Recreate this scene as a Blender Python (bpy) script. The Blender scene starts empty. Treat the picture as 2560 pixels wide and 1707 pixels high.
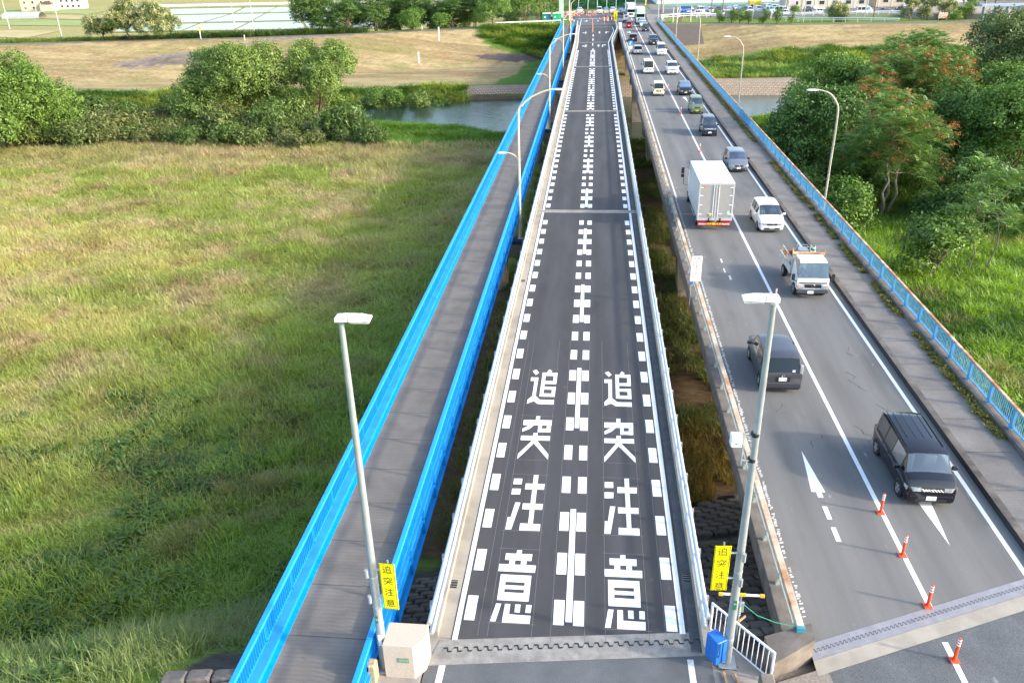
import bpy, math, random
import numpy as np
from mathutils import Vector, Matrix, Euler

# ------------------------------------------------------------------ camera, sky, sun, exposure
SC = bpy.context.scene
COL = SC.collection
cd = bpy.data.cameras.new("camera"); cam = bpy.data.objects.new("camera", cd); COL.objects.link(cam)
cd.lens = 28.0; cd.sensor_width = 36.0; cd.clip_start = 0.5; cd.clip_end = 9000
cam.matrix_world = Matrix(((0.99517849, -0.02247954, 0.09546957, 0.0),
                           (0.09565955, 0.43738967, -0.89416974, 0.0),
                           (-0.02165688, 0.89899107, 0.43743117, 17.5),
                           (0, 0, 0, 1)))
SC.camera = cam
SUN_EL, SUN_AZ = math.radians(23.0), math.radians(104.0)      # azimuth clockwise from +Y
W = bpy.data.worlds.new("World"); SC.world = W; W.use_nodes = True
nt = W.node_tree; bg = nt.nodes["Background"]
sky = nt.nodes.new("ShaderNodeTexSky"); sky.sky_type = 'NISHITA'; sky.sun_disc = False
sky.sun_elevation = SUN_EL; sky.sun_rotation = SUN_AZ; sky.air_density = 1.0; sky.dust_density = 2.5; sky.ozone_density = 1.0
nt.links.new(sky.outputs[0], bg.inputs[0]); bg.inputs[1].default_value = 0.15
sl = bpy.data.lights.new("sun", 'SUN'); sl.energy = 1.2; sl.angle = math.radians(2.5); sl.color = (1.0, 0.93, 0.82)
sun = bpy.data.objects.new("sun", sl); COL.objects.link(sun); sun.location = (60, -20, 60)
sd = Vector((math.sin(SUN_AZ) * math.cos(SUN_EL), math.cos(SUN_AZ) * math.cos(SUN_EL), math.sin(SUN_EL)))
sun.rotation_euler = sd.to_track_quat('Z', 'Y').to_euler()
vs = SC.view_settings; vs.view_transform = 'Standard'; vs.look = 'None'; vs.exposure = 1.86; vs.gamma = 1.0; vs.use_curve_mapping = False
SC.cycles.max_bounces = 6; SC.cycles.diffuse_bounces = 3; SC.cycles.glossy_bounces = 3; SC.cycles.transparent_max_bounces = 12
SC.cycles.caustics_reflective = False; SC.cycles.caustics_refractive = False

random.seed(7); RNG = np.random.default_rng(7); PI = math.pi

# ------------------------------------------------------------------ materials
MATS = {}
def M(name, col, rough=0.7, metal=0.0, var=0.14, sc=6.0, col2=None, bump=0.0, fine=0.0, world=False, spec=0.4, streak=None, thr=None):
    """noise-mottled surface; col2 with thr = patches of a second colour (rust, dirt)"""
    if name in MATS: return MATS[name]
    m = bpy.data.materials.new(name); m.use_nodes = True; t = m.node_tree; n = t.nodes; L = t.links
    b = n["Principled BSDF"]; b.inputs["Roughness"].default_value = rough; b.inputs["Metallic"].default_value = metal
    b.inputs["Specular IOR Level"].default_value = spec
    if world:
        tc = n.new("ShaderNodeNewGeometry").outputs["Position"]
    else:
        tc = n.new("ShaderNodeTexCoord").outputs["Object"]
    raw = tc
    if streak:
        mp = n.new("ShaderNodeMapping"); mp.inputs["Scale"].default_value = streak; L.new(tc, mp.inputs[0]); tc = mp.outputs[0]
    nz = n.new("ShaderNodeTexNoise"); nz.inputs["Scale"].default_value = sc; nz.inputs["Detail"].default_value = 5; nz.inputs["Roughness"].default_value = 0.6
    L.new(tc, nz.inputs["Vector"])
    c2 = col2 if col2 else tuple(min(1, c * (1 + var)) for c in col)
    c1 = col if col2 else tuple(c * (1 - var) for c in col)
    r = n.new("ShaderNodeValToRGB"); r.color_ramp.elements[0].color = (*c1, 1); r.color_ramp.elements[1].color = (*c2, 1)
    if thr: r.color_ramp.elements[0].position, r.color_ramp.elements[1].position = thr
    else: r.color_ramp.elements[0].position, r.color_ramp.elements[1].position = 0.32, 0.68
    L.new(nz.outputs[0], r.inputs[0]); out = r.outputs[0]
    if fine:
        nf = n.new("ShaderNodeTexNoise"); nf.inputs["Scale"].default_value = 90 if not world else 45; nf.inputs["Detail"].default_value = 3
        L.new(raw, nf.inputs["Vector"])
        mr = n.new("ShaderNodeMapRange"); mr.inputs[1].default_value = 0.3; mr.inputs[2].default_value = 0.7
        mr.inputs[3].default_value = 1 - fine; mr.inputs[4].default_value = 1 + fine
        L.new(nf.outputs[0], mr.inputs[0])
        mx = n.new("ShaderNodeVectorMath"); mx.operation = 'SCALE'; L.new(out, mx.inputs[0]); L.new(mr.outputs[0], mx.inputs["Scale"]); out = mx.outputs[0]
    L.new(out, b.inputs["Base Color"])
    if bump:
        bp = n.new("ShaderNodeBump"); bp.inputs["Strength"].default_value = bump; bp.inputs["Distance"].default_value = 0.02
        L.new(nz.outputs[0], bp.inputs["Height"]); L.new(bp.outputs[0], b.inputs["Normal"])
    MATS[name] = m; return m

def foliage(name, inst=False, trans=0.22):
    if name in MATS: return MATS[name]
    m = bpy.data.materials.new(name); m.use_nodes = True; t = m.node_tree; n = t.nodes; L = t.links; n.clear()
    a = n.new("ShaderNodeAttribute"); a.attribute_name = "tint"; a.attribute_type = 'INSTANCER' if inst else 'GEOMETRY'
    d = n.new("ShaderNodeBsdfDiffuse"); tr = n.new("ShaderNodeBsdfTranslucent"); g = n.new("ShaderNodeBsdfGlossy"); g.inputs["Roughness"].default_value = 0.45
    col = a.outputs["Color"]
    if inst:
        a2 = n.new("ShaderNodeAttribute"); a2.attribute_name = "bl"; mx = n.new("ShaderNodeVectorMath"); mx.operation = 'SCALE'
        L.new(col, mx.inputs[0]); L.new(a2.outputs["Fac"], mx.inputs["Scale"]); col = mx.outputs[0]
    L.new(col, d.inputs[0])
    hs = n.new("ShaderNodeHueSaturation"); hs.inputs["Saturation"].default_value = 1.15; hs.inputs["Value"].default_value = 1.25; hs.inputs["Hue"].default_value = 0.485
    L.new(col, hs.inputs["Color"]); L.new(hs.outputs[0], tr.inputs[0])
    m1 = n.new("ShaderNodeMixShader"); m1.inputs[0].default_value = trans; L.new(d.outputs[0], m1.inputs[1]); L.new(tr.outputs[0], m1.inputs[2])
    m2 = n.new("ShaderNodeMixShader"); m2.inputs[0].default_value = 0.035; L.new(m1.outputs[0], m2.inputs[1]); L.new(g.outputs[0], m2.inputs[2])
    o = n.new("ShaderNodeOutputMaterial"); L.new(m2.outputs[0], o.inputs[0]); MATS[name] = m; return m

def paint(name, col, metal=0.0, rough=0.25):
    if name in MATS: return MATS[name]
    m = M(name, col, rough, metal, var=0.05, sc=1.5, spec=0.5)
    b = m.node_tree.nodes["Principled BSDF"]; b.inputs["Coat Weight"].default_value = 0.4; b.inputs["Coat Roughness"].default_value = 0.06
    return m

def glass(name, tint, fac=0.22, base=0.10, top=0.85):
    if name in MATS: return MATS[name]
    m = bpy.data.materials.new(name); m.use_nodes = True; n = m.node_tree.nodes; L = m.node_tree.links; n.clear()
    tr = n.new("ShaderNodeBsdfTransparent"); tr.inputs[0].default_value = (*tint, 1)
    g = n.new("ShaderNodeBsdfGlossy"); g.inputs["Roughness"].default_value = 0.04; g.inputs[0].default_value = (0.9, 0.97, 1, 1)
    lw = n.new("ShaderNodeLayerWeight"); lw.inputs[0].default_value = fac
    mr = n.new("ShaderNodeMapRange"); mr.inputs[3].default_value = base; mr.inputs[4].default_value = top
    L.new(lw.outputs["Fresnel"], mr.inputs[0])
    mx = n.new("ShaderNodeMixShader"); L.new(mr.outputs[0], mx.inputs[0]); L.new(tr.outputs[0], mx.inputs[1]); L.new(g.outputs[0], mx.inputs[2])
    o = n.new("ShaderNodeOutputMaterial"); L.new(mx.outputs[0], o.inputs[0]); MATS[name] = m; return m

conc = M("concrete", (0.30, 0.275, 0.24), 0.9, var=0.22, sc=1.2, fine=0.12)
conc_new = M("pale_concrete", (0.36, 0.33, 0.275), 0.9, col2=(0.23, 0.205, 0.17), sc=0.9, fine=0.14, thr=(0.40, 0.78))
conc_dark = M("dirty_concrete", (0.10, 0.088, 0.075), 0.95, col2=(0.22, 0.19, 0.16), sc=1.3, fine=0.15)
asph = M("new_asphalt", (0.060, 0.059, 0.061), 0.85, var=0.2, sc=0.9, fine=0.3, world=True, streak=(1, 0.12, 1), spec=0.35)
asph_old = M("worn_asphalt", (0.134, 0.134, 0.130), 0.88, col2=(0.174, 0.172, 0.164), sc=1.4, fine=0.25, world=True, streak=(1, 0.06, 1), spec=0.35)
asph_app = M("approach_asphalt", (0.105, 0.112, 0.118), 0.88, var=0.12, sc=1.4, fine=0.4, world=True)
def baluster_shade(m, period, amt):
    "fine cross stripes: baluster shadows put into the paving colour"
    n = m.node_tree.nodes; L = m.node_tree.links; b = n["Principled BSDF"]; src = b.inputs["Base Color"].links[0].from_socket
    w = n.new("ShaderNodeTexWave"); w.bands_direction = 'Y'; w.inputs["Scale"].default_value = 2 * math.pi / (20 * period); w.inputs["Distortion"].default_value = 0.3; w.inputs["Detail Scale"].default_value = 0.5
    g = n.new("ShaderNodeNewGeometry"); L.new(g.outputs["Position"], w.inputs[0]); mr = n.new("ShaderNodeMapRange"); mr.inputs[1].default_value = 0.0; mr.inputs[2].default_value = 0.25; mr.inputs[3].default_value = 1 - amt; mr.inputs[4].default_value = 1.0
    L.new(w.outputs["Fac"], mr.inputs[0]); mx = n.new("ShaderNodeVectorMath"); mx.operation = 'SCALE'; L.new(src, mx.inputs[0]); L.new(mr.outputs[0], mx.inputs["Scale"]); L.new(mx.outputs[0], b.inputs["Base Color"]); return m
deckm = M("walkway_paving", (0.205, 0.178, 0.148), 0.92, var=0.18, sc=0.8, fine=0.15, world=True)
walkm = M("sidewalk_paving", (0.22, 0.20, 0.178), 0.92, var=0.2, sc=0.7, fine=0.2, world=True)
def road_wear(m, x0, period, amt):
    "polished wheel tracks, darker oil blotches and small pale scuffs"
    n = m.node_tree.nodes; L = m.node_tree.links; b = n["Principled BSDF"]; src = b.inputs["Base Color"].links[0].from_socket; g = n.new("ShaderNodeNewGeometry"); sp = n.new("ShaderNodeSeparateXYZ"); L.new(g.outputs["Position"], sp.inputs[0])
    def math_(op, a, c=None):
        q = n.new("ShaderNodeMath"); q.operation = op
        for i, v in enumerate((a, c)):
            if v is None: continue
            if isinstance(v, (int, float)): q.inputs[i].default_value = v
            else: L.new(v, q.inputs[i])
        return q.outputs[0]
    def noise(scale, vec, lo, hi, d=4):
        mp = n.new("ShaderNodeMapping"); mp.inputs["Scale"].default_value = vec; L.new(g.outputs["Position"], mp.inputs[0]); z = n.new("ShaderNodeTexNoise"); z.inputs["Scale"].default_value = scale; z.inputs["Detail"].default_value = d; L.new(mp.outputs[0], z.inputs["Vector"])
        r = n.new("ShaderNodeMapRange"); r.inputs[1].default_value = lo; r.inputs[2].default_value = hi; L.new(z.outputs[0], r.inputs[0]); return r.outputs[0]
    c = math_('COSINE', math_('MULTIPLY', math_('SUBTRACT', sp.outputs[0], x0), 2 * math.pi / period)); tr = math_('MULTIPLY', math_('MULTIPLY', c, amt), noise(.25, (1, .25, 1), .3, .7))
    oil = math_('MULTIPLY', noise(.55, (1, .35, 1), .56, .75), -.22); sc_ = math_('MULTIPLY', math_('MULTIPLY', noise(2.2, (1.6, .5, 1), .66, .78, 7), noise(.3, (1, 1, 1), .48, .6)), 1.3)
    f = math_('ADD', math_('ADD', math_('ADD', tr, oil), sc_), 1.0); mx = n.new("ShaderNodeVectorMath"); mx.operation = 'SCALE'; L.new(src, mx.inputs[0]); L.new(f, mx.inputs["Scale"]); L.new(mx.outputs[0], b.inputs["Base Color"])
road_wear(asph, 1.2, 1.55, .16); road_wear(asph_old, 8.45, 1.75, .12); road_wear(asph_app, 0.2, 1.7, .1)
baluster_shade(deckm, 0.15, 0.12); baluster_shade(walkm, 0.15, 0.10)  # railing baluster shadows striped into both paving colours
white = M("road_paint", (0.82, 0.83, 0.82), 0.7, var=0.04, sc=3, fine=0.05)
worn = M("worn_road_paint", (0.62, 0.61, 0.58), 0.8, var=0.2, sc=9)
orange = M("orange_road_paint", (0.70, 0.22, 0.08), 0.7, var=0.1)
blue = M("blue_paint", (0.012, 0.29, 0.70), 0.42, var=0.05, sc=2)
blue_d = M("dark_blue_steel", (0.02, 0.05, 0.14), 0.5)
blue_old = M("faded_blue_paint", (0.10, 0.36, 0.62), 0.6, var=0.18, sc=2.5)
rusty = M("rusty_cap", (0.56, 0.49, 0.38), 0.85, col2=(0.36, 0.18, 0.085), sc=1.8, thr=(0.38, 0.68), fine=0.15)
rusty_b = M("rusty_blue_cap", (0.38, 0.16, 0.07), 0.85, col2=(0.62, 0.50, 0.36), sc=1.3, thr=(0.42, 0.62))
galv = M("galvanised_steel", (0.36, 0.40, 0.41), 0.45, 0.35, var=0.12, sc=2)
pipew = M("pale_pipe", (0.48, 0.53, 0.55), 0.4, 0.1, var=0.1, sc=1.5)
cream = M("cream_pole_paint", (0.66, 0.60, 0.43), 0.5, var=0.08)
whitep = M("white_steel", (0.80, 0.82, 0.84), 0.4, var=0.04)
black = M("black_rubber", (0.012, 0.012, 0.013), 0.75)
dark = M("dark_plastic", (0.02, 0.021, 0.023), 0.5)
red_o = M("orange_plastic", (0.72, 0.085, 0.03), 0.5, var=0.06)
refl = M("white_reflector", (0.85, 0.85, 0.85), 0.4)
steel = M("joint_steel", (0.36, 0.34, 0.34), 0.45, 0.5, var=0.12, sc=3)
yel = M("yellow_sign", (0.88, 0.80, 0.0), 0.5, var=0.03)
blk = M("black_print", (0.015, 0.012, 0.01), 0.6)
wood = M("raw_timber", (0.42, 0.25, 0.12), 0.8, var=0.2)
granite = M("granite", (0.50, 0.42, 0.34), 0.8, var=0.1, sc=20, fine=0.12)

# ------------------------------------------------------------------ mesh building
class MB:
    def __init__(s): s.v = []; s.f = []; s.fm = []; s.m = 0
    def add(s, vs, fs):
        o = len(s.v); s.v += [tuple(p) for p in vs]; s.f += [tuple(i + o for i in f) for f in fs]; s.fm += [s.m] * len(fs); return s
    def box(s, x0, x1, y0, y1, z0, z1, rz=0, c=None):
        vs = [(x, y, z) for z in (z0, z1) for x, y in ((x0, y0), (x1, y0), (x1, y1), (x0, y1))]
        if rz:
            cx, cy = c or ((x0 + x1) / 2, (y0 + y1) / 2); k, q = math.cos(rz), math.sin(rz)
            vs = [(cx + (x - cx) * k - (y - cy) * q, cy + (x - cx) * q + (y - cy) * k, z) for x, y, z in vs]
        return s.add(vs, [(3, 2, 1, 0), (4, 5, 6, 7), (0, 1, 5, 4), (1, 2, 6, 5), (2, 3, 7, 6), (3, 0, 4, 7)])
    def cbox(s, x0, x1, y0, y1, z0, z1, c=0.03):
        "box with chamfered vertical and top edges"
        P = lambda z, i: [(x0 + i + c, y0 + i, z), (x1 - i - c, y0 + i, z), (x1 - i, y0 + i + c, z), (x1 - i, y1 - i - c, z), (x1 - i - c, y1 - i, z), (x0 + i + c, y1 - i, z), (x0 + i, y1 - i - c, z), (x0 + i, y0 + i + c, z)]
        vs = P(z0 + c, 0) + P(z1 - c, 0) + P(z1, c) + P(z0, c)
        fs = []
        for a, b in ((0, 8), (8, 16), (24, 0)):
            fs += [(a + i, a + (i + 1) % 8, b + (i + 1) % 8, b + i) for i in range(8)]
        fs += [tuple(range(16, 24)), tuple(range(31, 23, -1))]
        return s.add(vs, fs)
    def prism(s, poly, z0, z1):
        n = len(poly)
        if sum(poly[i][0] * poly[(i + 1) % n][1] - poly[(i + 1) % n][0] * poly[i][1] for i in range(n)) < 0: poly = poly[::-1]
        return s.add([(x, y, z0) for x, y in poly] + [(x, y, z1) for x, y in poly],
                     [tuple(range(n - 1, -1, -1)), tuple(range(n, 2 * n))] + [(i, (i + 1) % n, n + (i + 1) % n, n + i) for i in range(n)])
    def sheet(s, poly, z):
        n = len(poly)
        if sum(poly[i][0] * poly[(i + 1) % n][1] - poly[(i + 1) % n][0] * poly[i][1] for i in range(n)) < 0: poly = poly[::-1]
        return s.add([(x, y, z) for x, y in poly], [tuple(range(n))])
    def tube(s, pts, r, n=8, r1=None, cap=True):
        pts = [Vector(p) for p in pts]; k = len(pts); o = []
        up = Vector((0, 0, 1))
        for i, p in enumerate(pts):
            d = (pts[min(i + 1, k - 1)] - pts[max(i - 1, 0)]).normalized()
            a = d.cross(up if abs(d.z) < 0.9 else Vector((0, 1, 0))).normalized(); b = d.cross(a)
            rr = r if r1 is None else r + (r1 - r) * i / (k - 1)
            o += [tuple(p + (a * math.cos(2 * PI * j / n) + b * math.sin(2 * PI * j / n)) * rr) for j in range(n)]
        fs = [(i * n + j, i * n + (j + 1) % n, (i + 1) * n + (j + 1) % n, (i + 1) * n + j) for i in range(k - 1) for j in range(n)]
        if cap: fs += [tuple(range(n - 1, -1, -1)), tuple(range((k - 1) * n, k * n))]
        fs = [f[::-1] for f in fs]
        return s.add(o, fs)
    def cyl(s, x, y, z0, z1, r, r1=None, n=12): return s.tube([(x, y, z0), (x, y, z1)], r, n, r1)
    def lathe(s, prof, n=12, axis='z'):
        o = []
        for r, h in prof:
            for j in range(n):
                a = 2 * PI * j / n; o.append((r * math.cos(a), r * math.sin(a), h) if axis == 'z' else (h, r * math.cos(a), r * math.sin(a)))
        fs = [(i * n + j, i * n + (j + 1) % n, (i + 1) * n + (j + 1) % n, (i + 1) * n + j) for i in range(len(prof) - 1) for j in range(n)]
        fs += [tuple(range(n - 1, -1, -1)), tuple(range((len(prof) - 1) * n, len(prof) * n))]
        return s.add(o, fs)
    def mesh(s, name, mat, smooth=None):
        me = bpy.data.meshes.new(name); me.from_pydata(s.v, [], s.f)
        for m in (mat if isinstance(mat, (list, tuple)) else [mat]): me.materials.append(m)
        if max(s.fm, default=0) > 0: me.polygons.foreach_set("material_index", s.fm)
        if smooth is not None:
            me.polygons.foreach_set("use_smooth", [True] * len(me.polygons)); me.set_sharp_from_angle(angle=math.radians(smooth))
        me.update(); return me
    def build(s, name, mat, parent=None, smooth=None, loc=None, kind=None):
        return obj(name, s.mesh(name, mat, smooth), parent, loc, kind)

def obj(name, mesh, parent=None, loc=None, kind=None):
    o = bpy.data.objects.new(name, mesh); COL.objects.link(o)
    if parent: o.parent = parent
    if loc: o.location = loc
    if kind: o["kind"] = kind
    return o
def tag(o, label, cat, group=None):
    o["label"] = label; o["category"] = cat
    if group: o["group"] = group
    return o
def thing(name, label, cat, loc=(0, 0, 0), rz=0.0, group=None):
    o = bpy.data.objects.new(name, None); COL.objects.link(o); o.empty_display_size = 0.2
    o.location = loc; o.rotation_euler = (0, 0, rz); return tag(o, label, cat, group)
def copy_tree(o, parent=None):
    c = o.copy(); COL.objects.link(c)
    if parent: c.parent = parent
    for ch in o.children: copy_tree(ch, c)
    return c
def dup(o, loc, rz=None, label=None, scale=None):
    c = copy_tree(o); c.location = loc
    if rz is not None: c.rotation_euler = (0, 0, rz)
    if label: c["label"] = label
    if scale: c.scale = scale
    return c
def text_mesh(body, size, mat, depth=0.0, align='CENTER'):
    c = bpy.data.curves.new("lettering", 'FONT'); c.body = body; c.size = size; c.align_x = align; c.align_y = 'CENTER'; c.extrude = depth
    c.resolution_u = 2
    o = bpy.data.objects.new("lettering", c); COL.objects.link(o)
    me = bpy.data.meshes.new_from_object(o.evaluated_get(bpy.context.evaluated_depsgraph_get()))
    bpy.data.objects.remove(o); bpy.data.curves.remove(c); me.name = "lettering"; me.materials.clear(); me.materials.append(mat); return me
def lettering(body, size, mat, parent, loc, rot=(PI / 2, 0, 0), sx=1.0, name="lettering"):
    o = obj(name, text_mesh(body, size, mat), parent, loc); o.rotation_euler = rot; o.scale = (sx, 1, 1); return o

# ------------------------------------------------------------------ value noise
def vnoise(x, y, seed=0):
    x = np.asarray(x, float); y = np.asarray(y, float); xi = np.floor(x).astype(int); yi = np.floor(y).astype(int); xf = x - xi; yf = y - yi
    def h(a, b): 
        n = (a * 374761393 + b * 668265263 + seed * 974711) & 0x7fffffff; n = ((n ^ (n >> 13)) * 1274126177) & 0x7fffffff
        return ((n ^ (n >> 16)) & 0xffff) / 65535.0
    u = xf * xf * (3 - 2 * xf); v = yf * yf * (3 - 2 * yf)
    return (h(xi, yi) * (1 - u) + h(xi + 1, yi) * u) * (1 - v) + (h(xi, yi + 1) * (1 - u) + h(xi + 1, yi + 1) * u) * v
def fbm(x, y, seed=0, o=4):
    s = 0; a = 0.5; f = 1.0
    for i in range(o): s = s + a * vnoise(np.asarray(x) * f, np.asarray(y) * f, seed + i * 17); a *= 0.5; f *= 2.07
    return s / (1 - 0.5 ** o)
def sstep(a, b, x): t = np.clip((np.asarray(x, float) - a) / (b - a), 0, 1); return t * t * (3 - 2 * t)
def mix3(a, b, t): t = np.asarray(t)[..., None]; return np.asarray(a) * (1 - t) + np.asarray(b) * t
# ------------------------------------------------------------------ terrain
NB = ([-400, -200, -63, -35, -22, -15, 0, 10, 30, 60, 400], [146, 142, 141, 140.5, 137.5, 131, 127, 127, 146, 150, 155])   # river, near bank
FB = ([-400, -100, -50, -25, 8, 30, 400], [156, 159, 160, 164, 167, 168, 170])                                          # river, far bank
CR = ([-400, -147, -120, -87, -60, -40, -10, 5, 28, 45, 73, 104, 400], [180, 196, 200, 204, 211, 219, 228, 228, 225, 218, 218, 221, 226])
def toe(X): return np.clip(28.9 + 0.44 * X, 20, 38)
def top(X): return np.clip(15.6 + 0.09 * X, 13.2, 22)
def height(X, Y):
    X = np.asarray(X, float); Y = np.asarray(Y, float)
    nb = np.interp(X, *NB); fb = np.interp(X, *FB); cr = np.interp(X, *CR)
    plain = -6.3 + (fbm(X / 9, Y / 9, 3) - 0.5) * 0.8
    z = np.where(Y < toe(X), -6.3 + 6.22 * np.clip((toe(X) - Y) / (toe(X) - top(X)), 0, 1), plain)
    z = np.where(Y >= toe(X), -6.3 + (plain + 6.3) * sstep(0, 4, Y - toe(X)), z)
    bank = -6.3 - 4.0 * sstep(-16, 3, Y - nb)
    z = np.where(Y > nb - 16, bank + (plain + 6.3) * sstep(16, 22, nb - Y + 8), z)
    far = -10.3 + 3.3 * sstep(-2, 7, Y - fb)
    lev = np.minimum(0, (Y - cr) / 3.0 - 0.02)
    far = np.maximum(far, lev)
    far = np.where(Y > fb - 4, far, -10.3)
    z = np.where(Y > (nb + fb) / 2, far, z)
    back_l = -4.5 * sstep(8, 28, Y - cr); back_r = -1.0 * sstep(6, 20, Y - cr)
    wl = sstep(-9, -26, X); wr = sstep(18, 30, X)
    back = -0.06 + back_l * wl + back_r * wr
    return np.where(Y > cr, back, z)
def hz(x, y): return float(height(np.array([x]), np.array([y]))[0])

def ground_colour(X, Y, Z):
    n1 = fbm(X / 7, Y / 5, 11); n2 = fbm(X / 2.2, Y / 2.2, 23); n3 = fbm(X / 22, Y / 14, 31)
    field = field_colour(X, Y) * 0.72
    nb = np.interp(X, *NB); fb = np.interp(X, *FB); cr = np.interp(X, *CR)
    dry = mix3((0.285, 0.215, 0.108), (0.40, 0.32, 0.165), sstep(0.3, 0.7, fbm(X / 14, Y / 2.4, 5)))
    dry = mix3(dry, (0.30, 0.19, 0.10), sstep(0.55, 0.78, n1) * 0.6); dry = mix3(dry, (0.22, 0.17, 0.10), sstep(0.60, 0.75, fbm(X / 3.0, Y / 1.2, 77)) * 0.6)
    dry = mix3(dry, (0.20, 0.21, 0.07), sstep(0.56, 0.74, fbm(X / 12, Y / 3, 71)) * 0.55)
    mow = np.sin(Y * 2.6 + n3 * 3) * 0.5 + 0.5
    dry = dry * (0.86 + 0.2 * mow)[..., None]
    green = mix3((0.10, 0.17, 0.035), (0.20, 0.25, 0.07), n2)
    c = field.copy()
    soil = mix3((0.10, 0.064, 0.036), (0.18, 0.12, 0.065), n2)
    gap = ((X > 2.5) & (X < 16) & (Y > 28) & (Y < 118)) | ((X > -8.5) & (X < 4) & (Y > 27) & (Y < 60))
    c[gap] = mix3(soil, (0.07, 0.11, 0.025), sstep(0.85, 0.95, n1))[gap]
    # right meadow
    rm = (X > 15) & (Y < 150); c[rm] = mix3((0.05, 0.10, 0.018), (0.10, 0.17, 0.03), n2)[rm]
    far = Y > (nb + fb) / 2
    c[far] = dry[far]
    bankl = far & (X < -10) & (Y < fb + 8 + 3 * (n1 - 0.5)); c[bankl] = green[bankl]
    gl = far & (X < -9) & (X > -30 - (n1 - .5) * 14) & (Y > 205 - (X + 9) * 0.4); c[gl] = (mix3((0.05, 0.11, 0.02), (0.16, 0.24, 0.04), n2))[gl]
    gl2 = far & (X > -17.5 + (n1 - 0.5) * 3 - 3 * sstep(195, 172, Y)) & (X < -9) & (Y > 168) & (Y < 209); c[gl2] = mix3((0.06, 0.14, 0.02), (0.11, 0.20, 0.035), n2)[gl2]
    dk = far & (X < -13) & (X > -30.5) & (np.abs(Y - 207.6 - 1.2 * (n1 - 0.5) - .15 * (X + 22)) < 2.0 * sstep(-31, -25, X)); c[dk] = (0.10, 0.085, 0.085)
    # grey block revetment running up the far levee on the left, its ramp path above and below
    U = np.interp(X, [-116, -111, -105, -97, -88, -83, -78, -61], [186.6, 188.9, 192.5, 195.4, 198.3, 202.4, 204.8, 210.4]); Lb = np.interp(X, [-116, -109, -103, -95, -86, -70, -58], [186, 187.5, 189, 190, 192.2, 195.5, 199.5])
    rv = far & (X > -112) & (X < -87.5) & (Y > Lb) & (Y < U); c[rv] = mix3((0.14, 0.118, 0.105), (0.22, 0.185, 0.15), sstep(.3, .7, fbm(X / 3, Y / 1.5, 91)))[rv]
    rv = far & (X >= -87.5) & (X < -71 + 2 * (n1 - .5)) & (Y > Lb) & (Y < U - .5); c[rv] = mix3((0.16, 0.16, 0.06), (0.27, 0.23, 0.11), n2)[rv]
    rv = far & (X > -114) & (X < -60) & (np.abs(Y - U - .5) < 0.75); c[rv] = (0.23, 0.195, 0.175)
    rv = far & (X > -114) & (X < -58) & (np.abs(Y - Lb + .6) < 0.6) & (n3 > .42); c[rv] = (0.24, 0.20, 0.17)
    rv = far & (X < -12) & (X > -57) & (np.abs(Y - np.interp(X, [-57, -43, -12], [187.3, 191.5, 196.5])) < 0.45); c[rv] = (0.22, 0.175, 0.11)
    # right far bank: green strip, block facing, dry slope
    gs = far & (X > 17) & (Y > 177.5) & (Y < 206 + 3 * (n1 - 0.5)); c[gs] = mix3((0.09, 0.16, 0.03), (0.20, 0.25, 0.07), sstep(.3, .7, n1))[gs]
    cap = far & (Y > cr) & (Y < cr + 3.4); c[cap] = (0.17, 0.155, 0.14)
    bk = far & (Y >= cr + 3.4); c[bk] = mix3((0.10, 0.17, 0.03), (0.19, 0.23, 0.06), n1)[bk]
    bl = far & (Y > cr + 20) & (X < -18); c[bl] = mix3((0.27, 0.27, 0.09), (0.36, 0.31, 0.13), fbm(X / 40, Y / 30, 44))[bl]
    lot = far & (X > 18) & (Y > 262); c[lot] = (0.20, 0.20, 0.19)
    gv = (X > 3.0) & (X < 9) & (Y < 16.9); c[gv] = (0.19, 0.165, 0.14)
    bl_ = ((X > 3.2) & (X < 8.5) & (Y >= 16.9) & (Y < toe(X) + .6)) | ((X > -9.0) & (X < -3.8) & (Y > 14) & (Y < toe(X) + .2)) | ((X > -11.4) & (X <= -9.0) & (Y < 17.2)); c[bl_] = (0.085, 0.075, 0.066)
    bn_ = (X > 3.2) & (X < 8.5) & (np.abs(Y - 26.35 - .15 * (X - 5)) < .5); c[bn_] = (0.21, 0.19, 0.16)
    rv = Z < -8.4; c[rv] = (0.10, 0.085, 0.055)
    return c
def field_colour(X, Y):
    n1 = fbm(X / 9, Y / 7, 51); n2 = fbm(X / 3.0, Y / 2.2, 52); n3 = fbm(X / 1.3, Y / 1.1, 53)
    c = mix3((0.355, 0.425, 0.095), (0.55, 0.53, 0.18), sstep(0.3, 0.7, n1))
    c = mix3(c, (0.62, 0.50, 0.28), sstep(0.47, 0.68, n2) * 0.8 * sstep(24, 46, Y) * sstep(.2, .6, n1 + .12))
    c = mix3(c, (0.30, 0.20, 0.09), sstep(0.58, 0.78, fbm(X / 2.4, Y / 2, 57)) * 0.6)
    c = mix3(c, (0.42, 0.34, 0.19), sstep(90, 100, Y + 10 * (n1 - .5)) * 0.42)
    g = np.maximum(sstep(-34, -10, X + 14 * (n1 - 0.5) + (44 - Y) * 0.35), sstep(38, 22, Y + 6 * (n2 - .5)))
    c = mix3(c, mix3((0.17, 0.31, 0.045), (0.30, 0.42, 0.07), n3), g * 0.86)
    c = mix3(c, (0.24, 0.17, 0.07), sstep(0.56, 0.75, n2) * g * 0.6)
    return c * 0.96

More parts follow.
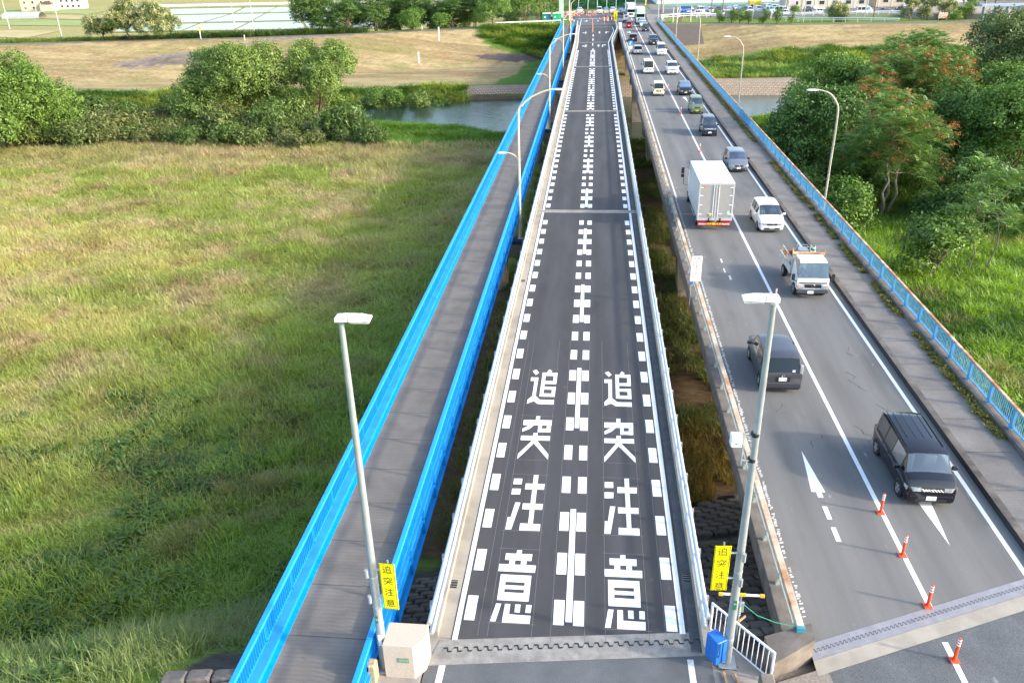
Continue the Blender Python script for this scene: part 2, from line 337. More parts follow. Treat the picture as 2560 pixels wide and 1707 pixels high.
gx = np.unique(np.concatenate([np.arange(-130, 112, 1.0), np.arange(-12, 20, 0.5), np.linspace(-420, -130, 60), np.linspace(112, 420, 60), [-4000, -2500, -1500, -900, 4000, 2500, 1500, 900]]))
gy = np.unique(np.concatenate([np.arange(6, 60, 0.7), np.arange(60, 250, 1.0), np.arange(250, 520, 5.0), [-4000, -1500, -500, -200, -80, -30, 0, 560, 620, 700, 900, 1300, 2000, 3000, 5000, 8000]]))
GX, GY = np.meshgrid(gx, gy); GZ = height(GX, GY); GC = ground_colour(GX, GY, GZ)
def grid_mesh(name, X, Y, Z, mat, col=None):
    ny, nx = X.shape; me = bpy.data.meshes.new(name); idx = np.arange(nx * ny).reshape(ny, nx)
    q = np.stack([idx[:-1, :-1], idx[:-1, 1:], idx[1:, 1:], idx[1:, :-1]], -1).reshape(-1, 4)
    me.vertices.add(nx * ny); me.vertices.foreach_set("co", np.stack([X, Y, Z], -1).astype('f').ravel())
    me.loops.add(q.size); me.loops.foreach_set("vertex_index", q.astype('i').ravel())
    me.polygons.add(len(q)); me.polygons.foreach_set("loop_start", np.arange(0, q.size, 4, dtype='i'))
    me.polygons.foreach_set("use_smooth", np.ones(len(q), bool)); me.update(calc_edges=True)
    if col is not None:
        a = me.color_attributes.new("tint", 'FLOAT_COLOR', 'POINT'); a.data.foreach_set("color", np.concatenate([col.reshape(-1, 3), np.ones((nx * ny, 1))], 1).astype('f').ravel())
    me.materials.append(mat); me.validate(); return me
gm = bpy.data.materials.new("ground_cover"); gm.use_nodes = True; n = gm.node_tree.nodes; L = gm.node_tree.links
b = n["Principled BSDF"]; b.inputs["Roughness"].default_value = 0.95; b.inputs["Specular IOR Level"].default_value = 0.1
at_ = n.new("ShaderNodeAttribute"); at_.attribute_name = "tint"; ge = n.new("ShaderNodeNewGeometry")
nz = n.new("ShaderNodeTexNoise"); nz.inputs["Scale"].default_value = 1.6; nz.inputs["Detail"].default_value = 8; nz.inputs["Roughness"].default_value = 0.72
mp = n.new("ShaderNodeMapping"); mp.inputs["Scale"].default_value = (0.55, 1.3, 1); L.new(ge.outputs["Position"], mp.inputs[0]); L.new(mp.outputs[0], nz.inputs["Vector"])
mr = n.new("ShaderNodeMapRange"); mr.inputs[1].default_value = 0.3; mr.inputs[2].default_value = 0.7; mr.inputs[3].default_value = 0.62; mr.inputs[4].default_value = 1.32
L.new(nz.outputs[0], mr.inputs[0]); mx = n.new("ShaderNodeVectorMath"); mx.operation = 'SCALE'
L.new(at_.outputs["Color"], mx.inputs[0]); L.new(mr.outputs[0], mx.inputs["Scale"]); L.new(mx.outputs[0], b.inputs["Base Color"])
bp = n.new("ShaderNodeBump"); bp.inputs["Strength"].default_value = 0.9; bp.inputs["Distance"].default_value = 0.25; L.new(nz.outputs[0], bp.inputs["Height"]); L.new(bp.outputs[0], b.inputs["Normal"])
obj("ground", grid_mesh("ground", GX, GY, GZ, gm, GC), kind="structure")

# river
wm = bpy.data.materials.new("river_water"); wm.use_nodes = True; n = wm.node_tree.nodes; L = wm.node_tree.links
b = n["Principled BSDF"]; b.inputs["Base Color"].default_value = (0.028, 0.055, 0.040, 1); b.inputs["Roughness"].default_value = 0.07; b.inputs["Specular IOR Level"].default_value = 0.55
ge = n.new("ShaderNodeNewGeometry"); nz = n.new("ShaderNodeTexNoise"); nz.inputs["Scale"].default_value = 1.1; nz.inputs["Detail"].default_value = 5
mp = n.new("ShaderNodeMapping"); mp.inputs["Scale"].default_value = (0.55, 1.5, 1); L.new(ge.outputs["Position"], mp.inputs[0]); L.new(mp.outputs[0], nz.inputs["Vector"])
bp = n.new("ShaderNodeBump"); bp.inputs["Strength"].default_value = 0.5; bp.inputs["Distance"].default_value = 0.14; L.new(nz.outputs[0], bp.inputs["Height"]); L.new(bp.outputs[0], b.inputs["Normal"])
MB().sheet([(-400, 120), (400, 118), (400, 178), (-400, 172)], -9.1).build("river", wm, kind="structure")

# far-bank facing of light blocks beside the water, and the flooded fields behind the left levee
def strip(name, pts, mat, kind="structure", dz=0.05, wid=1.0):
    m = MB(); k = len(pts)
    vs = [p for a, b_ in pts for p in (a, b_)]
    m.add(vs, [(2 * i, 2 * i + 2, 2 * i + 3, 2 * i + 1) for i in range(k - 1)]); return m.build(name, mat, kind=kind)
def blockmat(name, col, joint, sx, sy):
    m = bpy.data.materials.new(name); m.use_nodes = True; n = m.node_tree.nodes; L = m.node_tree.links
    b = n["Principled BSDF"]; b.inputs["Roughness"].default_value = 0.95
    ge = n.new("ShaderNodeNewGeometry"); br = n.new("ShaderNodeTexBrick"); br.inputs["Color1"].default_value = (*col, 1); br.inputs["Color2"].default_value = (*[c * 0.8 for c in col], 1)
    br.inputs["Mortar"].default_value = (*joint, 1); br.inputs["Scale"].default_value = 1; br.inputs["Brick Width"].default_value = sx; br.inputs["Row Height"].default_value = sy; br.inputs["Mortar Size"].default_value = sy * 0.13
    L.new(ge.outputs["Position"], br.inputs["Vector"]); L.new(br.outputs[0], b.inputs["Base Color"]); MATS[name] = m; return m
bm1 = blockmat("pale_block_facing", (0.34, 0.275, 0.20), (0.15, 0.115, 0.085), 0.85, 0.55)
bm2 = blockmat("dark_block_facing", (0.15, 0.125, 0.105), (0.075, 0.06, 0.05), 0.8, 0.5)
def facing_grid(name, xs, y_of, mat, n=7, lift=.1):
    G = np.array([[(x, y, 0) for y in y_of(x, n)] for x in xs]); GX_, GY_ = G[..., 0].T, G[..., 1].T
    return obj(name, grid_mesh(name, GX_, GY_, height(GX_, GY_) + lift, mat), kind="structure")
xs = np.linspace(-26, 46, 73)
facing_grid("bank_facing", xs, lambda x, n_: float(np.interp(x, *FB)) + np.linspace(1.0 if x > 3 else 3.0, 10.3 if x > 3 else 6.2, n_), bm1)
xs = np.linspace(5, 27, 12)
strip("levee_facing", [((x, 213.6 + (x - 18) * .05 - .3 * max(0, 18 - x) * 0, hz(x, 213.6) + 0.15), (x, float(np.interp(x, *CR)) - 0.3, 0.03)) for x in xs], bm2)
# ------------------------------------------------------------------ new road bridge
JOINTS = (58.2, 100.2, 142.3, 182.6, 221.0)
def lerp_tab(t, y): return float(np.interp(y, [a for a, _ in t], [b for _, b in t]))
XL = [(10, -3.72), (180, -3.74), (208, -4.15), (250, -4.3), (300, -6)]           # asphalt edges
XR = [(10, 3.03), (181, 3.05), (209, 4.75), (222, 4.9), (250, 5.0), (300, 8)]
ys1 = [16.45, 40, 80, 120, 160, 181, 190, 200, 209, 215, 222, 228]
br = thing("road_bridge", "straight new road bridge with fresh dark asphalt, checkered block markings and large white characters", "bridge", (0, 0, 0))
m = MB()
for a, b_ in zip(ys1[:-1], ys1[1:]): m.add([(lerp_tab(XL, a), a, 0), (lerp_tab(XR, a), a, 0), (lerp_tab(XR, b_), b_, 0), (lerp_tab(XL, b_), b_, 0)], [(0, 1, 2, 3)])
m.build("asphalt_surface", asph, br)
m = MB()
for a, b_ in zip(ys1[:-1], ys1[1:]):
    P = []
    for y in (a, b_):
        P += [(lerp_tab(XL, y) - 0.66, y, -0.30), (lerp_tab(XR, y) + 0.58, y, -0.30), (lerp_tab(XR, y) + 0.58, y, -0.02), (lerp_tab(XL, y) - 0.66, y, -0.02)]
    m.add(P, [(0, 1, 5, 4), (1, 2, 6, 5), (2, 3, 7, 6), (3, 0, 4, 7)])
m.build("deck_slab", conc, br)
# left: pale gutter and kerb; right: dark gutter and kerb
for side in (0, 1):
    g, k = MB(), MB()
    for a, b_ in zip(ys1[:-1], ys1[1:]):
        T = XR if side else XL; s = 1 if side else -1
        xa, xb = lerp_tab(T, a), lerp_tab(T, b_)
        w = 0.30 if side else 0.36
        v = [(xa, a, 0.006), (xa + s * w, a, 0.006), (xb + s * w, b_, 0.006), (xb, b_, 0.006)]
        g.add(v, [(0, 1, 2, 3) if s > 0 else (3, 2, 1, 0)])
        P = []
        for x, y in ((xa, a), (xb, b_)):
            x0, x1 = sorted((x + s * w, x + s * (w + 0.24)))
            P += [(x0, y, -0.01), (x1, y, -0.32), (x1, y, 0.24), (x0 + (0 if s < 0 else 0.03), y, 0.24)]
        k.add(P, [(0, 1, 5, 4), (1, 2, 6, 5), (2, 3, 7, 6), (3, 0, 4, 7)] + ([(3, 2, 1, 0)] if a == ys1[0] else []))
    g.build("gutter", conc_new if not side else M("gutter_asphalt", (0.10, 0.10, 0.10), 0.9, var=0.25, sc=2, fine=0.3), br); k.build("kerb", conc_new, br)
for x in (-3.0, -0.4, 2.3):
    MB().box(x - 0.3, x + 0.3, 17.5, 221, -1.9, -0.31).build("girder", M("girder_steel", (0.16, 0.19, 0.21), 0.6), br)
for y in JOINTS[:4]:
    p = MB().cbox(-4.1, 3.4, y - 1.0, y + 1.0, -3.3, -1.92, 0.08); zb = min(hz(0, y), hz(-3, y)) - 1
    p.cbox(-2.6, 1.9, y - 0.8, y + 0.8, zb, -3.3, 0.3); p.build("pier", conc, br)
MB().box(-4.4, 3.6, 12.5, 16.0, -5.0, -0.4).build("abutment", conc_dark, br)
# bridge joints: two concrete strips with a dark gap
for y in JOINTS:
    j = MB(); x0, x1 = lerp_tab(XL, y) - 0.3, lerp_tab(XR, y) + 0.3
    j.sheet([(x0, y - 0.36), (x1, y - 0.36), (x1, y - 0.04), (x0, y - 0.04)], 0.012); j.sheet([(x0, y + 0.04), (x1, y + 0.04), (x1, y + 0.36), (x0, y + 0.36)], 0.012)
    jo = j.build("expansion_joint", conc_new, br); MB().sheet([(x0, y - 0.04), (x1, y - 0.04), (x1, y + 0.04), (x0, y + 0.04)], 0.009).build("gap", dark, jo)
# near finger joint, a little skewed
sk = lambda x, y: (x, y + 0.12 * (x + 3.7))
def toothed(x0, x1, y, a, w, n):
    P = []
    for i in range(n):
        t = x0 + (x1 - x0) * i / n; s = (x1 - x0) / n
        P += [sk(t, y), sk(t + s * 0.12, y + a), sk(t + s * 0.5, y + a), sk(t + s * 0.62, y)]
    P.append(sk(x1, y)); return P
j = MB(); j.sheet([sk(-4.25, 15.5), sk(3.5, 15.5), sk(3.5, 16.36), sk(-4.0, 16.4)], 0.002); fj = j.build("concrete_strip", M("rough_concrete", (0.25, 0.24, 0.22), 0.95, var=0.25, sc=3, fine=0.35), br)
P = toothed(-3.9, 3.4, 15.96, 0.13, 0, 26); m = MB()
for i in range(len(P) - 1):
    a, b_ = P[i], P[i + 1]; m.add([(a[0], a[1] - .025, 0.009), (b_[0], b_[1] - .025, 0.009), (b_[0] + .02, b_[1] + .03, 0.009), (a[0] + .02, a[1] + .03, 0.009)], [(0, 1, 2, 3)])
m.build("finger_gap", dark, fj)
# ragged asphalt edge patch next to the strip
MB().sheet([(-3.72, 16.3), (-2.6, 16.3), (-2.6, 16.449), (-3.72, 16.449)], -0.0005).build("asphalt_edge", asph, br)
MB().sheet([(-4.5, 15.3), (-3.7, 15.3), (-3.7, 16.6), (-4.5, 16.6)], -0.012).build("end_slab", conc, br); MB().sheet([(3.0, 15.4), (3.7, 15.4), (3.7, 16.7), (3.0, 16.7)], -0.012).build("end_slab", conc, br)
# ---- markings
z1 = 0.004
def ribbon(pts, w, z=z1):
    m = MB()
    for (xa, a), (xb, b_) in zip(pts[:-1], pts[1:]): m.add([(xa - w / 2, a, z), (xa + w / 2, a, z), (xb + w / 2, b_, z), (xb - w / 2, b_, z)], [(0, 1, 2, 3)])
    return m
ribbon([(-3.60, 16.4), (-3.60, 58), (-3.60, 140), (-3.66, 182), (-4.02, 208), (-4.12, 248)], 0.15).build("edge_line", white, br)
ribbon([(2.86, 17.1), (2.86, 100), (2.82, 182), (4.42, 208.5), (4.35, 220)], 0.16).build("edge_line", white, br)
blk_m = MB().sheet([(-0.155, 0), (0.155, 0), (0.155, 1.0), (-0.155, 1.0)], z1).mesh("marking_block", white)
cx = lambda y: -0.40 - 0.02 * max(0, (y - 100) / 80)
for k in range(72):
    y = 17.17 + 2.1 * k
    for x in (-3.30, cx(y) - 0.285, cx(y) + 0.295, 2.57 - 0.02 * (y > 120)):
        if min(abs(y + 0.5 - j) for j in JOINTS) < 0.8: continue
        obj("marking_block", blk_m, br, (x, y, 0))
for k in range(15):
    y = 17.2 + 10.55 * k + (0.1 if k < 2 else 0)
    MB().sheet([(-0.095, 0), (0.095, 0), (0.095, 5.25), (-0.095, 5.25)], z1 + 0.002).build("centre_dash", white, br, loc=(cx(y) + 0.01, y, 0))
for a, b_ in ((176.0, 180.6), (186, 190.6), (195.8, 200.4)): MB().sheet([(-0.1, a), (0.1, a), (0.1, b_), (-0.1, b_)], z1).build("centre_dash", white, br, loc=(-0.5, 0, 0))
MB().sheet([(-0.70, 206), (-0.48, 206), (-0.78, 250), (-1.0, 250)], z1).build("orange_line", orange, br)
MB().sheet([(2.33, 231), (2.53, 231), (2.36, 249), (2.16, 249)], z1 + .01).build("orange_line", orange, br)
GLYPH = {
 '意': [[(1.18,20.29),(1.34,20.3),(1.34,20.12),(1.17,20.12)],[(0.83,20.12),(1.69,20.13),(1.68,19.81),(0.83,19.81)],[(0.98,19.81),(1.16,19.81),(1.16,19.61),(0.98,19.61)],[(1.35,19.81),(1.53,19.81),(1.53,19.61),(1.35,19.61)],[(0.67,19.61),(1.84,19.61),(1.83,19.28),(0.67,19.28)],
  [(0.77,19.14),(1.73,19.14),(1.73,18.82),(0.77,18.82)],[(0.77,18.68),(1.73,18.68),(1.73,18.51),(0.77,18.51)],[(0.77,18.37),(1.73,18.37),(1.72,18.03),(0.77,18.03)],[(0.77,18.82),(0.95,18.82),(0.95,18.37),(0.77,18.37)],[(1.55,18.82),(1.73,18.82),(1.73,18.37),(1.55,18.37)],
  [(0.76,17.89),(0.92,17.89),(0.82,17.17),(0.66,17.17)],[(1.03,17.89),(1.19,17.89),(1.19,17.48),(1.83,17.47),(1.82,17.15),(1.01,17.15)],[(1.34,17.89),(1.5,17.89),(1.5,17.56),(1.34,17.57)],[(1.67,17.89),(1.83,17.89),(1.82,17.57),(1.66,17.57)]],
 '注': [[(0.71,24.22),(1.02,24.23),(1.02,23.88),(0.71,23.87)],[(0.7,23.6),(1.02,23.61),(1.01,23.27),(0.7,23.25)],[(0.89,22.8),(1.07,22.8),(0.88,21.32),(0.68,21.31),(0.7,21.98),(0.8,21.96)],[(1.43,24.48),(1.60,24.49),(1.59,21.66),(1.43,21.66)],[(1.17,23.94),(1.87,23.95),(1.85,23.60),(1.16,23.59)],[(1.16,22.76),(1.87,22.77),(1.86,22.44),(1.16,22.43)],[(1.16,21.66),(1.85,21.66),(1.85,21.3),(1.15,21.29)]],
 '突': [[(1.23,28.68),(1.4,28.69),(1.39,28.34),(1.23,28.34)],[(0.73,28.36),(1.9,28.39),(1.9,27.98),(0.73,27.95)],[(1.02,27.98),(1.2,27.98),(1.02,27.67),(0.74,27.44),(0.73,27.68)],[(1.37,27.97),(1.52,27.98),(1.51,27.72),(1.71,27.73),(1.72,27.98),(1.89,27.99),(1.88,27.46),(1.36,27.45)],[(1.21,27.37),(1.38,27.38),(1.38,27.13),(1.2,27.12)],[(0.72,27.15),(1.89,27.17),(1.89,26.84),(0.72,26.82)],[(1.2,26.84),(1.38,26.84),(0.9,25.85),(0.71,25.49),(0.71,25.84)],[(1.25,26.65),(1.38,26.84),(1.89,25.87),(1.89,25.51)]],
 '追': [[(0.78,32.7),(0.95,32.83),(1.1,32.53),(0.96,32.31)],[(0.76,32.07),(1.1,32.08),(1.08,30.16),(0.93,30.16),(0.94,31.74),(0.76,31.73)],[(0.93,30.37),(1.09,30.38),(1.29,30.06),(1.91,30.06),(1.91,29.69),(1.23,29.69),(1.03,29.91),(0.75,29.7),(0.75,30.03)],[(1.44,32.52),(1.55,32.89),(1.7,32.73),(1.62,32.53)],[(1.26,32.56),(1.95,32.57),(1.95,32.26),(1.26,32.25)],[(1.26,32.3),(1.42,32.3),(1.41,30.36),(1.25,30.35)],[(1.79,32.3),(1.95,32.3),(1.94,31.52),(1.78,31.52)],[(1.38,31.76),(1.92,31.77),(1.92,31.49),(1.38,31.48)],[(1.37,31.23),(1.93,31.24),(1.93,30.97),(1.37,30.97)],[(1.77,31.0),(1.93,31.0),(1.92,30.36),(1.76,30.35)],[(1.36,30.62),(1.92,30.63),(1.92,30.34),(1.36,30.33)]]}
for ch, ps in GLYPH.items():
    m = MB()
    for i, p in enumerate(ps): m.sheet(p, z1 + 0.0003 * i)
    me = m.mesh("road_character", white)
    for dx in (0, -3.34): obj("road_character", me, br, (dx, 0, 0))
# thin setting-out chalk lines
ch = MB()
for x in (-2.98, -2.70, -1.44, -0.9, 0.07, 0.66, 1.9, 2.37): ch.sheet([(x, 16.6), (x + .015, 16.6), (x + .015, 36), (x, 36)], 0.003)
for y in (17.12, 20.35, 21.25, 24.5, 25.45, 28.7, 29.66, 32.9):
    for a, b_ in ((-2.75, -1.35), (0.6, 2.0)): ch.sheet([(a, y), (b_, y), (b_, y + .018), (a, y + .018)], 0.0034)
ch.build("chalk_guide", M("chalk_line", (0.15, 0.15, 0.15), 0.9), br, kind="stuff")
def arrow(kind):
    m = MB()
    if kind == 'ahead': m.sheet([(-0.09, 0), (0.09, 0), (0.09, 2.8), (-0.09, 2.8)], z1); m.sheet([(-0.33, 2.8), (0.33, 2.8), (0, 5)], z1)
    if kind == 'right': m.sheet([(-0.32, 0), (-0.12, 0), (-0.12, 3.3), (0.25, 3.3), (0.25, 4.3), (-0.32, 4.3)], z1); m.sheet([(0.25, 2.9), (0.6, 3.8), (0.25, 4.8)], z1)
    if kind == 'aheadleft': m.sheet([(0.1, 0), (0.28, 0), (0.28, 3.2), (0.1, 3.2)], z1); m.sheet([(-0.1, 3.2), (0.48, 3.2), (0.19, 5)], z1); m.sheet([(0.1, 1.0), (0.1, 1.9), (-0.25, 2.6), (-0.2, 3.1), (-0.7, 2.3), (-0.3, 1.4), (-0.25, 1.8)], z1 + .0005)
    return m.mesh("lane_arrow", white)
for x, y, k in ((-2.1, 173, 'aheadleft'), (0.7, 173, 'ahead'), (1.75, 173, 'right'), (-2.5, 203, 'aheadleft'), (0.98, 203, 'ahead'), (2.75, 203, 'right'), (-2.65, 239, 'aheadleft'), (0.65, 239, 'ahead')):
    obj("lane_arrow", arrow(k), br, (x, y, 0))
MB().sheet([(-5.1, 250.3), (2.2, 249.9), (2.2, 250.5), (-5.1, 250.9)], 0.006).build("stop_line", white, br)
for x, y in ((-3.98, 18.6), (3.18, 19.4), (-3.95, 44.0), (3.2, 46)):
    g = MB().box(x - 0.11, x + 0.11, y - 0.17, y + 0.17, 0.0, 0.012)
    d = g.build("drain_grate", dark, br)
    MB().box(x - 0.11, x + 0.11, y - .11, y - .09, 0.012, 0.02).box(x - 0.11, x + 0.11, y - .01, y + .01, 0.012, 0.02).box(x - 0.11, x + 0.11, y + .09, y + .11, 0.012, 0.02).build("bar", steel, d)
# widening wing of the right edge at the fork
MB().add([(3.63, 181, -2.2), (5.48, 209, -1.6), (5.48, 209, 0.22), (3.63, 181, 0.22), (5.48, 228, -0.6), (5.48, 228, 0.22)], [(0, 1, 2, 3), (1, 4, 5, 2)]).build("fascia", conc, br)

# pipe guardrails of the new bridge
def pipe_rail(label, path, side, n_y):
    g = thing("pipe_guardrail", label, "guardrail", (0, 0, 0), group="pipe guardrails of the new bridge")
    for z, dx, r in ((0.86, 0.0, 0.07), (0.50, -0.05 * side, 0.06)):
        MB().tube([(x + dx, y, z) for x, y in path], r, 10).build("pipe", pipew, g, smooth=50)
    pm = MB().box(-0.05, 0.05, -0.06, 0.06, 0.24, 0.80).box(-0.08, 0.08, -0.08, 0.08, 0.235, 0.26).mesh("post", M("dull_post", (0.33, 0.35, 0.35), 0.6, 0.2))
    ym = [p[1] for p in path]; xm = [p[0] for p in path]; y = path[0][1] + 0.9
    while y < path[-1][1]:
        obj("post", pm, g, (float(np.interp(y, ym, xm)) + 0.10 * side, y, 0)); y += 2.0
    cm = MB().tube([(0, -0.09, 0), (0, 0.09, 0)], 0.082, 10).mesh("sleeve", galv)
    for yy in np.arange(path[0][1] + 6, 176, 12.0): obj("sleeve", cm, g, (float(np.interp(yy, ym, xm)), yy, 0.86))
    return g
pipe_rail("pale pipe guardrail along the left edge of the newly painted road bridge", [(-4.22, 16.1), (-4.22, 100), (-4.24, 180), (-4.66, 208), (-4.8, 232)], -1, 0)
pipe_rail("pale pipe guardrail along the right edge of the new bridge, kinking outward far away", [(3.46, 16.9), (3.46, 100), (3.49, 180.5), (5.30, 209.5), (5.36, 231)], 1, 0)

# ------------------------------------------------------------------ blue footbridge
fb_ = thing("footbridge", "narrow footbridge with grey paving between two bright blue railings", "footbridge")
MB().box(-8.52, -5.72, 9.0, 232, -0.22, 0.0).build("deck", deckm, fb_)
MB().box(-8.50, -5.74, 9, 226, -0.9, -0.23).build("floor_frame", blue_d, fb_)
cr_ = MB()
for y in np.arange(10, 232, 2.07): cr_.sheet([(-8.48, y), (-5.76, y), (-5.76, y + .02), (-8.48, y + .02)], 0.004)
cr_.build("joint_and_post_shade", M("joint_and_post_shade", (0.07, 0.065, 0.06), 0.9), fb_, kind="stuff")  # railing post shadows drawn as thin dark lines across the deck
for y in JOINTS[:4]:
    zb = hz(-7, y) - 1
    MB().cbox(-9.0, -4.4, y - 1.0, y + 0.7, -3.4, -2.45, 0.08).build("pier_cap", conc_dark, fb_)
    MB().cyl(-7.1, y, zb, -3.4, 0.75, n=16).build("pier", conc, fb_, smooth=40)
    MB().cbox(-6.4, -4.55, y - 0.55, y + 0.45, -2.45, -2.2, 0.04).build("lamp_bracket", blue_d, fb_)
def foot_rail(label, x, s):
    "s = direction of the walkway side"
    r = thing("blue_railing", label, "railing", (x, 0, 0), group="bright blue footbridge railings")
    a, b_ = 9.0, 231.0
    tops = [MB().cbox(-0.085, 0.085, 0.006, 6.20, 1.03, 1.12, 0.02).mesh("top_rail", mt) for mt in (blue, M("blue_paint_chalky", (0.012, 0.30, 0.70), 0.55, var=0.1, sc=1.2))]
    for k in range(36): obj("top_rail", tops[(k * 7 + (k // 3)) % 2], r, (0, a + 6.206 * k, 0))
    MB().box(-0.03, 0.03, a, b_, 0.36, 0.41).build("bottom_rail", blue, r)
    w0, w1 = sorted((0.0, s * 0.27)); 
    MB().box(min(-0.1, w0), max(0.1, w1), a, b_, 0.27, 0.30).build("girder_flange", M("girder_flange_blue", (0.03, 0.28, 0.66), 0.35, var=0.15, sc=1.2), r)
    x1 = s * 0.20
    MB().box(x1 - 0.012, x1 + 0.012, a, b_, -0.75, 0.269).build("girder_web", blue, r)
    o = -s
    MB().box(min(0, o * .02) - .01, max(0, o * .02) + .01, a, b_, -0.75, 0.269).box(min(0, o * .09), max(0, o * .09), a, b_, -0.2, -0.17).box(min(0, o * .14), max(0, o * .14), a, b_, -0.78, -0.752).build("outer_web", blue, r)
    lip0, lip1 = sorted((s * 0.212, s * 0.36))
    MB().box(lip0, lip1, a, b_, 0.003, 0.03).build("toe_strip", M("blue_toe", (0.002, 0.32, 0.82), 0.4), r)
    pm = MB().box(-0.03, 0.03, -0.055, 0.055, 0.30, 1.03).box(-0.055, 0.055, -0.012, 0.012, 0.30, 1.0).mesh("post", blue)
    st = MB().box(-0.006 + o * 0.05, 0.006 + o * 0.05, -0.012, 0.012, -0.75, 0.26).box(min(o * .012, o * .12), max(o * .012, o * .12), -0.012, 0.012, -0.75, 0.26).mesh("stiffener", blue)
    y = a + 0.4
    while y < b_: 
        obj("post", pm, r, (0, y, 0)); obj("stiffener", st, r, (0, y, 0)); y += 2.07
    bm = MB(); y = a + 0.1
    while y < b_: bm.box(-0.035, 0.035, y - 0.008, y + 0.008, 0.41, 1.03); y += 0.138 if y < 120 else 0.207
    bm.build("balusters", blue, r, kind="stuff")
foot_rail("bright blue railing on the grass-field side of the footbridge", -8.78, 1)
foot_rail("bright blue railing of the footbridge on the side facing the new road bridge", -5.66, -1)

# ------------------------------------------------------------------ old road bridge
ob = thing("old_road_bridge", "older road bridge with worn grey asphalt carrying two lanes of queueing traffic", "bridge")
S2 = lambda x: 16.75 + (x - 6.4) * 0.438       # skewed near end
def qs(m, x0, x1, z, y1=232): m.add([(x0, S2(x0) + .25, z), (x1, S2(x1) + .25, z), (x1, y1, z), (x0, y1, z)], [(0, 1, 2, 3)]); return m
qs(MB(), 6.15, 13.98, 0).build("asphalt_surface", asph_old, ob)
MB().add([(5.62, 17.2, -0.55), (16.75, 21.9, -0.55), (16.75, 232, -0.55), (5.62, 232, -0.55), (5.62, 17.2, -0.02), (16.75, 21.9, -0.02), (16.75, 232, -0.02), (5.62, 232, -0.02)], [(3, 2, 1, 0), (4, 5, 6, 7), (0, 1, 5, 4), (1, 2, 6, 5), (2, 3, 7, 6), (3, 0, 4, 7)]).build("deck_slab", conc_dark, ob)
for x in (6.6, 9.0, 11.4, 13.8, 16.0): MB().box(x - .25, x + .25, 22.5, 226, -1.7, -0.56).build("girder", M("old_girder", (0.10, 0.105, 0.105), 0.8), ob)
for y in (57.6, 100.2, 142.3, 184.5):
    zb = min(hz(8, y), hz(13, y)) - 1
    m = MB().cbox(6.0, 16.4, y - 1.1, y + 1.1, -2.9, -1.72, 0.1)
    m.add([(6.8, y - .9, zb), (15.6, y - .9, zb), (15.6, y + .9, zb), (6.8, y + .9, zb), (6.4, y - .75, -2.9), (16, y - .75, -2.9), (16, y + .75, -2.9), (6.4, y + .75, -2.9)], [(3, 2, 1, 0), (0, 1, 5, 4), (1, 2, 6, 5), (2, 3, 7, 6), (3, 0, 4, 7)])
    m.build("pier", conc, ob)
kb = MB().cbox(-0.27, 0.27, 0.02, 2.0, -0.3, 0.10, 0.02).mesh("kerb_block", conc_dark)
for k in range(106): obj("kerb_block", kb, ob, (5.90, 17.3 + k * 2.02, 0))
qs(MB(), 14.02, 14.30, 0.20).build("kerb_top", conc_dark, ob)
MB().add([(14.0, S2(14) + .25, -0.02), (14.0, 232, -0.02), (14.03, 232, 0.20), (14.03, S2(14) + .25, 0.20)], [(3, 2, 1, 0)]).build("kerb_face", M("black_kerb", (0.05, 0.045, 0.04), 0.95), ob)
qs(MB(), 14.30, 16.20, 0.19).build("sidewalk", walkm, ob)
sj = MB()
for y in np.arange(22, 230, 2.4): sj.sheet([(14.31, y - .05), (16.0, y + .03), (16.0, y + .055), (14.31, y - .025)], 0.194)
sj.build("sidewalk_joint", MATS["joint_and_post_shade"], ob, kind="stuff")
MB().box(16.22, 16.72, 21.5, 231, -0.3, 0.42).build("parapet_kerb", conc_dark, ob)
ribbon([(10.16, 18.35), (10.16, 33), (10.30, 70), (10.36, 110), (10.25, 160), (10.2, 232)], 0.16).build("centre_line", white, ob)
ribbon([(13.55, 19.8), (13.62, 45), (13.66, 90), (13.55, 140), (13.4, 232)], 0.16).build("edge_line", white, ob)
ribbon([(6.62, 62), (6.6, 120), (6.72, 232)], 0.13).build("edge_line", worn, ob)
wl = MB(); rw = random.Random(3)
y = 18.0
while y < 62:
    d = rw.uniform(.04, .11)
    if rw.random() > (0.45 if y < 21 else 0.12): 
        x = 6.42 + 0.003 * (y - 18) + rw.uniform(-.03, .03); h = 0.07 * rw.uniform(.5, 1.1)
        wl.sheet([(x - h, y), (x + h * rw.uniform(.4, 1), y + d * .2), (x + h, y + d), (x - h * rw.uniform(.3, 1), y + d * .8)], z1)
    y += d + rw.uniform(.0, .035)
wl.build("worn_edge_line", worn, ob, kind="stuff")
# lane arrows and short dashes
MB().sheet([(8.53, 24.12), (8.05, 24.12), (8.29, 26.75)], z1).build("lane_arrow", white, ob)
MB().sheet([(8.21, 23.8), (8.39, 23.8), (8.39, 24.1), (8.21, 24.1)], z1).build("lane_arrow_tail", white, ob)
for y in (22.58, 21.45): MB().sheet([(8.22, y), (8.38, y), (8.38, y + .72), (8.22, y + .72)], z1).build("dash", white, ob)
MB().sheet([(11.55, 23.95), (12.02, 23.9), (11.78, 21.5)], z1).build("lane_arrow", white, ob)
MB().sheet([(11.69, 23.95), (11.87, 23.95), (11.87, 25.6), (11.69, 25.6)], z1).build("lane_arrow_tail", white, ob)
for x, y, k in ((8.0, 203, 'aheadleft'),): obj("lane_arrow", arrow(k), ob, (x, y, 0))
MB().sheet([(11.6, 110.2), (12.05, 110.2), (11.95, 106.3)], z1).build("lane_arrow", white, ob)
for x, y, w in ((8.05, 45.8, .08), (8.1, 47.5, .1), (8.2, 44.6, .12)): MB().sheet([(x, y), (x + w, y + .1), (x + w, y + .8), (x, y + .7)], z1).build("paint_remnant", worn, ob)
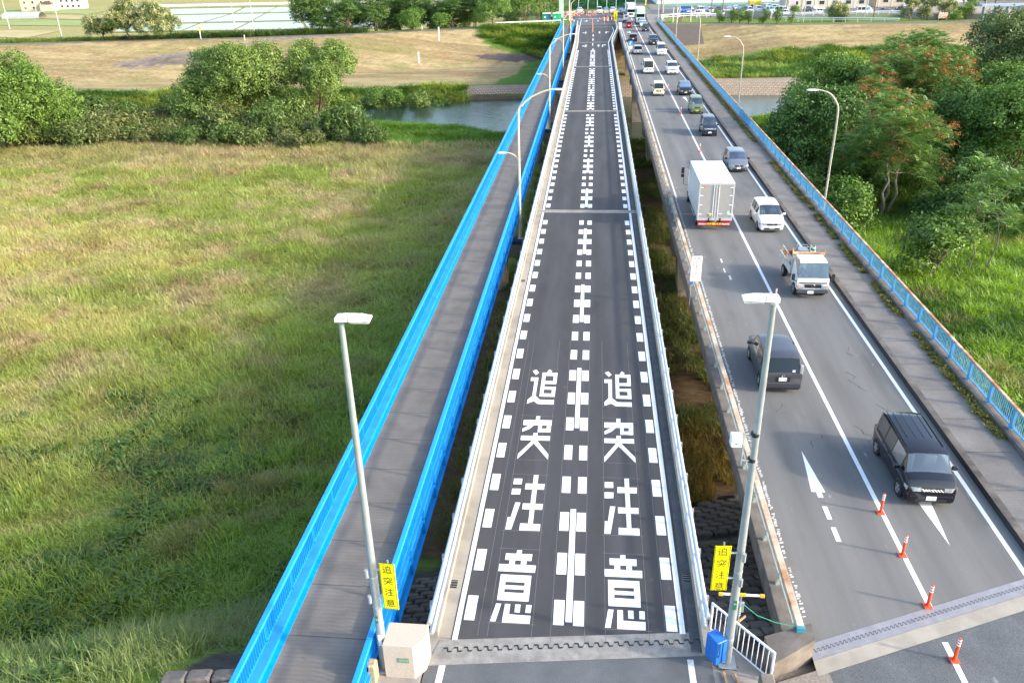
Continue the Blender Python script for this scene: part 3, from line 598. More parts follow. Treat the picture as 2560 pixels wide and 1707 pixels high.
for y in (142.3, 184.5, 57.6, 100.2): MB().sheet([(6.2, y), (13.95, y), (13.95, y + .3), (6.2, y + .3)], 0.003).build("expansion_joint", M("pale_joint", (0.26, 0.255, 0.24), 0.9), ob)
# cracks
crk = MB()
for x, y, dy, n in ((11.9, 33.5, -1, 9), (12.6, 36, -1, 5), (8.8, 27, 1, 6), (11, 27.5, 1, 7), (12.2, 30.5, -1, 8), (7.6, 29.5, 1, 4), (9.0, 36.5, 1, 4)):
    p = (x, y)
    for i in range(n):
        q = (p[0] + rw.uniform(-.05, .3) * rw.choice((-1, 1, 1)), p[1] + dy * rw.uniform(.05, .35)); w = rw.uniform(.008, .02)
        crk.add([(p[0] - w, p[1], .002), (p[0] + w, p[1] + w, .002), (q[0] + w, q[1] + w, .002), (q[0] - w, q[1], .002)], [(0, 1, 2, 3)]); p = q
crk.build("crack", M("crack_dark", (0.04, 0.04, 0.04), 0.95), ob, kind="stuff")
# skewed steel finger joint and concrete nosing
def s2strip(x0, x1, a, b_, z): return [(x0, S2(x0) + a), (x1, S2(x1) + a), (x1, S2(x1) + b_), (x0, S2(x0) + b_)]
j = MB().sheet(s2strip(6.3, 16.2, -0.30, 0.27, 0), 0.006).build("finger_joint", steel, ob)
m = MB(); n = 74; P = []
for i in range(n):
    t = 6.35 + 9.8 * i / n; s = 9.8 / n
    P += [(t, S2(t) - .05), (t + s * .15, S2(t) + .06), (t + s * .5, S2(t + s * .3) + .06), (t + s * .65, S2(t + s * .5) - .05)]
for a, b_ in zip(P[:-1], P[1:]): m.add([(a[0], a[1] - .012, .01), (b_[0], b_[1] - .012, .01), (b_[0] + .012, b_[1] + .012, .01), (a[0] + .012, a[1] + .012, .01)], [(0, 1, 2, 3)])
m.build("finger_gap", dark, j)
MB().sheet(s2strip(6.3, 16.2, -0.82, -0.305, 0), 0.004).build("concrete_nosing", conc_new, ob)

# rusty guardrail, left of the old bridge
gr = thing("rusty_guardrail", "low guardrail with a rust-streaked cap along the left kerb of the old road bridge", "guardrail", (5.98, 0, 0))
sec = MB().cbox(-0.10, 0.10, 0.01, 5.98, 0.60, 0.74, 0.015).mesh("cap_rail", rusty)
for k in range(20): obj("cap_rail", sec, gr, (0, 16.9 + 6 * k, 0))
sec2 = MB().cbox(-0.10, 0.10, 0.01, 5.98, 0.60, 0.74, 0.015).mesh("cap_rail", M("blue_worn_cap", (0.45, 0.47, 0.44), 0.8, col2=(0.30, 0.22, 0.15), sc=1.2, thr=(0.45, 0.7)))
for k in range(20, 35): obj("cap_rail", sec2, gr, (0, 16.9 + 6 * k, 0))
MB().box(-0.11, 0.11, 16.8, 16.9, 0.55, 0.75).build("end_cap", M("teal_paint", (0.05, 0.27, 0.36), 0.5), gr)
pp = M("pale_blue_post", (0.33, 0.44, 0.47), 0.7, col2=(0.40, 0.36, 0.26), sc=3)
MB().box(-0.09, -0.05, 16.9, 228, 0.36, 0.42).build("lower_rail", pp, gr)
pm = MB().add([(-.16, -.05, .10), (-.04, -.05, .10), (-.04, .05, .10), (-.16, .05, .10), (-.07, -.05, .60), (.05, -.05, .60), (.05, .05, .60), (-.07, .05, .60)], [(3, 2, 1, 0), (0, 1, 5, 4), (1, 2, 6, 5), (2, 3, 7, 6), (3, 0, 4, 7)]).mesh("post", pp)
for k in range(104): obj("post", pm, gr, (0, 17.2 + 2.02 * k, 0))
# dark blue balusters seen edge-on along the far stretch of the old bridge's left side
bl = MB()
for y in np.arange(108, 206, 1.0): bl.box(-0.34, -0.30, y, y + .5, -0.5, 0.45)
bl.build("outer_screen", M("deep_blue_paint", (0.015, 0.07, 0.24), 0.5), gr, kind="stuff")

# faded blue railing, right of the old bridge
rr = thing("faded_blue_railing", "faded blue railing with a rusty top along the sidewalk of the old road bridge", "railing", (16.50, 0, 0))
tr_ = MB().cbox(-0.07, 0.07, 0.01, 9.98, 1.30, 1.37, 0.015).mesh("top_rail", rusty_b)
for k in range(21): obj("top_rail", tr_, rr, (0, 21.8 + 10 * k, 0))
MB().box(-0.03, 0.03, 21.8, 231, 0.50, 0.55).box(-0.035, 0.035, 21.8, 231, 1.24, 1.299).build("side_rail", blue_old, rr)
pm = MB().box(-0.05, 0.05, -0.09, 0.09, 0.42, 1.24).box(-0.11, 0.06, -0.08, 0.08, 0.421, 0.46).mesh("post", blue_old)
for k in range(105): obj("post", pm, rr, (0, 22.2 + 2.0 * k, 0))
bm = MB(); y = 21.9
while y < 231: bm.box(-0.011, 0.011, y - .014, y + .014, 0.55, 1.24); y += 0.143 if y < 110 else 0.22
bm.build("balusters", blue_old, rr, kind="stuff")

# approach roads on the camera side
MB().sheet([(-4.2, -30), (3.6, -30), (3.55, 16.36), (-4.25, 15.43)], 0.0).build("approach_road", asph_app, kind="structure")
MB().add([(3.7, -30, -0.01), (22, -30, -0.01), (22, S2(22) - .8, -0.01), (6.3, S2(6.3) - .8, -0.01), (5.6, 14.6, -0.01)], [(0, 1, 2, 3, 4)]).build("old_approach_road", asph_app, kind="structure")
ar = bpy.data.objects["approach_road"]; oar = bpy.data.objects["old_approach_road"]
MB().sheet([(-4.05, 5), (-3.87, 5), (-3.7, 15.48), (-3.88, 15.46)], .004).build("edge_line", white, ar)
MB().sheet([(3.0, 5), (3.17, 5), (3.06, 16.2), (2.89, 16.18)], .004).build("edge_line", worn, ar)
MB().sheet([(9.98, 5), (10.14, 5), (10.16, 17.35), (10.0, 17.35)], -0.006).build("centre_line", white, oar)
MB().sheet([(6.5, 5), (6.68, 5), (6.72, 15.5), (6.54, 15.6)], -0.006).build("edge_line", white, oar)
# far junction
MB().sheet([(-4.8, 228), (5.4, 228), (16.7, 232), (18, 262), (30, 264), (30, 285), (-40, 285), (-40, 266), (-8, 262)], -0.004).build("junction_road", asph_app, kind="structure")
MB().sheet([(5.7, 231.9), (16.6, 231.9), (17.5, 330), (5.9, 330)], -0.001).build("far_road", asph_old, kind="structure")
ribbon([(10.2, 232), (10.4, 330)], 0.16, 0.006).build("centre_line", white, bpy.data.objects["far_road"])
MB().sheet([(14.0, 232), (19, 232), (19.5, 262), (15, 262)], 0.16).build("far_sidewalk", walkm, kind="structure")
# ------------------------------------------------------------------ lamps
lamp_white = M("lamp_housing", (0.78, 0.79, 0.78), 0.4, var=0.05)
lens_m = M("lamp_lens", (0.55, 0.58, 0.58), 0.15)
def near_lamp(label, x, y, h, s):
    t = thing("street_lamp", label, "street lamp", (x, y, 0), group="tall straight lamps at the near end of the bridge")
    MB().cyl(0, 0, 0.03, h - .1, 0.125, 0.062, 14).build("pole", galv, t, smooth=40)
    MB().cbox(-.24, .24, -.24, .24, 0.0, 0.04, .01).build("base_plate", galv, t)
    m = MB(); P = [(-.10, .08), (.08, .10), (.44, .10), (.67, .06), (.67, .015), (-.10, -.02)]
    m.add([(s * a, w, b_ + h) for a, b_ in P for w in (-.125, .125)], [(0, 1, 3, 2), (2, 3, 5, 4), (4, 5, 7, 6), (6, 7, 9, 8), (8, 9, 11, 10), (10, 11, 1, 0), (0, 2, 4, 6, 8, 10), (11, 9, 7, 5, 3, 1)])
    hd = m.build("lamp_head", lamp_white, t)
    a, b_ = sorted((s * .22, s * .64)); MB().box(a, b_, -.10, .10, h - .05, h - .005).build("lens", lens_m, hd)
    a, b_ = sorted((s * .19, s * .20)); MB().box(a, b_, -.13, .13, h - .02, h + .106).build("seam", M("seam_grey", (.3, .3, .3)), hd)
    for z in (3.2, 2.2, 0.9): MB().lathe([(.124 - z * .006, z), (.13 - z * .006, z + .005), (.13 - z * .006, z + .05), (.124 - z * .006, z + .055)], 14).build("collar", M("collar_grey", (.42, .46, .47), .5, .3), t)
    return t
LP = near_lamp("straight galvanised lamp at the lower left, its white head pointing right", -5.36, 15.31, 10.45, 1)
RP = near_lamp("straight galvanised lamp at the lower right, its head pointing left, beside the blue control box", 3.94, 16.17, 10.72, -1)
m_ = MB().box(-.05, .02, -.128, -.124, 1.72, 1.97); m_.build("number_plate", M("label_green", (.02, .16, .08)), LP)
lettering("H", .1, M("label_cream", (.8, .8, .6)), LP, (-.0, -.131, 1.85))
MB().box(-.045, .045, -.125, -.120, .92, 1.30).build("white_tape", whitep, LP)
MB().box(-.05, .05, -.124, -.119, 2.02, 2.33).build("number_plate", MATS["label_green"], RP)
for i, c in enumerate("H"): lettering(c, .09, MATS["label_cream"], RP, (0, -.127, 2.22))
def warn_sign(label, x, y, z0, z1, s, lean):
    t = thing("warning_sign", label, "sign", (x, y, (z0 + z1) / 2), lean, group="yellow rear-end collision signs")
    h = (z1 - z0) / 2; w = .205
    MB().cbox(-w, w, -.012, .012, -h, h, .01).build("panel", yel, t)
    b_ = MB()
    for a in (-1, 1):
        b_.box(a * (w - .022) - .005, a * (w - .022) + .005, -.0145, -.0125, -h + .022, h - .022); b_.box(-w + .022, w - .022, -.0145, -.0125, a * (h - .022) - .005, a * (h - .022) + .005)
    b_.build("border", blk, t)
    for i, c in enumerate("追突注意"): lettering(c, .27, blk, t, (0, -.016, h - .21 - i * .37))
    MB().cyl(0.02, .04, -h - .02, h + .07, .025, n=8).build("back_pole", galv, t)
    for z in (h * .62, -h * .5):
        MB().tube([(s * .02, .05, z), (s * .50, .06, z)], .028, 8).cyl(s * .52, -.1, z - .14, z + .10, .05, n=8).build("bracket", galv, t)
warn_sign("yellow sign reading 追突注意 on the left lamp pole, in front of the blue railing", -4.93, 15.16, 2.28, 3.80, -1, -0.06)
warn_sign("yellow sign reading 追突注意 on the right lamp pole, above the white fence", 3.47, 16.05, 2.66, 4.12, 1, 0.06)
# sensor box clamped to the right pole
t = thing("sensor_box", "small white equipment box on a bracket high on the right lamp pole", "equipment box", (3.48, 16.12, 7.05))
MB().cbox(-.125, .125, -.12, .12, 0, .30, .015).build("box", whitep, t)
MB().tube([(.17, 0, .33), (.17, 0, -.55)], .022, 8).tube([(.17, 0, .25), (.42, 0, .25)], .018, 6).tube([(.17, 0, -.42), (.42, 0, -.42)], .022, 6).build("bracket", galv, t)
for z in (.28, -.42): MB().lathe([(.095, z - .05), (.105, z - .04), (.105, z + .04), (.095, z + .05)], 12).build("strap", dark, t, loc=(.43, .05, 0))
MB().box(-.03, .02, -.124, -.1205, .08, .13).build("sticker", M("sticker_green", (.1, .45, .3)), t)
# blue control box, timber, temporary light bar, white fence
t = thing("control_box", "bright blue control box strapped to the foot of the right lamp pole", "control box", (3.60, 16.10, 0.22), 0.55)
blb = M("control_box_blue", (0.02, 0.16, 0.55), 0.45)
MB().cbox(-.17, .17, -.23, .23, 0, .80, .02).build("case", blb, t)
MB().cbox(.02, .16, -.232, -.25, .03, .77, .004).build("door", blb, t)
MB().tube([(-.1, -.25, .8), (-.1, -.27, .4), (-.12, -.1, -.1), (.1, -.3, -.2), (.5, -.4, -.2)], .012, 5).build("cable", dark, t)
t = thing("light_bar", "temporary yellow and white light bar on a thin stand behind the right lamp pole", "work light", (4.36, 17.2, -0.55))
MB().cyl(0, 0, 0, 2.0, .03, .022, 8).build("stand", galv, t)
MB().cbox(-.33, .03, -.03, .03, 2.0, 2.06, .008).cbox(-.62, -.5, -.035, .035, 1.97, 2.07, .01).cbox(.50, .62, -.035, .035, 1.97, 2.07, .01).build("end_piece", M("amber", (.8, .42, .03), .4), t)
MB().cbox(-.5, -.12, -.028, .028, 2.0, 2.055, .008).cbox(.12, .5, -.028, .028, 2.0, 2.055, .008).build("tube_lamp", whitep, t)
MB().cbox(-.13, .13, -.04, .04, 1.99, 2.07, .01).build("hub", MATS["amber"], t); MB().cbox(-.12, .12, .02, .1, 1.35, 1.7, .01).build("ballast", galv, t)
for z in (1.25, 1.33, 1.41, 1.5): MB().lathe([(.02, z), (.045, z + .02), (.045, z + .04), (.02, z + .06)], 8).build("coil", galv, t)
tag(MB().tube([(4.4, 17.1, 1.25), (4.8, 17.0, .95), (5.3, 16.95, .78), (5.9, 16.9, .7)], .012, 5).build("cord", M("green_cord", (.02, .3, .18), .6)), "thin green cord from the light bar to the end of the rusty guardrail", "cord")
t = thing("white_fence", "short white bar fence closing the gap between the two road bridges", "fence", (3.63, 17.25, 0))
dx, dy = 1.36, -1.65; Ln = math.hypot(dx, dy)
MB().tube([(0, 0, 1.05), (dx, dy, 1.05)], .035, 8).build("top_rail", whitep, t); MB().tube([(0, 0, .12), (dx, dy, .12)], .022, 8).build("bottom_rail", whitep, t)
for f in (0, 1): MB().cyl(dx * f, dy * f, -.3, 1.07, .038, n=8).build("post", whitep, t)
pm = MB().cyl(0, 0, .12, 1.05, .014, n=6).mesh("bar", whitep)
for i in range(1, 13): obj("bar", pm, t, (dx * i / 13, dy * i / 13, 0))
def timber(label, a, b_, w, z0, z1):
    an = math.atan2(b_[1] - a[1], b_[0] - a[0]); L_ = math.hypot(b_[0] - a[0], b_[1] - a[1])
    o = MB().box(0, L_, -w / 2, w / 2, 0, z1 - z0).build("timber", wood, loc=(a[0], a[1], z0)); o.rotation_euler = (0, 0, an); return tag(o, label, "timber")
timber("raw timber board lying across the ground in front of the right lamp pole", (3.55, 15.15), (4.72, 15.05), .09, .02, .12)
timber("short timber batten running from the timber board to the right lamp base", (3.85, 15.2), (3.82, 15.8), .06, .02, .08)
timber("second short batten leading to the right lamp base, nearer the white fence", (4.2, 15.2), (4.1, 15.75), .06, .02, .08)
o = timber("pale wooden stake tied across the top of the white fence", (3.95, 16.35), (4.45, 16.85), .04, 1.02, 1.07)
# concrete pieces at the near end
MB().add([(5.05, 15.7, -.4), (6.3, 16.55, -.4), (6.33, 17.15, -.4), (5.0, 16.7, -.4), (5.05, 15.7, .55), (6.3, 16.55, .62), (6.33, 17.15, .62), (5.0, 16.7, .5)], [(3, 2, 1, 0), (4, 5, 6, 7), (0, 1, 5, 4), (1, 2, 6, 5), (2, 3, 7, 6), (3, 0, 4, 7)]).build("wing_wall", conc_dark, kind="structure")
MB().prism([(3.4, 14.5), (3.45, 16.6), (4.1, 16.75), (5.2, 15.5), (5.2, 14.2), (3.4, 14.2)], -.6, -.02).build("lamp_footing", conc, kind="structure")
tag(MB().cbox(4.62, 4.98, 15.0, 15.4, -.3, .55, .03).build("concrete_stub", conc_dark), "weathered square concrete stub at the corner of the timber board by the white fence", "concrete block")
MB().prism([(5.2, 13.2), (6.9, 13.2), (6.6, 16.2), (5.2, 15.6)], -.5, .0).build("gravel_verge", M("gravel", (.23, .20, .17), .95, var=.3, sc=14), kind="structure")
tag(MB().cbox(-5.72, -5.44, 14.75, 15.05, -.3, .62, .04).build("concrete_post", M("aged_concrete", (.38, .31, .19), .95, var=.3, sc=8)), "short stained concrete post at the foot of the left lamp", "post")
MB().prism([(-5.9, 13.2), (-5.5, 15.6), (-4.3, 16.3), (-4.28, 13.2)], -.4, .0).build("monument_plinth", conc, kind="structure")
t = thing("stone_monument", "pale granite monument with one cut corner and a small green plaque", "monument", (-4.72, 15.4, 0))
MB().prism([(-.52, -.42), (.28, -.42), (.53, -.1), (.56, .40), (-.52, .40)], 0, 1.15).build("block", granite, t)
pl = MB().box(-.14, .16, -.435, -.421, .58, .74).build("plaque", M("verdigris", (.16, .26, .17), .6), t)
for k in range(4): MB().box(-.10 + k * .065, -.06 + k * .065, -.441, -.4355, .62, .70).build("raised_mark", M("plaque_relief", (.24, .34, .24), .5), pl)
# curved-arm lamps along the footbridge
def tube_curve(pts, n=5):
    P = [Vector(p) for p in pts]; o = []
    for i in range(len(P) - 1):
        p0, p1, p2, p3 = P[max(i - 1, 0)], P[i], P[i + 1], P[min(i + 2, len(P) - 1)]
        for k in range(n):
            t = k / n; o.append(0.5 * ((2 * p1) + (p2 - p0) * t + (2 * p0 - 5 * p1 + 4 * p2 - p3) * t * t + (3 * p1 - p0 - 3 * p2 + p3) * t ** 3))
    return o + [P[-1]]
def head(t, x, z, s, w=.85):
    m = MB(); a = [(0, .07, .05), (s * w * .3, .14, .09), (s * w * .8, .15, .08), (s * w, .08, .03)]
    for x_, hw, hh in a: m.v += [(x + x_, -hw, z), (x + x_, hw, z), (x + x_, hw * .8, z + hh), (x + x_, -hw * .8, z + hh)]
    for i in range(3):
        for k in range(4): m.f.append((4 * i + k, 4 * i + (k + 1) % 4, 4 * i + 4 + (k + 1) % 4, 4 * i + 4 + k)); m.fm.append(0)
    m.f += [(3, 2, 1, 0), (12, 13, 14, 15)]; m.fm += [0, 0]
    h = m.build("lamp_head", lamp_white, t); a_, b_ = sorted((x + s * w * .3, x + s * w * .9)); MB().box(a_, b_, -.11, .11, z - .03, z - .002).build("lens", lens_m, h)
def twin_lamp(label, y, z0=-2.2):
    t = thing("street_lamp", label, "street lamp", (-5.38, y, z0), group="cream double-arm lamps between the footbridge and the new bridge")
    MB().tube(tube_curve([(0, 0, 0), (0, 0, 5), (0.02, 0, 9.3), (.28, 0, 9.95), (.85, 0, 10.45), (1.7, 0, 10.85), (2.5, 0, 11.05)]), .095, 10, .05).build("pole", cream, t, smooth=50)
    MB().tube(tube_curve([(0, 0, 5.7), (-.14, 0, 6.2), (-.55, 0, 6.5), (-1.0, 0, 6.58)]), .04, 8).build("side_arm", cream, t, smooth=50)
    MB().cbox(-.2, .2, -.2, .2, -.0, .04, .01).build("base_plate", cream, t); MB().lathe([(.12, .04), (.12, 1.2), (.09, 1.25)], 10).build("pole_foot", cream, t, smooth=40)
    MB().box(-.03, .03, -.1, -.085, 4.2, 4.55).build("number_tape", M("tape_dark", (.15, .15, .15)), t)
    head(t, 2.45, 11.0, 1); head(t, -.95, 6.55, -1, .65)
for y, s in ((58.3, "nearest cream double-arm lamp, its lower arm reaching left over the footbridge"), (100.4, "second cream double-arm lamp, rising from the bracket beyond the nearest one"), (143.5, "third cream double-arm lamp, above the far river bank"), (186.5, "cream double-arm lamp near the far end of the footbridge railing")): twin_lamp(s, y)
def right_lamp(label, x, y):
    t = thing("street_lamp", label, "street lamp", (x, y, -1.0), group="single-arm lamps along the sidewalk railing")
    MB().tube(tube_curve([(0, 0, 0), (0, 0, 4), (-.02, 0, 7.5), (-.28, 0, 8.35), (-.85, 0, 8.95), (-1.7, 0, 9.2)]), .09, 10, .05).build("pole", M("weathered_pole", (.42, .39, .32), .5, .2, var=.25, sc=2), t, smooth=50)
    MB().cbox(-.8, .3, -.2, .2, -.35, -.0, .02).build("bracket", conc_dark, t); MB().lathe([(.13, 0), (.13, 1.0), (.1, 1.1)], 10).build("pole_foot", galv, t, smooth=40)
    head(t, -1.6, 9.15, -1)
for y, x, s in ((61.5, 17.75, "single-arm lamp against the trees, nearest of those on the right"), (102, 17.5, "single-arm lamp in front of the green strip beyond the right-hand trees"), (146, 17.5, "single-arm lamp rising before the block facing of the far levee"), (189, 17.6, "far single-arm lamp beside the end of the faded blue railing")): right_lamp(s, x, y)

# ------------------------------------------------------------------ lane bollards
def bollard():
    t = thing("lane_bollard", "", "bollard", group="orange bollards along the centre line of the old bridge")
    MB().lathe([(.05, .03), (.047, .06), (.044, .80), (.03, .82)], 12).build("post", red_o, t, smooth=50)
    MB().cbox(-.12, .12, -.12, .12, 0.0, .04, .012).lathe([(.065, .035), (.055, .06)], 10).build("base", red_o, t)
    for z in (.56, .65, .74): MB().lathe([(.0452, z), (.0465, z + .005), (.0465, z + .045), (.0452, z + .05)], 12).build("reflector_band", refl, t)
    return t
bo = bollard(); first = True
for x, y, l in ((10.07, 14.62 + 2.08, "orange bollard on the short line before the steel joint, nearest to the camera"), (10.09, 18.7, "orange bollard right behind the steel joint, at the end of the white centre line"), (10.10, 20.9, "orange bollard on the centre line beside the tip of the near white arrow"), (10.09, 23.05, "orange bollard on the centre line level with the black boxy car's bumper"), (10.13, 41.4, "orange bollard beside the white dump truck, above the right lamp head"), (10.24, 78.1, "orange bollard just beyond the silver box truck"),
                (10.26, 97.9, "orange bollard beside the olive green kei car"), (10.24, 116.2, "orange bollard beside the cream kei car"), (10.4, 176, "far orange bollard beside the black off-roader"), (10.2, 188.6, "far orange bollard between the dark hatchback and the black off-roader"), (10.2, 207.3, "distant orange bollard beside the small black jeep"), (10.3, 230, "most distant orange bollard, beside the pale green truck")):
    if first: bo.location = (x, y, 0); bo["label"] = l; first = False
    else: dup(bo, (x, y, 0), 0, l)

# ------------------------------------------------------------------ signs on the old bridge
t = thing("notice_board", "tall white notice board with red heading fixed to the rusty guardrail", "sign", (5.62, 40.5, 0.72), 0.05)
MB().cbox(-.28, .28, -.015, .015, .80, 2.22, .008).build("panel", whitep, t)
for x in (-.2, .2): MB().cyl(x, .04, -.6, 2.2, .02, n=6).build("leg", galv, t)
MB().box(-.24, -.12, -.03, .03, .62, .76).build("blue_clamp", blb, t)
red_p = M("red_print", (.65, .02, .12)); grey_p = M("grey_print", (.25, .27, .3)); dk_p = M("dark_print", (.08, .08, .09))
lettering("注意", .17, red_p, t, (0, -.018, 2.08), sx=1.3)
for x, s, mm_, sz in ((.16, "渋滞発生中注意走行", grey_p, .105), (-.0, "追突事故多発", dk_p, .13), (-.16, "速度落せこの先危険", red_p, .1)):
    for i, c in enumerate(s): lettering(c, sz, mm_, t, (x, -.018, 1.9 - i * sz * 1.04))
lettering("国道事務所　警察署", .05, dk_p, t, (0, -.018, .88))
sb = M("road_sign_blue", (.01, .30, .62), .45)
t = thing("lane_sign", "blue lane-direction sign with a white arrow on a bent pole at the rusty guardrail", "sign", (6.3, 152.4, 0))
MB().cbox(-.36, .36, -.02, .02, 2.25, 3.05, .01).build("panel", sb, t)
MB().cbox(-.34, .34, -.02, .02, 1.75, 2.2, .01).build("sub_plate", whitep, t)
m = MB(); ar_ = lambda p, z=0: m.add([(x, -.022 - z, y + 2.27) for x, y in p], [tuple(range(len(p)))])
ar_([(-.03, .08), (.05, .08), (.05, .55), (-.03, .55)]); ar_([(-.12, .5), (.14, .5), (.01, .72)], .001); ar_([(.05, .2), (.05, .3), (-.15, .34), (-.15, .24)], .002); ar_([(-.14, .18), (-.14, .42), (-.28, .29)], .003); m.build("arrow_mark", white, t)
MB().tube(tube_curve([(-.38, .05, -.1), (-.38, .05, 1.0), (-.3, .05, 1.3), (.05, .05, 1.7), (.1, .05, 3.0)]), .035, 8).build("pole", whitep, t)
t = thing("white_board", "blank white upright board at the far end of the old bridge's left kerb", "sign", (5.88, 205, 0.1))
MB().cbox(-.31, .31, -.02, .02, .55, 2.1, .01).build("panel", whitep, t); MB().cyl(0, .05, 0, 2.0, .03, n=6).build("post", galv, t)
MB().box(-.04, .04, -.024, -.0205, 1.4, 1.55).build("print", dk_p, t)

# ------------------------------------------------------------------ block revetment of the near embankment
rv = thing("block_revetment", "dark concrete block revetment on the near embankment beneath the bridges", "revetment")
bs = []
for v in range(3):
    q = random.Random(v); a = .30 + q.uniform(-.02, .02)
    bs.append(MB().cbox(-a, a, -.22, .22, -.15, .13 + .02 * v, .05).mesh("block", M("revetment_block%s" % "abc"[v], [(.135, .122, .11), (.115, .105, .098), (.16, .14, .12)][v], .95, var=.3, sc=3, fine=.2)))
cells = []
for x0, x1, y0, y1 in ((-11.3, -9.25, 13.4, 17.4), (3.7, 7.6, 18.0, 32.0), (-6.3, -4.2, 16.6, 26.0)):
    r = 0; y = y0
    while y < y1:
        x = x0 + (.33 if r % 2 else 0)
        while x < x1:
            yy = y + .44 * (x - 5) * .35
            if yy < toe(x) - .2 and yy > top(x) + (.2 if x > -9 else -3) and not (26.0 < yy < 26.7 and x > 0): cells.append((x, yy))
            x += .66
        y += .50; r += 1
cells = cells[:298]
for x, y in cells:
    sl_ = math.atan2(hz(x, y + .3) - hz(x, y - .3), .6)
    o = obj("block", random.choice(bs), rv, (x, y, hz(x, y) + .06)); o.rotation_euler = (sl_, 0, .15 + random.uniform(-.03, .03))
# ------------------------------------------------------------------ vehicles
gl_clear = glass("windscreen_glass", (0.60, 0.74, 0.72), 0.25, 0.17); gl_dark = glass("privacy_glass", (0.04, 0.05, 0.055), 0.12, 0.05, 0.40)
lampg = M("headlamp_lens", (0.50, 0.53, 0.55), 0.12, 0.4, var=.35, sc=14); tail = M("tail_lamp_lens", (0.35, 0.012, 0.015), 0.2); amber_l = M("indicator_lens", (.75, .25, .03), .3)
rim_m = M("alloy_rim", (0.45, 0.46, 0.47), 0.35, 0.7); chrome = M("chrome_trim", (0.7, 0.72, 0.73), 0.15, 0.9)
seatm = M("seat_cloth", (0.13, 0.12, 0.11), .9); dashm = M("dashboard", (.03, .03, .03), .6); cab_in = M("cabin_trim", (.05, .05, .05), .9)
pl_w = M("plate_white", (.82, .82, .78), .5, var=.02); pl_y = M("plate_yellow", (.80, .60, .02), .5, var=.02); pl_t = M("plate_green_print", (.01, .16, .07), .5); pl_k = M("plate_black_print", (.02, .02, .02), .5)
SHAPES = {
 # y (fraction of length), belt z, roof z (fractions of height), width fraction
 'boxy':  ([(0,.42,.43,.95),(.012,.56,.58,.985),(.04,.58,.95,1),(.13,.59,1,1),(.69,.59,.995,1),(.765,.60,.96,1),(.86,.625,.64,1),(.955,.585,.6,.975),(.99,.46,.47,.93),(1,.34,.35,.9)], (.765,.86), (.012,.04), [(.09,.28),(.30,.50),(.515,.745)]),
 'kei':   ([(0,.40,.41,.95),(.012,.53,.55,.985),(.045,.55,.95,1),(.12,.56,1,1),(.68,.56,.995,1),(.76,.57,.955,1),(.885,.595,.605,1),(.97,.545,.555,.97),(.994,.42,.43,.93),(1,.30,.31,.9)], (.76,.885), (.012,.045), [(.07,.22),(.245,.46),(.49,.75)]),
 'hatch': ([(0,.46,.47,.93),(.018,.59,.61,.975),(.10,.60,.95,1),(.25,.60,.995,1),(.5,.60,1,1),(.62,.60,.965,1),(.80,.64,.655,1),(.93,.545,.56,.96),(.985,.43,.44,.9),(1,.34,.35,.84)], (.62,.80), (.018,.10), [(.14,.27),(.285,.46),(.475,.66)]),
 'wagon': ([(0,.46,.47,.94),(.012,.56,.58,.98),(.07,.58,.95,1),(.16,.59,1,1),(.56,.59,.99,1),(.64,.595,.955,1),(.79,.635,.65,1),(.93,.56,.575,.965),(.985,.44,.45,.91),(1,.34,.35,.86)], (.64,.79), (.012,.07), [(.09,.25),(.27,.44),(.46,.66)]),
 'van':   ([(0,.36,.37,.96),(.008,.46,.47,.985),(.03,.48,.96,1),(.10,.48,1,1),(.76,.48,.995,1),(.82,.50,.955,1),(.935,.56,.575,1),(.98,.47,.48,.97),(.995,.36,.37,.94),(1,.27,.28,.91)], (.82,.935), (.008,.03), [(.05,.27),(.29,.52),(.55,.81)]),
 'suv':   ([(0,.45,.46,.95),(.012,.58,.60,.98),(.06,.60,.95,1),(.14,.60,1,1),(.54,.60,.995,1),(.61,.605,.96,1),(.72,.635,.65,1),(.95,.60,.615,.97),(.99,.47,.48,.93),(1,.36,.37,.9)], (.61,.72), (.012,.06), [(.09,.24),(.26,.42),(.44,.62)]),
 'sedan': ([(0,.46,.47,.92),(.015,.60,.61,.96),(.14,.64,.66,.99),(.27,.64,.95,1),(.36,.64,1,1),(.52,.64,.995,1),(.58,.64,.97,1),(.73,.66,.68,1),(.95,.55,.565,.96),(.99,.44,.45,.9),(1,.34,.35,.86)], (.58,.73), (.14,.27), [(.25,.42),(.44,.62)])}
def wheel(parent, x, y, r, w=.19):
    s = 1 if x > 0 else -1
    ty = MB().lathe([(r * .62, -w / 2), (r * .97, -w / 2), (r, -w / 2 + .02), (r, w / 2 - .02), (r * .97, w / 2), (r * .62, w / 2)], 18, 'x').build("wheel", black, parent, smooth=35, loc=(x, y, r))
    m = MB().lathe([(r * .64, s * (w / 2 - .02)), (r * .62, s * (w / 2 + .004)), (r * .55, s * (w / 2 - .01))], 18, 'x')
    for k in range(5):
        a = 2 * PI * k / 5; c, d = math.cos(a), math.sin(a); q = .055
        P = [(0.0, q), (r * .6, q * .7), (r * .6, -q * .7), (0.0, -q)]
        m.add([(s * (w / 2 + .001), u * c - v * d, u * d + v * c) for u, v in P], [(0, 1, 2, 3) if s < 0 else (3, 2, 1, 0)])
    m.lathe([(.06, s * (w / 2 - .01)), (.05, s * (w / 2 + .008))], 10, 'x'); m.build("rim", rim_m, ty)
def emblem(t, x, y, z, r=.06, ry=None):
    P = [(x + r * 1.3 * math.cos(a), y, z + r * math.sin(a)) for a in np.linspace(0, 2 * PI, 15)]
    MB().tube(P, .009, 5, cap=False).build("emblem", chrome, t); return P
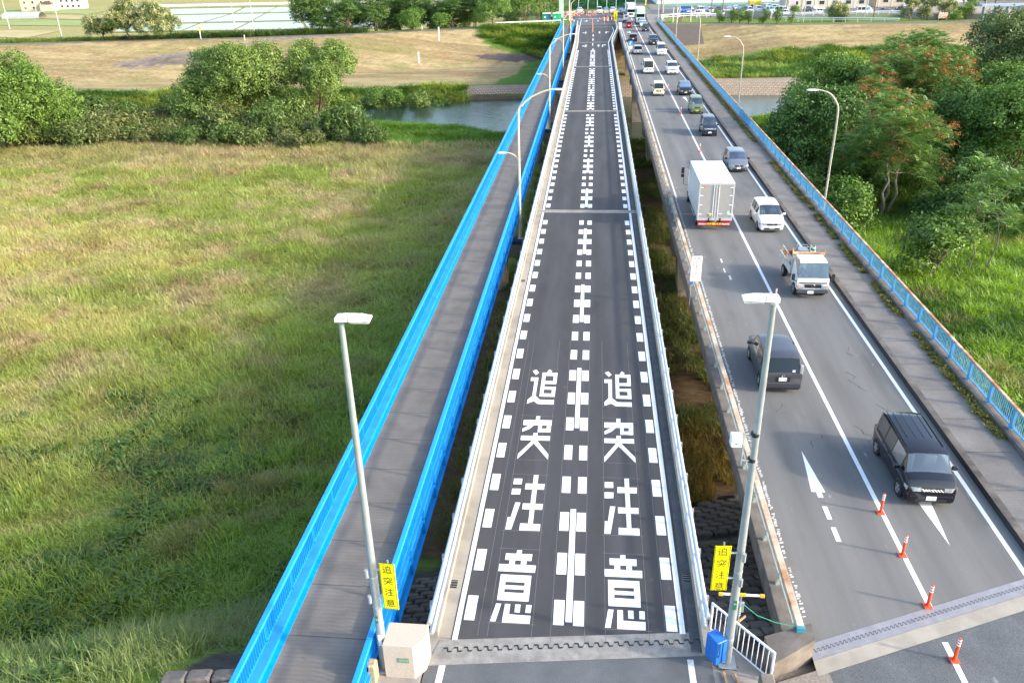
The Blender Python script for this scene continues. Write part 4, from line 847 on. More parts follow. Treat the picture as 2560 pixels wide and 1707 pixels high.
def plate(t, y, z, num, colr='w', back=False, x=0.0):
    s = -1 if back else 1
    p = MB().box(x - .165, x + .165, min(y, y + s * .012), max(y, y + s * .012), z - .082, z + .082).build("number_plate", pl_w if colr == 'w' else pl_y, t)
    if num:
        o = obj("lettering", text_mesh(num, .105, pl_t if colr == 'w' else pl_k), p, (x, y + s * .0135, z - .02)); o.rotation_euler = (PI / 2, 0, 0 if back else PI); o.scale = (.95, 1, 1)
    return p
def car(name, label, cat, x, y, facing, style, L_, Wd, H, col_m, num=None, colr='w', glass_rear=None, interior=True, group="vehicles queueing on the old road bridge", wr=.30, grille=True, simple=False, rz=0.0, z=0.0, high_tail=False, opts=()):
    """facing -1: front towards the camera side (-Y).  (x, y) is the middle of the bumper nearest the camera."""
    st, ws, rw, sws = SHAPES[style]
    t = thing(name, label, cat, (x, y + L_ / 2, z), (PI if facing < 0 else 0) + rz, group)
    ys = sorted(set([s[0] for s in st] + [v for p in sws for v in p] + [.16, .5, .88])); hw = Wd / 2; z0 = .19
    A = np.array(st); R = []
    for f in ys:
        zb, zr, wf = (np.interp(f, A[:, 0], A[:, k]) for k in (1, 2, 3)); zb *= H; zr *= H; w = hw * wf
        up = min(1.0, max(0.0, (zr - zb) / (.36 * H))); wr_ = w * (.88 - .10 * up); zc = .02 + .02 * (1 - up)
        half = [(w * .88, z0 + (.06 if f in (0, 1) else 0)), (w * .985, z0 + .10), (w, z0 + (zb - z0) * .55), (w * .99, zb - .06 * H * .6), (w * .96, zb),
                (w * .96 + (wr_ - w * .96) * .80, zb + (zr - zb) * .82), (wr_, zb + (zr - zb) * .97), (wr_ * .6, zr + zc * .7), (0, zr + zc)]
        yy = (f - .5) * L_
        R.append([(-a, yy, b_) for a, b_ in half] + [(a, yy, b_) for a, b_ in half[-2::-1]])
    n = 17; body = MB(); body.v = [p for r_ in R for p in r_]; gls = {'windscreen': [], 'rear_window': [], 'side_window': []}
    for i in range(len(R) - 1):
        fm = (ys[i] + ys[i + 1]) / 2
        for k in range(n - 1):
            q = (i * n + k, (i + 1) * n + k, (i + 1) * n + k + 1, i * n + k + 1)
            if ws[0] < fm < ws[1] and 5 < k < 10: gls['windscreen'].append(q)
            elif rw[0] < fm < rw[1] and 5 < k < 10: gls['rear_window'].append(q)
            elif k in (4, 11) and any(a < fm < b_ for a, b_ in sws): gls['side_window'].append(q)
            else: body.f.append(q); body.fm.append(0)
        body.f.append((i * n, i * n + n - 1, (i + 1) * n + n - 1, (i + 1) * n)); body.fm.append(0)
    body.f += [tuple(range(n)), tuple(range(len(R) * n - 1, (len(R) - 1) * n - 1, -1))]; body.fm += [0, 0]
    b_o = body.build("body", col_m, t, smooth=32)
    for nm, fs in gls.items():
        if not fs: continue
        if nm == 'side_window': parts = [[f for f in fs if R[0][0][0] and body.v[f[0]][0] < 0 and a < ((body.v[f[0]][1] + body.v[f[1]][1]) / 2 / L_ + .5) < b_] for a, b_ in sws] + [[f for f in fs if body.v[f[0]][0] > 0 and a < ((body.v[f[0]][1] + body.v[f[1]][1]) / 2 / L_ + .5) < b_] for a, b_ in sws]
        else: parts = [fs]
        for ip, pf in enumerate(parts):
            if not pf: continue
            ids = sorted({i for f in pf for i in f}); mp_ = {i: j for j, i in enumerate(ids)}
            g = MB(); g.v = [body.v[i] for i in ids]; g.f = [tuple(mp_[i] for i in f) for f in pf]; g.fm = [0] * len(g.f)
            privacy = (nm == 'rear_window' or (nm == 'side_window' and ip % len(sws) < len(sws) - 1))
            g.build(nm, gl_dark if privacy else gl_clear, t, smooth=60)
    # cabin
    zb0 = np.interp(.5, A[:, 0], A[:, 1]) * H; c = MB()
    c.box(-hw * .9, hw * .9, (-.44) * L_, (ws[1] - .5) * L_ - .05, .30, .36); c.build("cabin_floor", cab_in, t)
    MB().cbox(-hw * .88, hw * .88, (ws[1] - .5) * L_ - .42, (ws[1] - .5) * L_ - .04, .5, zb0 - .02, .06).build("dashboard", dashm, t)
    ysq = (ws[0] - .5) * L_ - .62
    for sx in (-.38, .38):
        MB().cbox(sx - .23, sx + .23, ysq - .12, ysq + .02, .4, zb0 + .16, .05).cbox(sx - .12, sx + .12, ysq - .13, ysq - .03, zb0 + .19, zb0 + .38, .03).cbox(sx - .23, sx + .23, ysq, ysq + .45, .38, .55, .05).build("seat", seatm, t)
    MB().cbox(-hw * .75, hw * .75, ysq - 1.05, ysq - .92, .4, zb0 + .14, .05).build("rear_seat", seatm, t)
    # running gear
    wb = {'boxy': (.155, .82), 'kei': (.13, .87), 'hatch': (.165, .80), 'wagon': (.17, .80), 'van': (.22, .82), 'suv': (.18, .81), 'sedan': (.19, .81)}[style]
    for f in wb:
        for sx in (-1, 1):
            yy = (f - .5) * L_
            MB().lathe([(wr * 1.14, -.01), (wr * 1.14, .01)], 18, 'x').build("wheel_arch", dark, t, loc=(sx * (hw - .004), yy, wr + .02))
            wheel(t, sx * (hw - .085), yy, wr)
    yF, yB = L_ / 2, -L_ / 2; zbn = np.interp(.985, A[:, 0], A[:, 1]) * H
    MB().box(-hw * .82, hw * .82, yB + .3, yF - .25, .14, .2).build("underside", dark, t)
    for sx in (-1, 1):
        zl = zbn - .03; x0 = hw * .44; x1 = hw * .965
        MB().prism([(sx * x0, yF + .010), (sx * (x0 + .55 * (x1 - x0)), yF + .002), (sx * x1, yF - .10), (sx * (x1 + .025), yF - .30), (sx * (x1 - .12), yF - .30), (sx * x0, yF - .12)], zl - .10, zl + .035).build("headlight", lampg, t)
        zt = (np.interp(.012, A[:, 0], A[:, 1]) * H)
        if high_tail: z_a, z_b = zt + .02, zt + .42; 
        else: z_a, z_b = zt - .24, zt + .02
        dyt = .0 if not high_tail else .06
        MB().cbox(min(sx * hw * .82, sx * hw * .975), max(sx * hw * .82, sx * hw * .975), yB - .004 + dyt, yB + .2, z_a, z_b, .02).build("tail_light", lampg if 'clear_tail' in opts else tail, t)
        MB().cbox(min(sx * (hw + .02), sx * (hw + .22)), max(sx * (hw + .02), sx * (hw + .22)), (ws[1] - .5) * L_ - .42, (ws[1] - .5) * L_ - .30, zb0 + .0, zb0 + .16, .03).box(min(sx * (hw - .06), sx * (hw + .05)), max(sx * (hw - .06), sx * (hw + .05)), (ws[1] - .5) * L_ - .39, (ws[1] - .5) * L_ - .33, zb0 + .02, zb0 + .06).build("mirror", dark if 'dark_mirror' in opts else col_m, t)
        for f in (.44, .26):
            MB().box(min(sx * hw * .985, sx * (hw + .012)), max(sx * hw * .985, sx * (hw + .012)), (f - .5) * L_, (f - .5) * L_ + .16, zb0 - .16, zb0 - .13).build("door_handle", col_m, t)
    MB().cbox(-hw * .42, hw * .42, yF - .1, yF + .012, zbn - .14, zbn - .01, .012).build("grille", dark, t)
    MB().cbox(-hw * .62, hw * .62, yF - .1, yF + .018, .25, .38, .012).build("lower_grille", dark, t)
    MB().cbox(-hw * .86, hw * .86, yB - .026, yB + .1, .24, .32, .01).build("rear_bumper_trim", dark, t)
    MB().cbox(-hw * .95, hw * .95, yB - .022, yB + .12, .30, .54, .03).build("rear_bumper", col_m, t); MB().cbox(-hw * .86, hw * .86, yF - .14, yF + .012, .24, .50, .03).build("front_bumper", col_m, t)
    MB().box(-.30, .30, yB - .012, yB + .02, np.interp(.012, A[:, 0], A[:, 1]) * H - .34, np.interp(.012, A[:, 0], A[:, 1]) * H - .12).build("plate_recess", dark, t)
    if not simple:
        emblem(t, 0, yF + .022, zbn - .07); 
        MB().tube([(-.55, (ws[1] - .5) * L_ - .06, zb0 + .1), (0, (ws[1] - .5) * L_ - .02, zb0 + .09), (.5, (ws[1] - .5) * L_ - .04, zb0 + .1)], .012, 5).build("wiper", dark, t)
        e = emblem(t, 0, yB - .012, np.interp(.012, A[:, 0], A[:, 1]) * H - .05, .045)
    plate(t, yF + .022, .42 if 'low_plate' not in opts else .36, num if facing < 0 else None, colr)
    plate(t, yB - .016, np.interp(.012, A[:, 0], A[:, 1]) * H - .22, num if facing > 0 else None, colr, True)
    if 'ribs' in opts:
        for xr in (-.42, -.14, .14, .42): MB().cbox(xr - .015, xr + .015, -.46 * L_ + .2, .02 * L_, H + .012, H + .03, .005).build("roof_rib", col_m, t)
        for xr in (-hw * .72, hw * .72): MB().box(xr - .012, xr + .012, -.46 * L_ + .1, .16 * L_, H - .005, H + .016).build("roof_moulding", dark, t)
    if 'bright_grille' in opts:
        m = MB()
        for k in range(7): m.tube([(-hw * .40 + k * hw * .115, yF + .018, zbn - .12), (-hw * .40 + (k + 1) * hw * .115, yF + .018, zbn - .03)], .012, 4).tube([(-hw * .40 + k * hw * .115, yF + .018, zbn - .03), (-hw * .40 + (k + 1) * hw * .115, yF + .018, zbn - .12)], .012, 4)
        m.build('grille_mesh', chrome, t)
    if 'antenna' in opts: MB().tube([(-.5, yB + .55, H), (-.46, yB + .35, H + .22)], .008, 5).build("antenna", dark, t)
    if 'stickers' in opts:
        MB().box(.38, .50, yB + .06, yB + .075, H * .62, H * .68).build("window_sticker", whitep, t)
    return t
def figure(name, parent, top_m, hair_m, loc, rz=0, seated=True):
    """continuous figure grown from a skeleton with a skin modifier"""
    me = bpy.data.meshes.new(name)
    if seated: V = [(0,0,.0),(0,-.02,.25),(0,0,.48),(0,.02,.60),(0,.05,.74),(-.19,0,.47),(-.24,.14,.24),(-.17,.38,.26),(.19,0,.47),(.24,.14,.24),(.17,.38,.26),(-.1,.32,.02),(.1,.32,.02)]; Rr = [.16,.15,.13,.055,.105,.065,.05,.04,.065,.05,.04,.08,.08]
    else: V = [(0,0,.95),(0,0,1.15),(0,0,1.40),(0,0,1.50),(0,.02,1.64),(-.2,0,1.40),(-.26,.05,1.12),(-.2,.25,1.0),(.2,0,1.40),(.27,.02,1.12),(.26,.1,.86),(-.1,0,.5),(.1,.03,.5),(-.11,-.03,.06),(.12,.05,.06)]; Rr = [.15,.14,.14,.05,.10,.06,.05,.04,.06,.05,.04,.085,.085,.06,.06]
    E = [(0,1),(1,2),(2,3),(3,4),(2,5),(5,6),(6,7),(2,8),(8,9),(9,10),(0,11),(0,12)] + ([] if seated else [(11,13),(12,14)])
    me.from_pydata(V, E, []); o = bpy.data.objects.new(name, me); COL.objects.link(o)
    sm = o.modifiers.new("skin", 'SKIN'); 
    for i, r in enumerate(Rr): me.skin_vertices[0].data[i].radius = (r, r * (.8 if i < 3 else 1))
    me.skin_vertices[0].data[0].use_root = True
    o.modifiers.new("sub", 'SUBSURF').levels = 1; o.modifiers["sub"].render_levels = 1
    m2 = bpy.data.meshes.new_from_object(o.evaluated_get(bpy.context.evaluated_depsgraph_get())); bpy.data.objects.remove(o)
    skin = M("skin", (.50, .28, .19), .6)
    m2.materials.clear()
    for mm_ in (top_m, skin, hair_m, M("trousers", (.03, .035, .05), .9)): m2.materials.append(mm_)
    zt = .655 if seated else 1.54
    for p in m2.polygons:
        c = p.center; p.use_smooth = True
        if c.z > zt: p.material_index = 2 if (c.z > zt + .10 or c.y < -.0) else 1
        elif not seated and c.z < .95: p.material_index = 3
        elif seated and c.z < .12: p.material_index = 3
        elif c.y > .33 and c.z > .2: p.material_index = 1
        elif not seated and abs(c.x) > .22 and c.z < .98: p.material_index = 1
    o = obj(name, m2, parent, loc); o.rotation_euler = (0, 0, rz); return o
hair = M("dark_hair", (.02, .015, .012), .8)

P_ = {k: paint(k + "_paint", c, me_, r) for k, c, me_, r in (("black", (.007, .007, .011), .0, .15), ("graphite", (.10, .10, .115), .6, .3), ("pearl", (.70, .70, .71), .1, .3), ("slate", (.20, .225, .27), .4, .28), ("navy", (.022, .03, .058), .2, .22), ("olive", (.15, .20, .11), .1, .35), ("ivory", (.78, .76, .58), .0, .35), ("white", (.78, .79, .80), .0, .3), ("silver", (.42, .43, .45), .5, .3), ("red", (.45, .012, .03), .1, .25), ("offblack", (.02, .022, .024), .1, .3), ("paleblue", (.50, .64, .66), .1, .3), ("wine", (.05, .02, .045), .2, .25))}
cube = car("black_car", "black boxy compact car with ribbed roof, front towards the camera, nearest vehicle", "car", 11.84, 23.45, -1, 'boxy', 3.89, 1.70, 1.68, P_["black"], "44-89", opts=('ribs', 'bright_grille'), rz=-.015)
mpv = car("grey_minivan", "dark grey compact minivan seen from behind, beside the right lamp pole", "car", 8.40, 31.2, 1, 'wagon', 4.12, 1.695, 1.67, P_["graphite"], "・・64", high_tail=True, opts=('antenna', 'clear_tail', 'stickers'))
car("silver_hatchback", "pearl white hatchback facing the camera beside the silver box truck", "car", 12.22, 53.4, -1, 'hatch', 3.99, 1.695, 1.60, P_["pearl"], "36-03")
car("blue_grey_hatchback", "blue-grey hatchback facing the camera just ahead of the box truck's front", "car", 12.60, 70.0, -1, 'hatch', 4.05, 1.695, 1.52, P_["slate"], "・819", opts=('dark_mirror',))
car("navy_kei_car", "dark navy tall kei car with bright grille facing the camera", "car", 12.02, 85.1, -1, 'kei', 3.395, 1.475, 1.79, P_["navy"], "73-80", wr=.28, opts=("bright_grille",))
car("olive_kei_car", "olive green tall kei car with yellow plate facing the camera", "car", 12.12, 97.8, -1, 'kei', 3.395, 1.475, 1.79, P_["olive"], "12-05", 'y', wr=.28)
car("cream_kei_car", "cream kei car with yellow plate seen from behind", "car", 8.56, 111.0, 1, 'kei', 3.395, 1.475, 1.72, P_["ivory"], "50-21", 'y', wr=.28, opts=('dark_mirror',))
car("black_hatchback", "black hatchback with chrome-edged nose facing the camera behind the olive kei car", "car", 12.15, 111.3, -1, 'hatch', 3.99, 1.695, 1.52, P_["offblack"], "20-16")
car("white_van", "white van seen from behind with dark rear window", "van", 8.45, 132.5, 1, 'van', 4.70, 1.69, 1.98, P_["white"], None, wr=.32, opts=('dark_mirror',))
car("white_suv", "white crossover with black grille facing the camera beside the white van", "car", 12.12, 131.2, -1, 'suv', 4.40, 1.80, 1.70, P_["white"], None, wr=.34)
car("white_van", "white van facing the camera behind the black off-roader's lane-mate, front grille dark", "van", 12.20, 156.7, -1, 'van', 4.70, 1.69, 1.98, P_["white"], None, wr=.32)
bpy.data.objects["white_van.001"]["label"] = "white van facing the camera, between the white crossover and the black off-roader"
car("silver_wagon", "silver estate car with lit red lamps seen from behind, beside the blue lane sign", "car", 8.02, 159.0, 1, 'wagon', 4.5, 1.72, 1.5, P_["silver"], None)
car("black_offroader", "large black off-roader with bright grille bars facing the camera", "car", 11.95, 175.3, -1, 'suv', 4.8, 1.90, 1.78, P_["offblack"], None, wr=.36)
car("dark_hatchback", "dark wine-black hatchback seen from behind with red brake lamps", "car", 8.05, 182.3, 1, 'hatch', 4.4, 1.75, 1.55, P_["wine"], None)
car("small_jeep", "small upright black jeep facing the camera", "car", 12.0, 206.0, -1, 'boxy', 3.4, 1.50, 1.74, P_["offblack"], None, simple=True, wr=.33)
car("red_kei_car", "red kei car seen from behind near the far end of the old bridge", "car", 8.33, 216.1, 1, 'kei', 3.395, 1.475, 1.62, P_["red"], None, simple=True, wr=.28)
car("white_compact", "white compact car facing the camera behind the small black jeep", "car", 12.0, 217.6, -1, 'hatch', 4.0, 1.70, 1.5, P_["white"], None, simple=True)
car("white_compact", "white compact car between the pale green truck and the other white compact", "car", 12.2, 225.5, -1, 'wagon', 4.2, 1.70, 1.55, P_["pearl"], None, simple=True)

def truck_lights(t, y, x, z):
    for s in (-1, 1):
        MB().cbox(s * x - .28, s * x + .28, y - .03, y + .06, z - .07, z + .07, .015).build("tail_light", tail, t)
# silver box truck, seen from behind
tr = thing("box_truck", "silver aluminium box truck with grey double rear doors and white roof, seen from behind", "truck", (8.41, 53.9, 0), 0, "vehicles queueing on the old road bridge")
alu = M("brushed_aluminium", (.52, .53, .54), .5, .3, var=.08); alud = M("grey_door_panel", (.36, .355, .345), .5, .2, var=.05); roofw = M("roof_white", (.83, .84, .85), .5, var=.02)
LT, WT, ZB, ZT = 6.2, 1.16, .92, 3.35
MB().box(-WT + .01, WT - .01, .06, LT - .01, ZB + .02, ZT - .05).build("cargo_box", M("side_panel", (.56, .57, .585), .45, .2, var=.06, sc=.8), tr)
MB().cbox(-WT - .01, WT + .01, -.03, LT, ZT - .06, ZT + .02, .03).build("roof", roofw, tr)
f = MB()
for s in (-1, 1): f.cbox(min(s * (WT - .10), s * (WT + .015)), max(s * (WT - .10), s * (WT + .015)), -.02, .12, ZB, ZT - .061, .012)
f.cbox(-WT + .10, WT - .10, -.02, .10, ZT - .16, ZT - .061, .01).cbox(-WT - .015, WT + .015, -.025, .12, ZB - .2, ZB - .002, .012); f.build("rear_frame", alu, tr)
for s in (-1, 1):
    d = MB().cbox(min(s * .07, s * (WT - .11)), max(s * .07, s * (WT - .11)), -.005, .05, ZB + .02, ZT - .17, .01).build("rear_door", alud, tr)
    for z in (ZB + .25, ZB + .9, ZB + 1.55, ZB + 2.1): MB().cbox(min(s * (WT - .28), s * (WT - .05)), max(s * (WT - .28), s * (WT - .05)), -.035, -.006, z - .03, z + .03, .008).build("hinge", whitep, d)
    MB().tube([(s * .17, -.035, ZB - .1), (s * .17, -.035, ZT - .14)], .018, 6).build("lock_rod", whitep, d)
    MB().cbox(min(s * .17, s * .48), max(s * .17, s * .48), -.05, -.02, ZB + .27, ZB + .31, .006).build("latch", whitep, d)
MB().cbox(-.055, .055, -.03, .03, ZB - .05, ZT - .17, .01).build("centre_strip", alu, tr)
MB().box(-WT + .2, -WT + .48, -.012, -.006, ZT - .32, ZT - .23).build("orange_sticker", M("orange_vinyl", (.75, .22, .06)), tr)
st_ = MB().box(WT - .36, WT - .17, -.012, -.006, ZB + .22, ZB + .48).build("green_sticker", M("green_vinyl", (.25, .62, .42)), tr); MB().box(WT - .32, WT - .21, -.014, -.0125, ZB + .30, ZB + .41).build("sticker_mark", whitep, st_)
MB().box(-.36, -.25, -.055, -.03, ZB + .12, ZB + .3).build("yellow_tag", M("yellow_tag", (.7, .55, .08)), tr)
MB().cbox(-WT + .06, WT - .06, 0.02, .22, .34, .60, .03).build("bumper", M("red_bumper", (.60, .03, .045), .4), tr)
for s in (-1, 1): MB().cbox(s * .75 - .3, s * .75 + .3, -.0, .03, .40, .52, .015).build("bumper_insert", alu, tr); MB().cbox(s * .38 - .045, s * .38 + .045, -.06, .03, .58, .9, .015).build("bump_stop", black, tr)
truck_lights(tr, 0.02, .82, .66)
pb = MB().box(-.2, .2, -.02, .0, .60, .72).build("number_plate", M("plate_dark", (.05, .06, .05)), tr); lettering("・・58", .09, pl_w, pb, (0, -.022, .66))
cv = MB(); cv.cbox(-.55, .55, -.015, .015, .42, .55, .004); cvp = cv.build("chevron_board", M("chevron_yellow", (.85, .60, .03)), tr)
m = MB()
for s in (-1, 1):
    for k in range(3): x0 = .08 + k * .17; m.add([(s * x0, -.0165, .55), (s * (x0 + .075), -.0165, .55), (s * (x0 + .135), -.0165, .42), (s * (x0 + .06), -.0165, .42)], [(0, 1, 2, 3) if s > 0 else (3, 2, 1, 0)])
m.build("chevron_stripe", M("chevron_red", (.65, .03, .02)), cvp)
MB().cbox(-1.0, 1.0, LT + .15, LT + 1.75, .55, 2.35, .12).build("cab", P_["white"], tr); MB().cbox(-.85, .85, LT + .4, LT + 1.3, 2.36, 2.75, .15).build("wind_deflector", P_["white"], tr)
MB().box(-.45, .45, .2, LT + .2, .55, .85).build("chassis", dark, tr); MB().box(-.93, .93, LT + 1.74, LT + 1.76, 1.4, 2.2).build("windscreen", gl_dark, tr)
for yy in (1.3, LT + .95):
    for s in (-1, 1): wheel(tr, s * .95, yy, .40, .26)
sg = MB()
for s in (-1, 1): sg.tube([(s * 1.12, 1.9, .45), (s * 1.12, 4.6, .45)], .02, 6).tube([(s * 1.12, 1.9, .78), (s * 1.12, 4.6, .78)], .02, 6).tube([(s * 1.12, 1.9, .45), (s * 1.12, 1.9, .9)], .02, 6).tube([(s * 1.12, 3.2, .45), (s * 1.12, 3.2, .9)], .02, 6)
sg.build("side_guard", alu, tr); MB().box(-WT + .0, WT - .0, .05, LT, .80, ZB).build("box_sill", alu, tr)
for s in (-1, 1):
    mm_ = MB().cbox(s * 1.5 - .10, s * 1.5 + .10, LT + 1.5, LT + 1.56, 2.05, 2.5, .02).cbox(s * 1.5 - .10, s * 1.5 + .10, LT + 1.5, LT + 1.56, 1.75, 2.0, .02).tube([(s * 1.0, LT + 1.55, 2.5), (s * 1.38, LT + 1.56, 2.5), (s * 1.38, LT + 1.56, 1.2), (s * 1.0, LT + 1.55, 1.1)], .02, 6); mm_.build("mirror", dark, tr)
MB().box(-WT - .004, -WT + .011, .3, LT - .3, 1.5, 1.52).build("side_moulding", M("side_line", (.33, .34, .36), .5), tr)

# white dump truck facing the camera
dt = thing("dump_truck", "old white two-tonne dump truck with rusty bed facing the camera", "truck", (12.17, 41.9, 0), PI, "vehicles queueing on the old road bridge")
twp = paint("truck_white_paint", (.74, .74, .70), 0, .4); bedm = M("bed_steel", (.50, .49, .44), .7, col2=(.30, .17, .08), sc=2.2, thr=(.5, .75)); bedi = M("bed_inner", (.20, .21, .20), .8)
C = MB(); prof = [(-.05, .55), (-.05, 1.05), (-.10, 1.20), (-.42, 1.98), (-.62, 2.06), (-1.55, 2.06), (-1.62, 1.95), (-1.62, .55)]   # (y, z) side outline of the cab
wid = [.83, .85, .84, .74, .70, .70, .75, .83]
for (yy, zz), w in zip(prof, wid): C.v += [(-w, yy, zz), (w, yy, zz)]
for i in range(7):
    if i == 2: continue
    C.f.append((2 * i, 2 * i + 1, 2 * i + 3, 2 * i + 2)); C.fm.append(0)
sidef = [(0, 2, 14), (2, 12, 14), (2, 4, 12)]
for s in (0, 1):
    for f_ in [(0, 2, 4, 12, 14)]: 
        q = tuple(i + s for i in f_); C.f.append(q if s == 0 else q[::-1]); C.fm.append(0)
    q = tuple(i + s for i in (8, 10, 12)); C.f.append(q if s == 0 else q[::-1]); C.fm.append(0)
    q = tuple(i + s for i in (6, 8, 12)); 
C.build("cab", twp, dt, smooth=25)
MB().add([C.v[4], C.v[5], C.v[7], C.v[6]], [(0, 1, 2, 3)]).build("windscreen", gl_clear, dt)
for s in (0, 1): 
    g = MB().add([C.v[4 + s], C.v[6 + s], C.v[8 + s], C.v[12 + s]], [(0, 1, 2, 3) if s == 0 else (3, 2, 1, 0)]); g.build("side_window", gl_clear, dt)
MB().cbox(-.74, .74, -.06, .0, .92, .97, .01).build("trim_strip", dark, dt); MB().cbox(-.45, .45, -.06, -.01, .66, .86, .015).build("grille", dark, dt)
MB().cbox(-.84, .84, -.12, .05, .36, .58, .03).build("bumper", M("bumper_grey", (.055, .065, .08), .6), dt)
for s in (-1, 1):
    MB().cbox(s * .64 - .19, s * .64 + .19, -.10, .012, .62, .82, .03).build("headlight", lampg, dt); MB().cbox(s * .80 - .03, s * .80 + .03, -.09, .014, .63, .80, .01).build("indicator", amber_l, dt)
    MB().cbox(s * 1.06 - .09, s * 1.06 + .09, -.22, -.14, 1.05, 1.42, .03).tube([(s * .84, -.2, 1.0), (s * 1.04, -.18, 1.04)], .02, 6).build("mirror", dark, dt)
    MB().tube([(s * .35 - .35, -.13, 1.24), (s * .35 + .2, -.12, 1.22)], .012, 5).build("wiper", dark, dt)
emblem(dt, 0, -.0, .80, .075); plate(dt, .052, .44, "30-58", x=.1)
MB().box(-.8, .8, -1.6, -.1, .55, .62).build("cabin_floor", cab_in, dt); MB().cbox(-.78, .78, -.42, -.12, .7, 1.14, .05).build("dashboard", M("dash_grey", (.10, .11, .11), .7), dt)
for s in (-.4, .4): MB().cbox(s - .24, s + .24, -1.4, -1.25, .7, 1.55, .05).cbox(s - .24, s + .24, -1.3, -.85, .7, .85, .05).build("seat", M("seat_pale", (.32, .31, .25), .9), dt)
MB().box(-.30, .02, -.28, -.12, 1.145, 1.15).box(.12, .38, -.26, -.1, 1.145, 1.15).build("paper", whitep, dt)
MB().box(-.35, .35, -4.5, -1.0, .5, .72).build("chassis", dark, dt)
MB().box(-.85, .85, -4.55, -1.75, .85, .93).build("bed_floor", bedi, dt)
for s in (-1, 1): 
    b_ = MB().cbox(s * .87 - .03, s * .87 + .03, -4.55, -1.75, .85, 1.28, .01).build("bed_side", bedm, dt)
    MB().box(s * .84 - .004, s * .84 + .004, -4.5, -1.8, .95, 1.26).build("liner", bedi, b_)
    MB().cbox(s * .80 - .02, s * .80 + .02, -4.4, -1.9, 1.62, 1.66, .006).cbox(s * .80 - .02, s * .80 + .02, -4.4, -4.36, 1.281, 1.62, .006).cbox(s * .80 - .02, s * .80 + .02, -3.2, -3.16, 1.281, 1.62, .006).cbox(s * .80 - .02, s * .80 + .02, -1.94, -1.9, 1.281, 1.62, .006).build("rack", bedm, dt)
MB().cbox(-.84, .84, -4.58, -4.53, .85, 1.28, .01).build("tailgate", M("tailgate_rust", (.26, .16, .07), .9, var=.3), dt); MB().cbox(-.84, .84, -1.78, -1.72, .85, 1.9, .01).build("headboard", bedm, dt)
MB().cbox(-.88, .88, -1.85, -1.7, 2.0, 2.12, .02).cbox(-.88, -.83, -1.8, -1.74, 1.9, 2.35, .01).cbox(.83, .88, -1.8, -1.74, 1.9, 2.35, .01).build("guard_frame", rusty_b, dt)
for yy in (-.75, -3.55):
    for s in (-1, 1): wheel(dt, s * .74, yy, .36, .22)
# load on the bed
def ty(y): return 41.9 - y
lc = thing("tool_chest", "grey steel tool chest carrying the load behind the dump truck cab", "chest", (12.2, ty(-2.45), .93)); MB().cbox(-.72, .72, -.45, .45, 0, .66, .03).build("chest", bedm, lc); MB().cbox(-.74, .74, -.47, .47, .661, .71, .01).build("lid", bedi, lc)
cn = thing("traffic_cone", "green traffic cone standing tallest in the dump truck bed", "cone", (12.62, ty(-2.35), 1.64), 0, "green cones on the dump truck")
gc = M("cone_green", (.01, .28, .10), .5)
MB().lathe([(.15, .03), (.03, .70), (.02, .71)], 12).build("cone", gc, cn, smooth=40); MB().cbox(-.18, .18, -.18, .18, 0, .035, .01).build("base", gc, cn)
for z in (.25, .48): MB().lathe([(.155 - z * .18, z), (.158 - z * .18, z + .01), (.14 - z * .18, z + .11), (.13 - z * .18, z + .115)], 12).build("white_band", refl, cn)
for k, (x, y, l) in enumerate(((12.78, -2.12, "green traffic cone at the right rear corner of the dump truck load"), (12.36, -2.12, "green traffic cone nearest the dump truck cab, left of the tallest one"), (12.70, -2.6, "green traffic cone behind the tallest one in the dump truck bed"))): dup(cn, (x, ty(y), 1.64), 0, l, (.75, .75, .62))
t = thing("generator", "grey-blue engine generator in the middle of the dump truck bed", "generator", (12.02, ty(-2.5), 1.64))
MB().cbox(-.28, .28, -.22, .22, .03, .45, .04).build("casing", M("machine_grey", (.25, .32, .38), .5), t); MB().tube([(-.3, -.2, .0), (-.3, -.2, .6), (.3, -.2, .6), (.3, -.2, 0)], .02, 6).tube([(-.3, .2, .0), (-.3, .2, .6), (.3, .2, .6), (.3, .2, 0)], .02, 6).build("frame", galv, t)
t = thing("yellow_hose", "coil of yellow and red hose lying in the dump truck bed", "hose", (11.68, ty(-2.4), 1.66), 0)
MB().tube([(.18 * math.cos(a), .24 * math.sin(a), .014 * a) for a in np.linspace(0, 18, 60)], .035, 6).build("coil", M("hose_yellow", (.75, .55, .02), .5), t); MB().cbox(-.3, .1, .3, .5, 0, .2, .03).build("red_can", M("can_red", (.5, .03, .02), .5), t)

# drivers
for nm, lab, x, y, z, top_c in (("driver", "driver in a pink top behind the wheel of the black boxy car", 11.46, 25.45, .50, (.62, .12, .22)), ("driver", "driver in dark clothes behind the dump truck windscreen", 11.77, 42.95, .85, (.05, .06, .09)), ("driver", "driver in a grey top in the pearl white hatchback", 11.84, 55.55, .46, (.3, .32, .34)), ("driver", "driver in a white top in the olive kei car", 11.74, 99.2, .52, (.6, .62, .65))):
    o = figure(nm, None, M("shirt_%d" % int(y), top_c, .9), hair, (x, y, z), PI); tag(o, lab, "person")

